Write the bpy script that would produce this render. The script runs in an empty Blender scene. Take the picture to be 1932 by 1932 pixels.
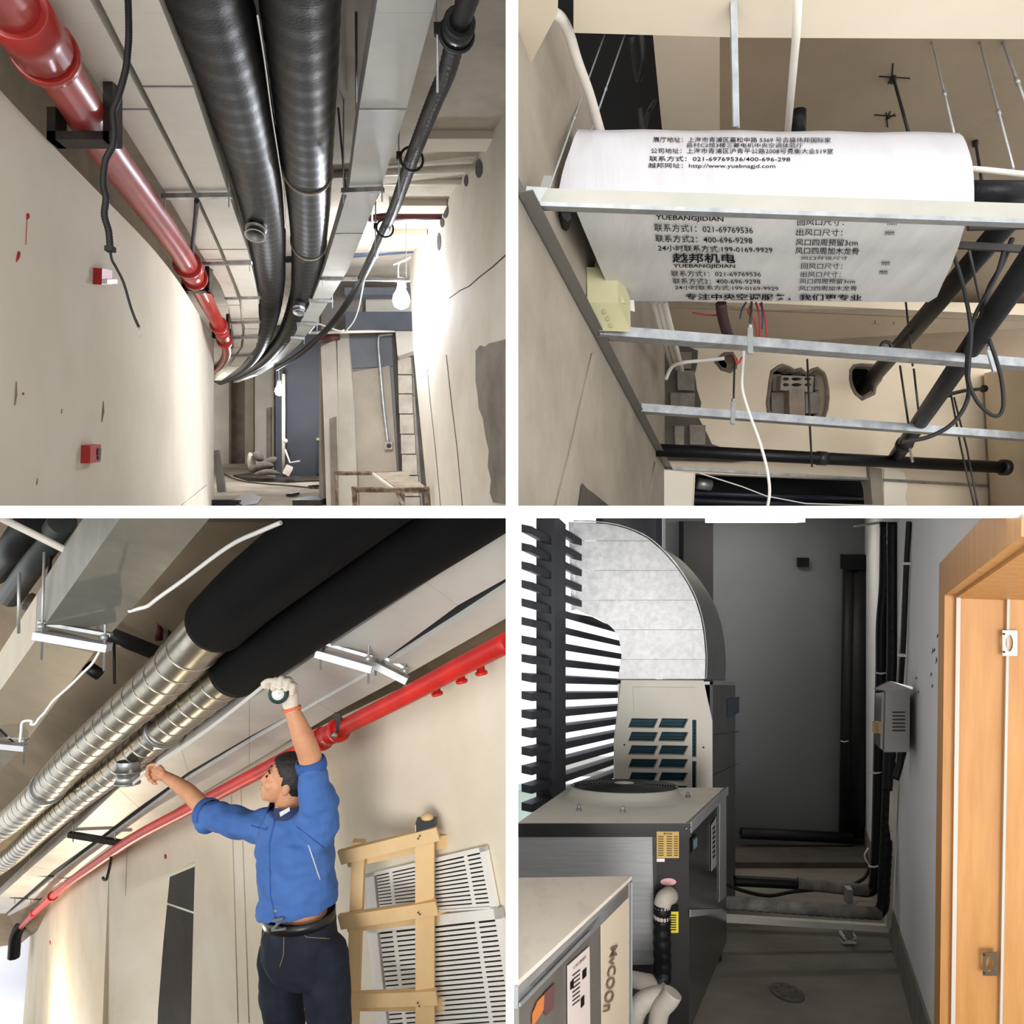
import bpy, bmesh, math, random
from mathutils import Vector as V, Matrix
from mathutils.geometry import tessellate_polygon, interpolate_bezier

# ---------------------------------------------------------------- camera, sky, exposure
SC = bpy.context.scene
COL = SC.collection
F = 1400.0            # focal length in pixels of the 1932 px wide frame
C = 966.0
cam_data = bpy.data.cameras.new('camera')
cam_data.sensor_width = 36.0
cam_data.lens = 36.0 * F / 1932.0
cam_data.clip_start = 0.05
cam_data.clip_end = 200
cam = bpy.data.objects.new('camera', cam_data)
cam.location = (0, 0, 0)
cam.rotation_euler = (math.pi / 2, 0, 0)
COL.objects.link(cam)
SC.camera = cam

world = bpy.data.worlds.new('overcast_sky')
SC.world = world
world.use_nodes = True
bg = world.node_tree.nodes['Background']
bg.inputs[0].default_value = (0.97, 0.985, 1.0, 1)
bg.inputs[1].default_value = 1.5
SC.cycles.max_bounces = 6
SC.cycles.diffuse_bounces = 3
SC.cycles.glossy_bounces = 3
SC.cycles.transmission_bounces = 2
SC.cycles.caustics_reflective = False
SC.cycles.caustics_refractive = False
SC.cycles.adaptive_threshold = 0.04
sun_data = bpy.data.lights.new('hazy_sun', 'SUN')
sun_data.energy = 1.6
sun_data.angle = math.radians(20)
sun_data.color = (1.0, 0.98, 0.95)
sun = bpy.data.objects.new('hazy_sun', sun_data)
COL.objects.link(sun)
sun.rotation_euler = V((0.11, 1.0, -0.07)).to_track_quat('-Z', 'Y').to_euler()
SC.view_settings.view_transform = 'Standard'
SC.view_settings.look = 'None'
SC.view_settings.gamma = 1.0
SC.view_settings.exposure = 0.12
SC.view_settings.use_curve_mapping = False

# ---------------------------------------------------------------- points and planes
def P(u, v, Y):
    "photograph pixel at a known distance"
    return V(((u - C) / F * Y, Y, (C - v) / F * Y))

def level(u, v, h, v0):
    "photograph pixel on the level plane h above eye level of a room whose horizon is row v0"
    return P(u, v, h * F / (v0 - v))

class Plane:
    def __init__(s, a, b, c):
        s.p = a.copy()
        s.n = (b - a).cross(c - a).normalized()
        if s.n.dot(a) > 0:
            s.n = -s.n           # faces the camera
    def hit(s, u, v, off=0.0):
        d = V(((u - C) / F, 1.0, (C - v) / F))
        t = (s.p + s.n * off).dot(s.n) / d.dot(s.n)
        return d * t

def lerp(a, b, t):
    return a + (b - a) * t

def interp(pts, x):
    "piecewise linear table lookup"
    if x <= pts[0][0]:
        (x0, y0), (x1, y1) = pts[0], pts[1]
    elif x >= pts[-1][0]:
        (x0, y0), (x1, y1) = pts[-2], pts[-1]
    else:
        for (x0, y0), (x1, y1) in zip(pts, pts[1:]):
            if x0 <= x <= x1:
                break
    return y0 + (y1 - y0) * (x - x0) / (x1 - x0)

# ---------------------------------------------------------------- materials
def lin(c):
    out = []
    for x in c:
        x = x / 255.0
        out.append(x / 12.92 if x <= 0.04045 else ((x + 0.055) / 1.055) ** 2.4)
    return (*out, 1.0)

MATS = {}
def mat(name, col, rough=0.6, metal=0.0, col2=None, scale=3.0, detail=4.0, lo=0.35, hi=0.7,
        bump=0.0, bscale=40.0, stretch=(1, 1, 1), emit=0.0, alpha=1.0, spec=0.5, coat=0.0, rough2=None, trans=0.0):
    if name in MATS:
        return MATS[name]
    m = bpy.data.materials.new(name)
    m.use_nodes = True
    nt = m.node_tree
    b = nt.nodes['Principled BSDF']
    b.inputs['Base Color'].default_value = lin(col)
    b.inputs['Roughness'].default_value = rough
    b.inputs['Metallic'].default_value = metal
    b.inputs['Specular IOR Level'].default_value = spec
    if coat:
        b.inputs['Coat Weight'].default_value = coat
        b.inputs['Coat Roughness'].default_value = 0.15
    if trans:
        b.inputs['Transmission Weight'].default_value = trans
    if alpha < 1:
        b.inputs['Alpha'].default_value = alpha
    if emit:
        b.inputs['Emission Color'].default_value = lin(col)
        b.inputs['Emission Strength'].default_value = emit
    tc = nt.nodes.new('ShaderNodeTexCoord')
    mp = nt.nodes.new('ShaderNodeMapping')
    mp.inputs['Scale'].default_value = stretch
    nt.links.new(tc.outputs['Object'], mp.inputs['Vector'])
    if col2 is not None:
        n = nt.nodes.new('ShaderNodeTexNoise')
        n.inputs['Scale'].default_value = scale
        n.inputs['Detail'].default_value = detail
        n.inputs['Roughness'].default_value = 0.6
        nt.links.new(mp.outputs['Vector'], n.inputs['Vector'])
        r = nt.nodes.new('ShaderNodeValToRGB')
        r.color_ramp.elements[0].position = lo
        r.color_ramp.elements[1].position = hi
        r.color_ramp.elements[0].color = lin(col)
        r.color_ramp.elements[1].color = lin(col2)
        nt.links.new(n.outputs['Fac'], r.inputs['Fac'])
        nt.links.new(r.outputs['Color'], b.inputs['Base Color'])
        if rough2 is not None:
            mr = nt.nodes.new('ShaderNodeMapRange')
            mr.inputs['From Min'].default_value = lo
            mr.inputs['From Max'].default_value = hi
            mr.inputs['To Min'].default_value = rough
            mr.inputs['To Max'].default_value = rough2
            nt.links.new(n.outputs['Fac'], mr.inputs['Value'])
            nt.links.new(mr.outputs['Result'], b.inputs['Roughness'])
    if bump:
        n2 = nt.nodes.new('ShaderNodeTexNoise')
        n2.inputs['Scale'].default_value = bscale
        n2.inputs['Detail'].default_value = 5
        nt.links.new(mp.outputs['Vector'], n2.inputs['Vector'])
        bp = nt.nodes.new('ShaderNodeBump')
        bp.inputs['Strength'].default_value = bump
        bp.inputs['Distance'].default_value = 0.01
        nt.links.new(n2.outputs['Fac'], bp.inputs['Height'])
        nt.links.new(bp.outputs['Normal'], b.inputs['Normal'])
    MATS[name] = m
    return m

# ---------------------------------------------------------------- objects
ORIGIN = {}
def _where(o):
    return ORIGIN[o.name] if o is not None else V((0, 0, 0))

def tag(o, label=None, cat=None, group=None, kind=None):
    if label: o['label'] = label
    if cat: o['category'] = cat
    if group: o['group'] = group
    if kind: o['kind'] = kind
    return o

def thing(name, label, cat, loc, group=None):
    "an Empty at the base of a thing; its parts are parented to it"
    o = bpy.data.objects.new(name, None)
    o.empty_display_size = 0.05
    COL.objects.link(o)
    o.location = loc
    ORIGIN[o.name] = V(loc)
    return tag(o, label, cat, group)

ROOM = []
def room_limits(sx, sz):
    ROOM.clear()
    ROOM.append((V((0.004 * sx, 0, 0)), V((-sx, 0, 0))))
    ROOM.append((V((0, 0, 0.004 * sz)), V((0, 0, -sz))))

class MB:
    "collects shapes in world coordinates and links them as ONE mesh object"
    def __init__(s):
        s.v = []; s.f = []; s.sm = []
    def add(s, verts, faces, smooth=False):
        k = len(s.v)
        s.v += [V(p) for p in verts]
        s.f += [tuple(i + k for i in f) for f in faces]
        s.sm += [smooth] * len(faces)
        return s
    def hexa(s, c):
        "eight corners: bottom ring 0-3, top ring 4-7"
        return s.add(c, [(3, 2, 1, 0), (4, 5, 6, 7), (0, 1, 5, 4), (1, 2, 6, 5), (2, 3, 7, 6), (3, 0, 4, 7)])
    def box(s, o, a, b, c):
        "corner o and three edge vectors"
        return s.hexa([o, o + a, o + a + b, o + b, o + c, o + a + c, o + a + b + c, o + b + c])
    def cbox(s, o, a, b, c):
        "centre and three full edge vectors"
        return s.box(o - a / 2 - b / 2 - c / 2, a, b, c)
    def bar(s, p, q, w, h, up=V((0, 0, 1))):
        d = (q - p).normalized()
        x = d.cross(up).normalized() * w
        y = x.cross(d).normalized() * h
        return s.box(p - x / 2 - y / 2, q - p, x, y)
    def prism(s, pts, ext, holes=()):
        "polygon (with holes) extruded by the vector ext"
        loops = [list(pts)] + [list(h) for h in holes]
        flat = [p for l in loops for p in l]
        tris = tessellate_polygon(loops)
        n = len(flat)
        faces = [tuple(t) for t in tris] + [tuple(i + n for i in reversed(t)) for t in tris]
        k = 0
        for l in loops:
            m = len(l)
            for i in range(m):
                a, b = k + i, k + (i + 1) % m
                faces.append((a, b, b + n, a + n))
            k += m
        return s.add(flat + [p + ext for p in flat], faces)
    def tube(s, pts, r, seg=12, cap=True, smooth=True, closed=False):
        pts = [V(p) for p in pts]
        n = len(pts)
        rs = r if isinstance(r, (list, tuple)) else [r] * n
        T = []
        for i in range(n):
            if closed:
                t = pts[(i + 1) % n] - pts[i - 1]
            else:
                t = pts[min(i + 1, n - 1)] - pts[max(i - 1, 0)]
            T.append(t.normalized() if t.length > 1e-9 else V((0, 0, 1)))
        ref = V((0, 0, 1)) if abs(T[0].z) < 0.9 else V((1, 0, 0))
        N = (ref - T[0] * ref.dot(T[0])).normalized()
        vs = []
        for i in range(n):
            N = (N - T[i] * N.dot(T[i]))
            N = N.normalized() if N.length > 1e-6 else T[i].orthogonal().normalized()
            B = T[i].cross(N)
            for j in range(seg):
                a = 2 * math.pi * j / seg
                vs.append(pts[i] + (N * math.cos(a) + B * math.sin(a)) * rs[i])
        fs = []
        for i in range(n if closed else n - 1):
            k = (i + 1) % n
            for j in range(seg):
                fs.append((i * seg + j, i * seg + (j + 1) % seg, k * seg + (j + 1) % seg, k * seg + j))
        s.add(vs, fs, smooth)
        if cap and not closed:
            base = len(s.v) - len(vs)
            s.f.append(tuple(base + j for j in reversed(range(seg)))); s.sm.append(False)
            s.f.append(tuple(base + (n - 1) * seg + j for j in range(seg))); s.sm.append(False)
        return s
    def lathe(s, o, axis, prof, seg=24, smooth=True, cap=True):
        "profile of (distance along axis, radius)"
        axis = axis.normalized()
        x = axis.orthogonal().normalized(); y = axis.cross(x)
        vs = []
        for t, r in prof:
            for j in range(seg):
                a = 2 * math.pi * j / seg
                vs.append(o + axis * t + (x * math.cos(a) + y * math.sin(a)) * r)
        fs = []
        for i in range(len(prof) - 1):
            for j in range(seg):
                fs.append((i * seg + j, i * seg + (j + 1) % seg, (i + 1) * seg + (j + 1) % seg, (i + 1) * seg + j))
        if cap:
            fs.append(tuple(reversed(range(seg))))
            fs.append(tuple((len(prof) - 1) * seg + j for j in range(seg)))
        return s.add(vs, fs, smooth)
    def grid(s, rows, smooth=True):
        m = len(rows[0])
        vs = [p for r in rows for p in r]
        fs = [(i * m + j, i * m + j + 1, (i + 1) * m + j + 1, (i + 1) * m + j)
              for i in range(len(rows) - 1) for j in range(m - 1)]
        return s.add(vs, fs, smooth)
    def shell(s, rows, ext, smooth=True):
        "grid of points given a thickness ext (vector)"
        m = len(rows[0]); n = len(rows)
        s.grid(rows, smooth)
        s.grid([[p + ext for p in r] for r in rows], smooth)
        rim = rows[0] + [r[-1] for r in rows[1:]] + rows[-1][-2::-1] + [r[0] for r in rows[-2:0:-1]]
        k = len(rim)
        s.add(rim + [p + ext for p in rim], [(i, (i + 1) % k, k + (i + 1) % k, k + i) for i in range(k)])
        return s
    def ball(s, o, rx, ry, rz, seg=16, rings=10):
        vs = []; fs = []
        for i in range(rings + 1):
            a = math.pi * i / rings
            for j in range(seg):
                b = 2 * math.pi * j / seg
                vs.append(o + V((rx * math.sin(a) * math.cos(b), ry * math.sin(a) * math.sin(b), rz * math.cos(a))))
        for i in range(rings):
            for j in range(seg):
                fs.append((i * seg + j, i * seg + (j + 1) % seg, (i + 1) * seg + (j + 1) % seg, (i + 1) * seg + j))
        return s.add(vs, fs, True)
    def build(s, name, m, parent=None, label=None, cat=None, group=None, kind=None, weld=0.0):
        if parent is not None:
            org = _where(parent)
        else:
            org = sum(s.v, V((0, 0, 0))) / len(s.v)
            org.z = min(p.z for p in s.v)
        me = bpy.data.meshes.new(name)
        me.from_pydata([p - org for p in s.v], [], s.f)
        me.polygons.foreach_set('use_smooth', s.sm)
        bm = bmesh.new(); bm.from_mesh(me)
        if weld:
            bmesh.ops.remove_doubles(bm, verts=bm.verts, dist=weld)
        for co, no in ROOM:              # a room ends at the walls that part it from its neighbours
            co_l = co - org
            if any((v.co - co_l).dot(no) > 1e-6 for v in bm.verts):
                r = bmesh.ops.bisect_plane(bm, geom=bm.verts[:] + bm.edges[:] + bm.faces[:], plane_co=co_l, plane_no=no, clear_outer=True)
                cut = [e for e in r['geom_cut'] if isinstance(e, bmesh.types.BMEdge)]
                if cut:
                    bmesh.ops.holes_fill(bm, edges=cut, sides=0)
        bmesh.ops.recalc_face_normals(bm, faces=bm.faces)
        bm.to_mesh(me); bm.free()
        me.materials.append(m)
        o = bpy.data.objects.new(name, me)
        COL.objects.link(o)
        if parent is not None:
            o.parent = parent
            ORIGIN[o.name] = org
        else:
            o.location = org
            ORIGIN[o.name] = org
        return tag(o, label, cat, group, kind)

def struct(mb, name, m, label=None):
    return mb.build(name, m, None, label, None, None, 'structure')

def smooth_path(pts, n=6):
    "Catmull-Rom through the points"
    out = []
    pts = [V(p) for p in pts]
    for i in range(len(pts) - 1):
        p0 = pts[max(i - 1, 0)]; p1 = pts[i]; p2 = pts[i + 1]; p3 = pts[min(i + 2, len(pts) - 1)]
        for k in range(n):
            t = k / n
            out.append(0.5 * ((2 * p1) + (p2 - p0) * t + (2 * p0 - 5 * p1 + 4 * p2 - p3) * t * t + (3 * p1 - p0 - 3 * p2 + p3) * t ** 3))
    out.append(pts[-1])
    return out

def resample(pts, step):
    "points at an even spacing along a path"
    out = [pts[0].copy()]
    need = step
    for a, b in zip(pts, pts[1:]):
        L = (b - a).length
        d = need
        while d <= L:
            out.append(lerp(a, b, d / L)); d += step
        need = d - L
    return out

def wire(name, pts, r, m, label=None, cat=None, group=None, parent=None, n=5, seg=8, kind=None):
    return MB().tube(smooth_path(pts, n), r, seg).build(name, m, parent, label, cat, group, kind)

def line_wire(name, pts, r, m, label=None, cat=None, group=None, parent=None, seg=8):
    return MB().tube(pts, r, seg).build(name, m, parent, label, cat, group)

_TXT = {}
def text_mesh(s, bold=False):
    "flat glyphs of a string: vertices scaled to the unit square, faces"
    if (s, bold) in _TXT:
        return _TXT[(s, bold)]
    cu = bpy.data.curves.new('lettering', 'FONT')
    cu.body = s
    cu.resolution_u = 2
    cu.offset = 0.018 if bold else 0.006
    ob = bpy.data.objects.new('lettering', cu)
    COL.objects.link(ob)
    dg = bpy.context.evaluated_depsgraph_get()
    me = bpy.data.meshes.new_from_object(ob.evaluated_get(dg))
    vs = [v.co.copy() for v in me.vertices]
    fs = [tuple(p.vertices) for p in me.polygons]
    bpy.data.objects.remove(ob); bpy.data.curves.remove(cu); bpy.data.meshes.remove(me)
    x0 = min(v.x for v in vs); x1 = max(v.x for v in vs)
    y0 = min(v.y for v in vs); y1 = max(v.y for v in vs)
    vs = [((v.x - x0) / (x1 - x0), (v.y - y0) / (y1 - y0)) for v in vs]
    _TXT[(s, bold)] = (vs, fs)
    return vs, fs

def lettering(mb, s, tl, tr, br, bl, bold=False):
    "print a string into the quad tl-tr-br-bl (world points)"
    vs, fs = text_mesh(s, bold)
    out = []
    for x, y in vs:
        a = lerp(bl, br, x); b = lerp(tl, tr, x)
        out.append(lerp(a, b, y))
    mb.add(out, fs)
    return mb

RND = random.Random(7)

# ---------------------------------------------------------------- shared materials
WHITE_PAINT = mat('white_wall_paint', (244, 243, 240), 0.75, spec=0.2)
PLASTER = mat('beige_plaster', (228, 220, 205), 0.85, col2=(210, 201, 184), scale=1.2, detail=6, bump=0.15, bscale=25, spec=0.2)
PLASTER_PALE = mat('pale_plaster', (233, 224, 208), 0.85, col2=(219, 208, 190), scale=0.8, detail=6, bump=0.1, bscale=18, spec=0.2)
CEMENT = mat('grey_cement', (150, 141, 130), 0.9, col2=(116, 107, 97), scale=2.0, detail=7, bump=0.25, bscale=30, spec=0.15)
CEMENT_DARK = mat('dark_cement', (92, 85, 78), 0.9, col2=(66, 61, 56), scale=3.0, detail=7, bump=0.3, bscale=30, spec=0.15)
CONCRETE = mat('brown_concrete', (198, 188, 172), 0.9, col2=(174, 163, 146), scale=2.5, detail=7, bump=0.15, bscale=40, spec=0.15)
BLACK_FOAM = mat('black_foam_insulation', (7, 8, 10), 0.45, col2=(13, 14, 17), scale=6, bump=0.15, bscale=60, spec=0.3)
BLACK_PIPE = mat('black_pipe', (20, 21, 23), 0.45, col2=(32, 33, 35), scale=5)
BLACK_RUBBER = mat('black_rubber', (18, 18, 19), 0.6)
DARK_STEEL = mat('dark_steel', (52, 50, 50), 0.5, 0.4, col2=(74, 68, 62), scale=8)
GALV = mat('galvanised_steel', (196, 198, 196), 0.42, 0.75, col2=(164, 168, 170), scale=9, detail=8, rough2=0.55)
GALV_BRIGHT = mat('bright_zinc', (190, 192, 192), 0.32, 0.85, col2=(152, 156, 160), scale=14, detail=8, rough2=0.5)
DUCT_BEIGE = mat('duct_sheet_metal', (238, 233, 221), 0.55, 0.1, col2=(222, 217, 206), scale=1.6, detail=6, rough2=0.42)
RED_PAINT = mat('red_pipe_paint', (184, 44, 34), 0.4, col2=(140, 28, 24), scale=3, coat=0.3)
RED_BRIGHT = mat('bright_red_paint', (224, 40, 30), 0.45, col2=(180, 26, 22), scale=4)
WHITE_PLASTIC = mat('white_plastic', (236, 230, 218), 0.5, col2=(222, 214, 200), scale=4)
WHITE_CABLE = mat('white_cable', (236, 234, 228), 0.5)
INK = mat('black_ink', (22, 22, 26), 0.7, spec=0.1)
RED_INK = mat('red_spray_paint', (188, 40, 36), 0.7)
WOOD = mat('raw_pine', (228, 196, 146), 0.65, col2=(204, 166, 114), scale=3.0, detail=5, stretch=(1, 1, 0.35), bump=0.1, bscale=30)
OAK = mat('oak_veneer', (206, 152, 92), 0.45, col2=(184, 128, 72), scale=7.0, detail=6, stretch=(4, 4, 0.22), lo=0.3, hi=0.75)
DEEP_SHADE = mat('unlit_black_shade', (12, 12, 14), 0.95, spec=0.05)

# ---------------------------------------------------------------- the white walls and slab between the four rooms
D = 1.6
T2 = 11.5 / F * D
def slab(name, a, b, label):
    struct(MB().box(V(a), V((b[0] - a[0], 0, 0)), V((0, b[1] - a[1], 0)), V((0, 0, b[2] - a[2]))), name, WHITE_PAINT, label)
slab('wall_party', (-T2, D, -T2), (T2, 7.4, 4.2), 'white party wall between the two upper rooms')
slab('wall_party', (-T2, D, -4.2), (T2, 3.75, -T2), 'white party wall between the two lower rooms')
slab('floor_slab', (-4.2, D, -T2), (-T2, 8.5, T2), 'white floor slab between the upper and lower left rooms')
slab('floor_slab', (T2, D, -T2), (4.2, 7.4, T2), 'white floor slab between the upper and lower right rooms')
# ================================================================ upper left: curved corridor with ducts
room_limits(-1, 1)
VA = 790.0
def A(u, v, h): return level(u, v, h, VA)
def soft_far(Y):
    return Y if Y < 10 else 10 + (Y - 10) * 0.32
def Af(u, v, h):
    "like A, but the corridor bends away so far stretches stay within the building; also the size ratio"
    Y = h * F / (VA - v)
    return P(u, v, soft_far(Y)), soft_far(Y) / Y
def Ah(u, Y, h):
    "pixel column u at distance Y, h above eye level"
    return P(u, VA - h * F / Y, Y)
FLOOR_A = -1.5
CEIL_A = 2.4

# --- shell
wl = [(-330, -230), (-60, 100), (23, 195), (96, 271), (195, 372), (289, 470), (340, 536), (375, 592), (401, 632)]
tops = [A(u, v, 1.45) for u, v in wl] + [Ah(403, 14.6, 1.45), Ah(400, 17, 1.45), Ah(386, 20, 1.45), Ah(350, 23, 1.45)]
def plan_offset(pts, d):
    out = []
    for i, p in enumerate(pts):
        t = pts[min(i + 1, len(pts) - 1)] - pts[max(i - 1, 0)]
        n = V((-t.y, t.x, 0)).normalized()
        out.append(p + n * d)
    return out
rows = []
st = smooth_path(tops, 4)
for k in range(7):
    t = k / 6
    rows.append([p - V((0, 0, (1.45 - FLOOR_A) * t)) for p in st])
wallA = struct(MB().shell(rows, V((-0.22, 0.08, 0))), 'wall_left', PLASTER_PALE, 'long curved beige plaster wall with red boxes')
back = plan_offset(st, 0.5)
MBw = MB().shell([[p + V((0, 0, CEIL_A - 1.45 + 0.06)) for p in back], [p - V((0, 0, 0.25)) for p in back]], V((-0.2, 0.08, 0)))
struct(MBw, 'wall_upper', CONCRETE, 'shadowed concrete wall above the curved plaster wall')
struct(MB().prism([A(-500, -890, CEIL_A), A(964, -890, CEIL_A), A(964, 215, CEIL_A), A(800, 480, CEIL_A), A(700, 670, CEIL_A), A(250, 670, CEIL_A), A(-900, 100, CEIL_A)], V((0, 0, 0.2))),
       'ceiling', CONCRETE, 'brown concrete ceiling above the black round ducts')
struct(MB().prism([A(250, 985, FLOOR_A), A(860, 985, FLOOR_A), A(780, 866, FLOOR_A), A(330, 866, FLOOR_A)], V((0, 0, -0.2))),
       'floor', mat('dusty_floor', (196, 184, 164), 0.9, col2=(150, 138, 120), scale=1.2, detail=8, bump=0.2, bscale=10), 'dusty concrete corridor floor littered with debris')

wp0 = A(954, 208, CEIL_A); wp1 = A(783, 470, CEIL_A)
RW = Plane(wp0, wp1, wp0 + V((0, 0, 1)))
ext = -RW.n * 0.2
wallR = struct(MB().prism([RW.hit(963, 190), RW.hit(771, 478), RW.hit(777, 592), RW.hit(779, 652), RW.hit(809, 965), RW.hit(963, 965)], ext),
               'wall_right', PLASTER, 'right corridor wall lit white by the near bulb')
patch = [(897, 662), (905, 652), (914, 655), (922, 648), (936, 645), (950, 641), (963, 638), (963, 952), (930, 948), (924, 930), (926, 905), (920, 880), (922, 850), (915, 820), (911, 790), (903, 770), (901, 745), (897, 720)]
MB().prism([RW.hit(u, v, 0.012) for u, v in patch], -RW.n * 0.02).build('cement_patch', CEMENT, wallR, 'rough grey cement patch')
MB().tube([RW.hit(u, v, 0.003) for u, v in ((848, 562), (868, 548), (885, 540), (905, 522), (930, 503), (955, 480))], 0.005, 5).build('crack', CEMENT_DARK, wallR)
for pts in (((805, 680), (812, 760), (822, 850), (832, 962)), ((842, 670), (852, 760), (863, 850), (873, 960))):
    MB().tube([RW.hit(u, v, 0.002) for u, v in pts], 0.006, 5).build('joint_line', CEMENT_DARK, wallR)
for u, v, du, dv in ((903, 318, 7, 18), (879, 341, 4, 11), (840, 398, 6, 14), (834, 420, 4, 9), (828, 456, 4, 17)):
    c = RW.hit(u, v, 0.004)
    ring = [RW.hit(u + du * math.cos(a), v + dv * math.sin(a), 0.004) for a in [i * math.pi / 6 for i in range(12)]]
    MB().prism(ring, -RW.n * 0.01).build('cored_hole', CEMENT_DARK, wallR)

# recess wall that closes the right side
Yr = 13.0
LIGHT_COL = mat('pale_column_plaster', (206, 198, 184), 0.85, col2=(178, 170, 156), scale=1.0, detail=6, bump=0.1)
GREY_COL = mat('grey_column_plaster', (158, 152, 146), 0.9, col2=(128, 122, 118), scale=0.9, detail=7, bump=0.1)
BLUE_GREY = mat('blue_grey_plaster', (128, 130, 134), 0.9, col2=(104, 105, 110), scale=0.8, detail=6)
recess = struct(MB().prism([P(606, 500, Yr), P(850, 500, Yr), P(850, 985, Yr), P(606, 985, Yr)], V((0, 0.3, 0))), 'wall_recess', GREY_COL,
                'grey cement wall of the recess behind the scaffold')
def slabp(pts, Y, th, name, m, parent, label=None):
    return MB().prism([P(u, v, Y) for u, v in pts], V((0, th, 0))).build(name, m, parent, label)
slabp([(605, 655), (633, 640), (637, 760), (640, 985), (617, 985), (611, 800)], Yr - 0.18, 0.16, 'pilaster', LIGHT_COL, recess)
slabp([(636, 628), (657, 628), (668, 770), (676, 985), (641, 985), (638, 760)], Yr - 0.14, 0.12, 'pilaster', LIGHT_COL, recess)
slabp([(622, 790), (634, 786), (640, 985), (626, 985)], Yr - 0.2, 0.02, 'cement_strip', CEMENT, recess)
slabp([(658, 632), (744, 628), (748, 690), (663, 695)], Yr - 0.04, 0.03, 'blue_panel', BLUE_GREY, recess)
slabp([(665, 702), (735, 690), (756, 985), (680, 985)], Yr - 0.06, 0.05, 'plaster_panel', mat('taupe_panel', (190, 178, 160), 0.9, col2=(160, 150, 136), scale=0.9, detail=6), recess)
slabp([(739, 635), (746, 634), (768, 985), (758, 985)], Yr - 0.07, 0.05, 'shadow_joint', CEMENT_DARK, recess)
slabp([(744, 600), (780, 596), (781, 662), (750, 672)], Yr - 0.6, 0.5, 'lintel', LIGHT_COL, recess)
bx = [(750, 674, 776, 706), (751, 708, 777, 742), (752, 744, 778, 780), (754, 782, 780, 818), (756, 820, 783, 856), (758, 858, 786, 896), (760, 898, 789, 936), (762, 938, 792, 975)]
BLOCK = mat('aerated_block', (198, 188, 172), 0.95, col2=(164, 154, 140), scale=4, detail=7, bump=0.3)
for i, (a, b, c, d) in enumerate(bx):
    slabp([(a, b), (c, b), (c + 1, d), (a + 1, d)], Yr - 0.3 - 0.02 * (i % 2), 0.3, 'block', BLOCK, recess)
slabp([(777, 665), (781, 665), (812, 985), (800, 985)], Yr - 0.32, 0.1, 'corner_strip', CEMENT_DARK, recess)
struct(MB().prism([Ah(602, 13.2, CEIL_A), Ah(602, 13.2, -1.6), Ah(618, 26, -1.6), Ah(618, 26, CEIL_A)], V((0.2, 0, 0))), 'wall_side', LIGHT_COL,
       'side face of the recess running back along the corridor')
# dark beams across the ceiling near the recess
BEAM = mat('slate_beam', (86, 89, 95), 0.8, col2=(66, 69, 75), scale=1.5)
for i, (v0_, v1_, u0, u1, Y, m, lab) in enumerate(((588, 622, 652, 792, 12.3, BEAM, 'slate blue beam crossing low above the recess'),
                                   (542, 556, 650, 790, 11.6, BEAM, 'thin slate beam crossing the ceiling behind the near bulb'),
                                   (560, 590, 690, 782, 12.6, LIGHT_COL, 'pale soffit panel between two slate beams'))):
    struct(MB().prism([P(u0, v0_, Y), P(u1, v0_, Y), P(u1, v1_, Y), P(u0, v1_, Y)], V((0, 0.25, 0))), 'trim_%d' % (i + 1), m, lab)
# far end
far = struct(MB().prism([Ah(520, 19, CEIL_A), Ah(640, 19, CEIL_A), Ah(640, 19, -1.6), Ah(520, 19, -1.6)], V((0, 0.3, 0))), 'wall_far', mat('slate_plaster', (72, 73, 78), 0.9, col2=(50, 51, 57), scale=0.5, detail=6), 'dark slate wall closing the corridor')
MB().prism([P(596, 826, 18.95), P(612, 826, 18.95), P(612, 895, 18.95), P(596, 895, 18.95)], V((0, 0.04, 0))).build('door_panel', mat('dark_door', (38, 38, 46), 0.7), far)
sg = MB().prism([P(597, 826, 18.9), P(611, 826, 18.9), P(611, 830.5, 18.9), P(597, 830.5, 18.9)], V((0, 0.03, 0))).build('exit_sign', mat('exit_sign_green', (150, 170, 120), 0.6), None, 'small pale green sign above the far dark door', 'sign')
farl = struct(MB().prism([Ah(300, 25, CEIL_A), Ah(560, 25, CEIL_A), Ah(560, 25, -1.6), Ah(300, 25, -1.6)], V((0, 0.3, 0))), 'wall_end', PLASTER, 'pale end wall seen past the curved corridor wall')
for k, (a, b, Y, m) in enumerate(((403, 432, 24.6, LIGHT_COL), (434, 462, 24.8, CEMENT), (462, 478, 24.5, PLASTER), (481, 517, 20.5, LIGHT_COL), (517, 532, 20.0, CEMENT_DARK))):
    MB().box(Ah(a, Y, -1.5), V(((b - a) / F * Y, 0, 0)), V((0, 0.4, 0)), V((0, 0, 3.4))).build('pilaster', m, farl)
slabp([(503, 770), (511, 768), (511, 862), (503, 862)], 20.4, 0.08, 'recess_strip', CEMENT, farl)

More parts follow.
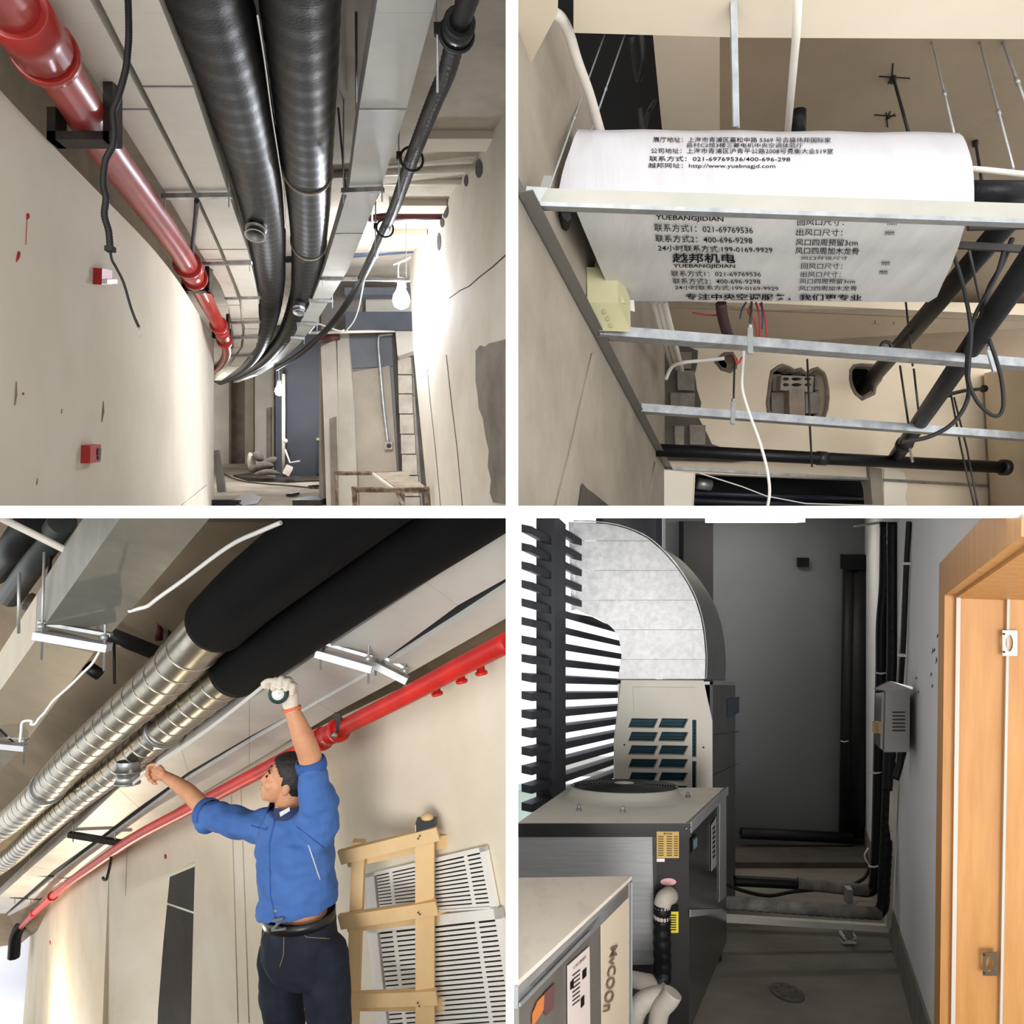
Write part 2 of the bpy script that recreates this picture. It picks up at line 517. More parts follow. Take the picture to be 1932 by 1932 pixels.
# --- rectangular ducts, each built of sections
def strip_duct(name, label, samples, h, height, m, group):
    b0 = Af(samples[0][0], samples[0][2], h)[0]
    def A(u, v, hh, _A=None): return Af(u, v, hh)[0]
    t = thing(name, label, 'duct', b0, group)
    for (l0, r0, v0_), (l1, r1, v1_) in zip(samples, samples[1:]):
        a, b, c, d = A(l0, v0_, h), A(r0, v0_, h), A(r1, v1_, h), A(l1, v1_, h)
        up = V((0, 0, height))
        n = 1
        for k in range(n):
            t0, t1 = k / n, (k + 1) / n
            t0 += 0.0015
            q = [lerp(a, d, t0), lerp(b, c, t0), lerp(b, c, t1), lerp(a, d, t1)]
            MB().hexa(q + [p + up for p in q]).build('duct_section', m, t)
            if samples.index((l0, r0, v0_)) % 2 == 0: continue
            f0 = [lerp(a, d, t0), lerp(b, c, t0), lerp(b, c, t0 + 0.012 / max((d - a).length, 0.1)), lerp(a, d, t0 + 0.012 / max((d - a).length, 0.1))]
            dn = V((0, 0, -0.006))
            MB().hexa([p + dn for p in f0] + [p + up * 0.3 for p in f0]).build('flange', GALV, t)
    return t
strip_duct('rectangular_duct', 'narrow flat sheet-metal duct nearest the red pipe in the corridor',
           [(-90, 18, -280), (45, 137, -60), (110, 193, 43), (212, 279, 205), (314, 364, 366), (374, 412, 470), (416, 440, 538), (431, 452, 575), (440, 457, 627), (441, 454, 655), (424, 434, 682), (400, 408, 704)],
           1.75, 0.14, DUCT_BEIGE, 'flat ducts of the corridor')
strip_duct('rectangular_duct', 'wide flat sheet-metal duct left of the black round ducts in the corridor',
           [(48, 208, -280), (158, 275, -60), (200, 309, 24), (269, 364, 162), (372, 431, 366), (419, 466, 470), (456, 487, 562), (462, 489, 620), (458, 483, 655), (434, 455, 690), (404, 418, 718)],
           1.75, 0.14, DUCT_BEIGE, 'flat ducts of the corridor')
strip_duct('rectangular_duct', 'flat grey duct right of the black round ducts in the corridor',
           [(757, 898, -280), (722, 839, -60), (708, 816, 24), (678, 767, 205), (659, 720, 352), (633, 685, 440), (612, 657, 508), (589, 622, 566), (564, 594, 611), (542, 566, 648), (515, 532, 680), (480, 492, 706), (440, 448, 722)],
           1.75, 0.15, mat('duct_grey_sheet', (200, 198, 190), 0.5, 0.35, col2=(176, 178, 178), scale=1.5, detail=6), 'flat ducts of the corridor')

# --- black round ducts
def wrapped(pts, r, step, amp, seg=28, scale=None):
    "tube whose wrap overlaps every step along its length"
    path = resample(smooth_path(pts, 8), step / 5)
    rs = []
    for i, p in enumerate(path):
        k = 1.0 if scale is None else scale(p)
        rs.append((r + amp * ((i % 5) / 4.0 - 0.5)) * k)
    return MB().tube(path, rs, seg)
def far_scale(p):
    "sleeves of the bend thin out with the distance"
    v = C - p.z * F / p.y
    return max(0.3, min(1.0, Af(0, min(v, 722), hD)[1]))
hD = 1.92
ductL = [(330, -260), (372, -80), (403, 24), (432, 120), (452, 200), (478, 300), (497, 400), (506, 480), (510, 540), (508, 580), (500, 620), (490, 650), (470, 680), (445, 700), (410, 716)]
ductR = [(556, -260), (562, -80), (567, 24), (572, 120), (575, 200), (579, 300), (583, 400), (581, 480), (574, 540), (562, 580), (545, 620), (525, 650), (495, 680), (458, 702), (415, 720)]
def ring_at(path, i, r, w=0.02, seg=28):
    t = (path[min(i + 1, len(path) - 1)] - path[max(i - 1, 0)]).normalized()
    return MB().lathe(path[i] - t * w / 2, t, [(0, r - 0.006), (0, r), (w, r), (w, r - 0.006)], seg)
for nm, dl, lab, rr, rings in (('L', ductL, 'black insulated round duct on the left of the corridor pair', 0.195, (470,)), ('R', ductR, 'black insulated round duct on the right of the corridor pair', 0.185, (318, 456))):
    pts = [Af(u, v, hD)[0] for u, v in dl]
    t = thing('round_duct', lab, 'duct', pts[0], 'black round ducts of the corridor')
    wrapped(pts, rr, 0.21, 0.0045, 28, far_scale).build('insulation_sleeve', BLACK_FOAM, t)
    fine = smooth_path(pts, 24)
    for vv in rings:
        i = min(range(len(fine)), key=lambda k: abs((C - fine[k].z * F / fine[k].y) - vv))
        if nm == 'R':
            ring_at(fine, i, rr + 0.012, 0.03).build('tape_band', mat('tan_tape', (170, 156, 132), 0.6), t, 'tan tape band')
    su, sv = ((490, 402) if nm == 'L' else (568, 566))
    i = min(range(len(fine)), key=lambda k: abs((C - fine[k].z * F / fine[k].y) - sv + 12))
    base = fine[i] + V(((su - (fine[i].x * F / fine[i].y + C)) / F * fine[i].y, 0, 0))
    o = base - V((0, 0.06, rr - 0.05))
    sc = 1.0 if nm == 'L' else 0.9
    MB().lathe(o, V((0, -0.35, -1)), [(0, 0.085 * sc), (0.1, 0.085 * sc), (0.1, 0.094 * sc), (0.115, 0.094 * sc), (0.115, 0.085 * sc), (0.17, 0.085 * sc), (0.17, 0.092 * sc), (0.18, 0.092 * sc), (0.18, 0.078 * sc), (0.05, 0.076 * sc)], 24, cap=False).build('branch_collar', GALV_BRIGHT, t, 'open zinc branch collar')

# thin string of wire hanging along the pair
wire('hanging_string', [A(u, v, 1.7) for u, v in ((486, 30), (500, 120), (512, 210), (526, 300), (534, 360), (538, 430))], 0.004, WHITE_CABLE, 'pale string running between the two black round ducts', 'string')

# --- red pipe
redp = [(-330, -420), (-60, -90), (30, 22), (51, 51), (142, 183), (188, 264), (254, 355), (330, 460), (365, 520), (391, 572), (413, 614), (425, 648), (427, 668), (417, 688), (402, 700)]
pts = [Af(u, v, 1.6)[0] for u, v in redp]
t = thing('fire_pipe', 'thick dark red fire pipe along the curved corridor wall', 'pipe', pts[0])
fine = smooth_path(pts, 16)
sp_ = smooth_path(pts, 5)
MB().tube(sp_, [0.103 * Af(0, C - p.z * F / p.y, 1.6)[1] for p in sp_], 20).build('pipe_run', RED_PAINT, t)
def near_v(path, vv):
    return min(range(len(path)), key=lambda k: abs((C - path[k].z * F / path[k].y) - vv))
for vv, w, r in ((50, 0.34, 0.128), (96, 0.05, 0.14), (510, 0.28, 0.122), (500, 0.07, 0.142), (524, 0.07, 0.142), (628, 0.4, 0.105), (614, 0.08, 0.125), (642, 0.08, 0.12)):
    ring_at(fine, near_v(fine, vv), r, w, 20).build('coupling', RED_PAINT, t)

def bracket(label, pts, Y, th):
    tt = thing('pipe_bracket', label, 'bracket', P(pts[0][0], pts[0][1], Y), 'steel brackets under the red pipe')
    (a, b), (c, d) = pts
    MB().box(P(a, d, Y), V(((c - a) / F * Y, 0, 0)), V((0, th, 0)), V((0, 0, (d - b) / F * Y))).build('arm', DARK_STEEL, tt)
    MB().box(P(a, d, Y), V((0.045, 0, 0)), V((0, th, 0)), V((0, 0, 0.17))).build('wall_plate', DARK_STEEL, tt)
    MB().box(P(c - 12 / Y * 3.6, d, Y), V((0.05, 0, 0)), V((0, th, 0)), V((0, 0, 0.4))).build('upright', DARK_STEEL, tt)
bracket('dark steel bracket under the near stretch of the thick red pipe', ((88, 247), (205, 263)), 3.85, 0.1)
bracket('dark steel bracket under the middle of the thick red pipe', ((342, 536), (392, 549)), 8.6, 0.1)
bracket('small dark steel bracket under the far stretch of the red pipe', ((400, 622), (430, 636)), 12.7, 0.1)

# --- slim black pipe at right
sp = [(1010, -230), (905, -60), (868, 40), (845, 130), (822, 185), (800, 240), (775, 305), (745, 390), (722, 440), (700, 488), (665, 556), (630, 606), (600, 638), (560, 672), (520, 696)]
pts = [Af(u, v, 1.72)[0] for u, v in sp[1:]]
t = thing('drain_pipe', 'slim black ribbed pipe running beside the right corridor wall', 'pipe', pts[0])
path = resample(smooth_path(pts, 8), 0.03)
MB().tube(path, [0.042 + (0.0045 if i % 2 else 0) for i in range(len(path))], 14).build('ribbed_sleeve', BLACK_FOAM, t)
fine = smooth_path(pts, 16)
ring_at(fine, near_v(fine, 52), 0.07, 0.1, 18).build('socket', BLACK_PIPE, t)
for vv, lab in ((62, 'near black pipe clamp on the slim black pipe'), (300, 'open black ring clamp hanging round the slim black pipe'), (432, 'far pipe clamp on the slim black pipe beside the dark red branch')):
    i = near_v(fine, vv); c = fine[i]; d = (fine[i + 1] - fine[i - 1]).normalized()
    tt = thing('pipe_clamp', lab, 'clamp', c, 'clamps on the slim black pipe')
    x = d.orthogonal().normalized(); y = d.cross(x)
    MB().tube([c + (x * math.cos(a) + y * math.sin(a)) * 0.075 for a in [k * math.pi / 12 for k in range(24)]], 0.009, 8, closed=True).build('ring', BLACK_PIPE, tt)
    MB().cbox(c + V((-0.085, 0, 0.02)), V((0.03, 0, 0)), V((0, 0.03, 0)), V((0, 0, 0.05))).build('lug', BLACK_PIPE, tt)
    MB().tube([c + V((-0.085, 0, -0.26)), c + V((-0.085, 0, CEIL_A - 1.72 - 0.01))], 0.006, 8).build('rod', GALV, tt)

# --- trapeze hangers
def hanger(label, u0, u1, v, h, grp, rod_u=None, tilt=0):
    a, b = Af(u0, v, h)[0], Af(u1, v + tilt, h)[0]
    tt = thing('trapeze_hanger', label, 'hanger', a, grp)
    MB().bar(a, b, 0.04, 0.035).build('bar', GALV_BRIGHT, tt)
    for s_ in (0.04, 0.96):
        p = lerp(a, b, s_)
        MB().tube([p - V((0, 0, 0.09)), p + V((0, 0, CEIL_A - h))], 0.006, 6).build('rod', GALV, tt)
lg = 'trapeze hangers under the corridor ducts'
names = ['nearest', 'second', 'third', 'fourth', 'fifth', 'sixth']
for i, (u0, u1, v) in enumerate(((306, 437, 371), (380, 475, 498), (425, 491, 563), (432, 491, 609), (430, 488, 638), (425, 478, 672))):
    hanger('%s zinc hanger bar under the paired flat ducts by the red pipe' % names[i], u0, u1, v, 1.71, lg, tilt=-2)
for i, (u0, u1, v) in enumerate(((645, 724, 361), (603, 773, 526), (583, 629, 567), (560, 600, 611), (548, 575, 637))):
    hanger('%s zinc hanger bar under the flat grey duct at right' % names[i], u0, u1, v, 1.71, lg, tilt=-3 if i == 0 else 2)
for (a, b, c, d, nm) in ((638, 203, 652, 360, 'left of the flat grey duct'), (672, 24, 673, 240, 'beside the top of the flat grey duct')):
    p, q = A(a, b, 2.3), A(c, d, 1.8 if b > 100 else 2.3)
    line_wire('threaded_rod', [p, q], 0.008, DARK_STEEL, 'thin dark threaded rod %s' % nm, 'rod')

# --- cross pipes into the right wall
for (a, b, r, m, nm, lab) in (((622, 330), (904, 316), 0.035, WHITE_PLASTIC, 'conduit_pipe', 'upper cream pipe crossing the corridor into the right wall'),
                          ((622, 345), (880, 341), 0.035, WHITE_PLASTIC, 'conduit_pipe', 'lower cream pipe crossing the corridor into the right wall'),
                          ((697, 411), (842, 405), 0.05, mat('maroon_paint', (92, 40, 42), 0.5), 'branch_pipe', 'dark red branch pipe entering the right corridor wall'),
                          ((540, 490), (787, 470), 0.05, mat('slate_paint', (74, 82, 100), 0.5, 0.2), 'cross_pipe', 'slate grey pipe crossing under the ceiling near the bulb'),
                          ((604, 636), (640, 634), 0.07, mat('maroon_paint', (92, 40, 42), 0.5), 'branch_pipe', 'short dark red pipe above the far pilaster')):
    h = 2.1
    if a[1] > 600:
        pa, pb = P(a[0], a[1], 12.7), P(b[0], b[1], 12.7)
    else:
        pb = RW.hit(b[0], b[1], -0.05); pa = P(a[0], a[1], pb.y + 0.35)
    line_wire(nm, [pa, pb], r, m, lab, 'pipe', seg=12)
for i, (v, Y) in enumerate(((246, 6.6), (376, 7.9), (432, 9.0))):
    u_end = interp([(190, 963), (478, 771)], v)
    q = RW.hit(u_end + 6, v)
    h = CEIL_A + 0.0
    p1 = A(u_end + 4, v, CEIL_A); p0 = A(u_end - 130 + i * 25, v, CEIL_A)
    dz = V((0, 0, -0.07))
    struct(MB().box(p0 + dz, p1 - p0, V((0, 0.22, 0)), V((0, 0, 0.07))), 'trim_%d' % (i + 11), PLASTER_PALE, ['shallow ceiling rib nearest the camera by the right wall', 'middle shallow ceiling rib by the right wall', 'farthest shallow ceiling rib by the right wall'][i])

# --- hanging black hose in front of the curved wall
Yh = 3.05
hp = [(236, -120), (241, -20), (243, 60), (241, 96), (237, 132), (223, 183), (213, 210), (215, 243), (213, 274), (199, 304), (195, 347), (200, 375), (197, 406), (205, 436), (208, 470)]
t = thing('flexible_conduit', 'wavy black flexible conduit hanging in front of the red pipe', 'conduit', P(208, 470, Yh))
path = resample(smooth_path([P(u, v, Yh) for u, v in hp], 8), 0.006)
MB().tube(path, [0.0125 + (0.0016 if i % 2 else 0) for i in range(len(path))], 12).build('corrugated_sleeve', BLACK_RUBBER, t)
MB().cbox(P(208, 470, Yh), V((0.034, 0, 0)), V((0, 0.03, 0)), V((0, 0, 0.02))).build('end_collar', BLACK_RUBBER, t)
MB().tube(smooth_path([P(u, v, Yh) for u, v in ((208, 473), (211, 490), (218, 503), (233, 533), (246, 577), (255, 602), (262, 617))], 6), [0.0055] * 31 + [0.006] * 6, 8).build('cable', BLACK_RUBBER, t)
MB().tube([P(262, 617, Yh), P(264, 626, Yh), P(265, 636, Yh)], 0.003, 6).build('bare_end', GALV, t)
wire('black_cable', [A(u, v, 1.66) for u, v in ((371, 378), (369, 410), (363, 470), (366, 492), (384, 528), (401, 560))], 0.018, BLACK_RUBBER, 'black cable drooping beside the middle of the red pipe', 'cable')

# --- red boxes and marks on the curved wall
def onwall(u, v, off=0.0):
    # nearest facet of the curved wall along the ray
    best = None
    for a, b in zip(st, st[1:]):
        pl = Plane(a, b, a + V((0, 0, 1)))
        q = pl.hit(u, v, off)
        s_ = (q - a).xy.dot((b - a).xy) / (b - a).xy.length_squared
        if -0.001 <= s_ <= 1.001 and (best is None or q.y < best[0].y):
            best = (q, pl)
    return best
BOXRED = mat('fire_box_red', (178, 34, 34), 0.45)
for quad, lab, nm in (([(176, 505), (196, 509), (196, 536), (175, 536)], 'red fire alarm sounder with a white lens high on the curved wall', 'fire_sounder'),
                      ([(153, 840), (174, 838), (173, 871), (152, 874)], 'red manual call point box low on the curved wall', 'call_point')):
    q = [onwall(u, v)[0] for u, v in quad]; pl = onwall(*quad[0])[1]
    t = thing(nm, lab, 'alarm', q[3])
    nn = pl.n
    MB().hexa([q[3], q[2], q[1], q[0]] + [p + nn * 0.05 for p in (q[3], q[2], q[1], q[0])]).build('housing', BOXRED, t)
    if nm == 'fire_sounder':
        a, b, c, d = [p + nn * 0.051 for p in q]
        MB().hexa([lerp(d, a, 0.08), lerp(c, b, 0.08), lerp(c, b, 0.4), lerp(d, a, 0.35)] + [p + nn * 0.03 for p in (lerp(d, a, 0.08), lerp(c, b, 0.08), lerp(c, b, 0.4), lerp(d, a, 0.35))]).build('lens', mat('white_lens', (232, 226, 218), 0.3), t)
    else:
        a, b, c, d = [p + nn * 0.051 for p in q]
        e = [lerp(lerp(a, b, x), lerp(d, c, x), y) for x, y in ((0.62, 0.2), (0.92, 0.2), (0.92, 0.6), (0.62, 0.6))]
        MB().hexa(e + [p + nn * 0.006 for p in e]).build('call_window', mat('dark_window', (52, 30, 28), 0.3), t)
        e = [lerp(lerp(a, b, x), lerp(d, c, x), y) for x, y in ((0.66, 0.66), (0.88, 0.66), (0.88, 0.85), (0.66, 0.85))]
        MB().hexa(e + [p + nn * 0.006 for p in e]).build('key_slot', mat('dark_window', (52, 30, 28), 0.3), t)
def splat(pts, m, r):
    MB().tube([onwall(u, v, 0.002)[0] for u, v in pts], r, 6).build('paint_mark', m, wallA)
splat([(53, 403), (52, 408), (51, 414)], RED_INK, [0.004, 0.011, 0.003]); splat([(51, 414), (50, 436), (49, 462)], RED_INK, 0.0016)
splat([(36, 476), (34, 484), (31, 494)], RED_INK, [0.007, 0.009, 0.002])
splat([(44, 742), (43, 744)], RED_INK, 0.005)
SMUDGE = mat('grey_smudge', (140, 128, 112), 0.9)
for pts, r in ((((195, 757), (194, 778), (192, 797)), [0.002, 0.011, 0.002]), (((31, 720), (30, 745), (28, 765)), [0.002, 0.007, 0.002]), (((71, 902), (70, 910), (69, 916)), [0.001, 0.004, 0.001]), (((117, 772), (116, 780)), 0.003)):
    splat(pts, SMUDGE, r)
MB().tube([onwall(u, v, 0.001)[0] for u, v in ((342, 953), (365, 935), (390, 915))], 0.003, 5).build('scratch', SMUDGE, wallA)

# --- bulbs
def bulb(label, c, r, strength, cord):
    t = thing('light_bulb', label, 'lamp', c)
    m = mat('lit_bulb_%d' % strength, (238, 244, 255), 0.5, emit=strength)
    MB().lathe(c + V((0, 0, r * 1.6)), V((0, 0, -1)), [(0, r * 0.42), (r * 0.5, r * 0.55), (r * 1.1, r * 0.92), (r * 1.7, r), (r * 2.3, r * 0.8), (r * 2.6, r * 0.3)], 16).build('glass_bulb', m, t)
    MB().lathe(c + V((0, 0, r * 1.6)), V((0, 0, 1)), [(0, r * 0.45), (r * 0.9, r * 0.45), (r * 1.0, r * 0.2)], 12).build('lamp_holder', WHITE_PLASTIC, t)
    MB().tube(smooth_path([c + V((0, 0, r * 2.5))] + cord, 5), 0.008, 6).build('cord', WHITE_CABLE, t)
bulb('near lit bulb glaring beside the right corridor wall', P(757, 566, 9.45), 0.11, 430, [P(753, 530, 9.5), P(752, 500, 9.5), P(764, 492, 9.6), P(775, 486, 9.8)])
bulb('far lit bulb hanging at the end of the corridor', P(527, 738, 17.2), 0.1, 420, [P(527, 722, 17.2), P(526, 700, 17.2), P(524, 690, 17.2)])

# white cords tangled by the duct
wire('dangling_wire', [P(u, v, 7.4 + (v - 360) * 0.016) for u, v in ((721, 352), (715, 370), (705, 385), (702, 415), (708, 440), (698, 470), (712, 484), (695, 492), (690, 512), (684, 545), (677, 580), (668, 605), (655, 622), (652, 626))], 0.011, WHITE_CABLE, 'white cord dangling down past the flat grey duct', 'cord')
wire('dangling_wire', [P(u, v, 12.0) for u, v in ((582, 630), (598, 612), (615, 616), (640, 624), (650, 622))], 0.012, WHITE_CABLE, 'thin white cord looped under the far hangers', 'cord')
wire('dangling_wire', [P(u, v, 11.0) for u, v in ((742, 500), (752, 496), (765, 490), (776, 484))], 0.012, WHITE_CABLE, 'short white cord knotted above the near bulb', 'cord')

# conduit with socket box on the recess wall
t = thing('wall_conduit', 'steel conduit dropping to a socket box on the recess wall', 'conduit', P(731, 846, Yr - 0.1))
MB().tube(smooth_path([P(u, v, Yr - 0.12) for u, v in ((742, 630), (722, 632), (714, 640), (717, 690), (724, 770), (732, 836))], 6), 0.03, 8).build('conduit', GALV, t)
MB().cbox(P(734, 841, Yr - 0.12), V((0.13, 0, 0)), V((0, 0.06, 0)), V((0, 0, 0.13))).build('socket_box', mat('grey_box', (176, 172, 166), 0.6), t)
MB().lathe(P(734, 841, Yr - 0.15), V((0, -1, 0)), [(0, 0.04), (0.015, 0.04)], 14).build('socket_face', CEMENT_DARK, t)
line_wire('ceiling_conduit', [P(583, 628, 12.2), P(745, 624, 12.4)], 0.025, WHITE_PLASTIC, 'long white conduit above the pilasters of the recess', 'conduit')

# white drain pipe far away
t = thing('white_drain_pipe', 'white drain pipe standing against the dark far wall', 'pipe', P(535, 892, 18.6))
MB().tube([P(535, 706, 18.6), P(535, 892, 18.6)], 0.045, 10).build('riser', WHITE_PLASTIC, t)
MB().tube([P(538, 848, 18.6), P(547, 873, 18.6), P(566, 870, 18.6)], 0.025, 8).build('branch', WHITE_PLASTIC, t)
MB().lathe(P(539, 832, 18.6), V((0, -1, 0)), [(0, 0.06), (0.05, 0.06)], 10).build('valve', WHITE_PLASTIC, t)

# sacks of rubble
SACK = mat('dusty_sack', (112, 105, 96), 0.95, col2=(82, 76, 69), scale=6, detail=6, bump=0.5, bscale=15)
def sack(label, u, v, Y, w, h, d, rot, m=SACK):
    b = MB().ball(V((0, 0, 0)), w / 2, d / 2, h / 2, 18, 12)
    o = P(u, v, Y)
    for i, p in enumerate(b.v):
        x = p.x / (w / 2)
        f = 1.0 - 0.35 * abs(x) ** 3
        q = V((p.x * (1.06 - 0.1 * abs(p.z) / h), p.y * f, p.z * f + 0.02 * math.sin(9 * p.x + u) + 0.015 * math.sin(13 * p.y + v)))
        c, s_ = math.cos(rot), math.sin(rot)
        b.v[i] = o + V((q.x * c - q.z * s_, q.y, q.x * s_ + q.z * c))
    b.build('rubble_sack', m, None, label, 'sack', 'rubble sacks in the corridor')
sack('long grey rubble sack lying at the front of the pile', 504, 893, 17.6, 0.62, 0.15, 0.3, 0.0)
sack('rubble sack lying in the middle row of the pile', 497, 881, 17.75, 0.5, 0.2, 0.3, 0.05)
sack('rubble sack slumped at the right of the pile', 508, 872, 17.9, 0.42, 0.26, 0.3, 0.5)
sack('rubble sack on top of the pile', 487, 862, 17.9, 0.3, 0.22, 0.28, -0.5)
sack('pale sack leaning at the left of the pile', 474, 872, 18.0, 0.2, 0.5, 0.2, 0.1, mat('pale_sack', (206, 198, 184), 0.9, col2=(170, 160, 146), scale=7))
sack('dark rubble sack behind the front of the pile', 480, 886, 17.8, 0.3, 0.2, 0.26, 0.2)
MB().hexa([P(533, 893, 17.3), P(545, 899, 17.3), P(552, 886, 17.5), P(540, 881, 17.5), P(534, 888, 17.6), P(546, 894, 17.6), P(553, 881, 17.8), P(541, 876, 17.8)]).build('broken_block', BLOCK, None, 'broken pale block beside the rubble sacks', 'block')
MB().prism([A(u, v, -1.46) for u, v in ((440, 896), (470, 892), (520, 900), (560, 896), (612, 895), (612, 905), (540, 908), (470, 905))], V((0, 0, -0.05))).build('rubble_spill', CEMENT_DARK, None, 'dark dirt spread round the rubble sacks', 'dirt', None, 'stuff')
for (a, b, c, d, m, lab) in (((402, 850), (411, 849), (424, 928), (410, 929), 'w', 'grey board leaning on the end of the curved wall'),):
    MB().prism([P(*a, 14.2), P(*b, 14.2), P(*c, 13.6), P(*d, 13.6)], V((0.02, 0.04, 0))).build('leaning_board', GREY_COL, None, lab, 'board')
MB().box(P(399, 954, 12.6), V((0.32, 0, 0)), V((0, 0.5, 0)), V((0, 0, 0.1))).build('dark_toolbox', mat('navy_box', (24, 24, 34), 0.6), None, 'dark low box on the floor by the wall end', 'box')
MB().prism([A(u, v, -1.47) for u, v in ((440, 944), (456, 934), (478, 932), (494, 938), (486, 948), (458, 952))], V((0, 0, -0.02))).build('crumpled_plastic', mat('clear_plastic', (206, 208, 210), 0.3), None, 'crumpled clear plastic sheet on the corridor floor', 'plastic')
for i, ((a, b), (c, d), lab) in enumerate((((583, 918), (617, 916), 'dark strip of timber lying before the dark wall'), ((545, 934), (560, 931), 'short dark offcut on the corridor floor'), ((578, 950), (612, 940), 'black scrap pile at the foot of the pilaster'))):
    MB().bar(A(a, b, -1.46), A(c, d, -1.46), 0.12 if i < 2 else 0.5, 0.05 if i < 2 else 0.12).build('floor_scrap', DARK_STEEL, None, lab, 'scrap')
wire('floor_cable', [A(u, v, -1.47) for u, v in ((418, 892), (450, 906), (490, 912), (540, 916), (600, 921))], 0.015, BLACK_RUBBER, 'thin dark cable trailing across the corridor floor', 'cable')

# scaffold at the bottom right
SCAF = mat('worn_scaffold_paint', (150, 128, 104), 0.6, 0.3, col2=(96, 78, 62), scale=12, detail=6, lo=0.4, hi=0.6)
Ys = 9.0
t = thing('scaffold_frame', 'worn steel scaffold frame standing at the recess', 'scaffold', P(720, 970, Ys))
for (a, b, c, d, r, Y0, Y1) in ((632, 893, 762, 893, 0.03, 10.2, 10.2), (668, 924, 806, 925, 0.036, 9.0, 9.0), (634, 893, 636, 985, 0.026, 10.2, 10.2), (760, 893, 762, 985, 0.026, 10.2, 10.2),
                            (668, 918, 672, 990, 0.034, 9.0, 9.0), (805, 918, 810, 990, 0.034, 9.0, 9.0), (748, 928, 762, 955, 0.02, 9.0, 9.6)):
    MB().tube([P(a, b, Y0), P(c, d, Y1)], r, 10).build('tube', SCAF, t)
MB().tube([P(704, 894, 10.15), P(745, 924, 9.05)], 0.02, 8).build('brace', WHITE_PLASTIC, t)
MB().prism([P(706, 892, 10.15), P(762, 890, 10.15), P(806, 920, 9.05), P(752, 923, 9.05)], V((0, 0, -0.04))).build('deck_plank', mat('dusty_plank', (168, 154, 134), 0.9, col2=(138, 124, 106), scale=5), t)
# ================================================================ upper right: wrapped ceiling unit above a metal grid
room_limits(1, 1)
VB = 1247.0
def Bq(u, v, h): return level(u, v, h, VB)
HG = 1.486                      # height of the ceiling grid above eye level
gA, gB, gC = Bq(985, 385, HG), Bq(1255, 885, HG), Bq(1880, 920, HG)
LW = Plane(gA, gB, gA + V((0, 0, 1)))
BW = Plane(gB, gC, gB + V((0, 0, 1)))
UP = V((0, 0, 1))

ROUGH_WALL = mat('rough_grey_render', (176, 165, 150), 0.9, col2=(142, 132, 118), scale=1.4, detail=7, bump=0.3, bscale=14, spec=0.15)
SMOOTH_WALL = mat('cream_plaster', (218, 204, 182), 0.85, col2=(202, 186, 162), scale=1.0, detail=5, bump=0.1, bscale=20, spec=0.2)
TAUPE_CEIL = mat('taupe_ceiling', (150, 134, 114), 0.9, col2=(134, 119, 100), scale=1.2, detail=6, bump=0.1, bscale=40, spec=0.15)
BLOCKM = mat('grey_block', (134, 126, 116), 0.95, col2=(98, 91, 84), scale=6, detail=7, bump=0.5, bscale=25)

wallL = struct(MB().prism([LW.hit(u, v) for u, v in ((969, -260), (969, 963), (1255, 963), (1255, 600), (1180, 470), (1140, 300), (1126, 243), (1074, 62), (1050, 24), (1030, -260))], V((0, 0.15, 0))), 'wall_left', ROUGH_WALL,
               'rough grey rendered wall with a steel angle running up it')
wallL['label'] = 'rough grey rendered wall left of the wrapped ceiling unit'
# vertical plaster joints and the dark patch on that wall
for pts, w in ((((1116, 668), (1104, 720), (1088, 790), (1072, 860), (1045, 965)), 0.03), (((1235, 872), (1228, 910), (1218, 962)), 0.03)):
    q = [LW.hit(u, v, 0.002) for u, v in pts]
    MB().tube(q, 0.006, 6).build('plaster_joint', CEMENT, wallL)
    MB().prism([LW.hit(u + 1, v, 0.006) for u, v in pts] + [LW.hit(u + 10, v, 0.006) for u, v in reversed(pts)], LW.n * 0.003).build('corner_bead', ROUGH_WALL, wallL)
MB().prism([LW.hit(u, v, 0.006) for u, v in ((1098, 912), (1106, 922), (1118, 930), (1130, 940), (1150, 956), (1152, 964), (1091, 964))], LW.n * 0.004).build('dark_patch', CEMENT_DARK, wallL)
# pale soffit at the top of the left wall
struct(MB().prism([Bq(969, -200, 2.02), Bq(1062, -200, 2.02), Bq(1052, 24, 2.02), Bq(1044, 40, 2.02), Bq(1012, 100, 2.02), Bq(972, 178, 2.02), Bq(969, 178, 2.02)], V((0, 0, 0.3))), 'trim_1', SMOOTH_WALL,
       'pale soffit in the top left corner beside the white conduit')
struct(MB().prism([Bq(1082, -400, 2.2), Bq(2160, -400, 2.2), Bq(2160, 75, 2.2), Bq(1400, 71, 2.2), Bq(1082, 62, 2.2)], V((0, 0, 0.25))), 'trim_2', mat('cream_beam', (230, 217, 196), 0.85, col2=(220, 205, 182), scale=1.0, spec=0.2),
       'bright cream beam crossing above the wrapped unit')
struct(MB().prism([Bq(1300, -200, 2.95), Bq(2300, -200, 2.95), Bq(2300, 600, 2.95), Bq(1262, 600, 2.95), Bq(1262, 100, 2.95)], V((0, 0, 0.2))), 'ceiling', TAUPE_CEIL, 'taupe ceiling with pencilled crosses and hanging rods')
struct(MB().prism([Bq(1226, -60, 2.7), Bq(1358, -60, 2.7), Bq(1358, 545, 2.7), Bq(1278, 545, 2.7), Bq(1249, 243, 2.7), Bq(1232, 68, 2.7)], V((0, 0, 0.4))), 'trim_3', SMOOTH_WALL, 'cream downstand beam running back above the unit')
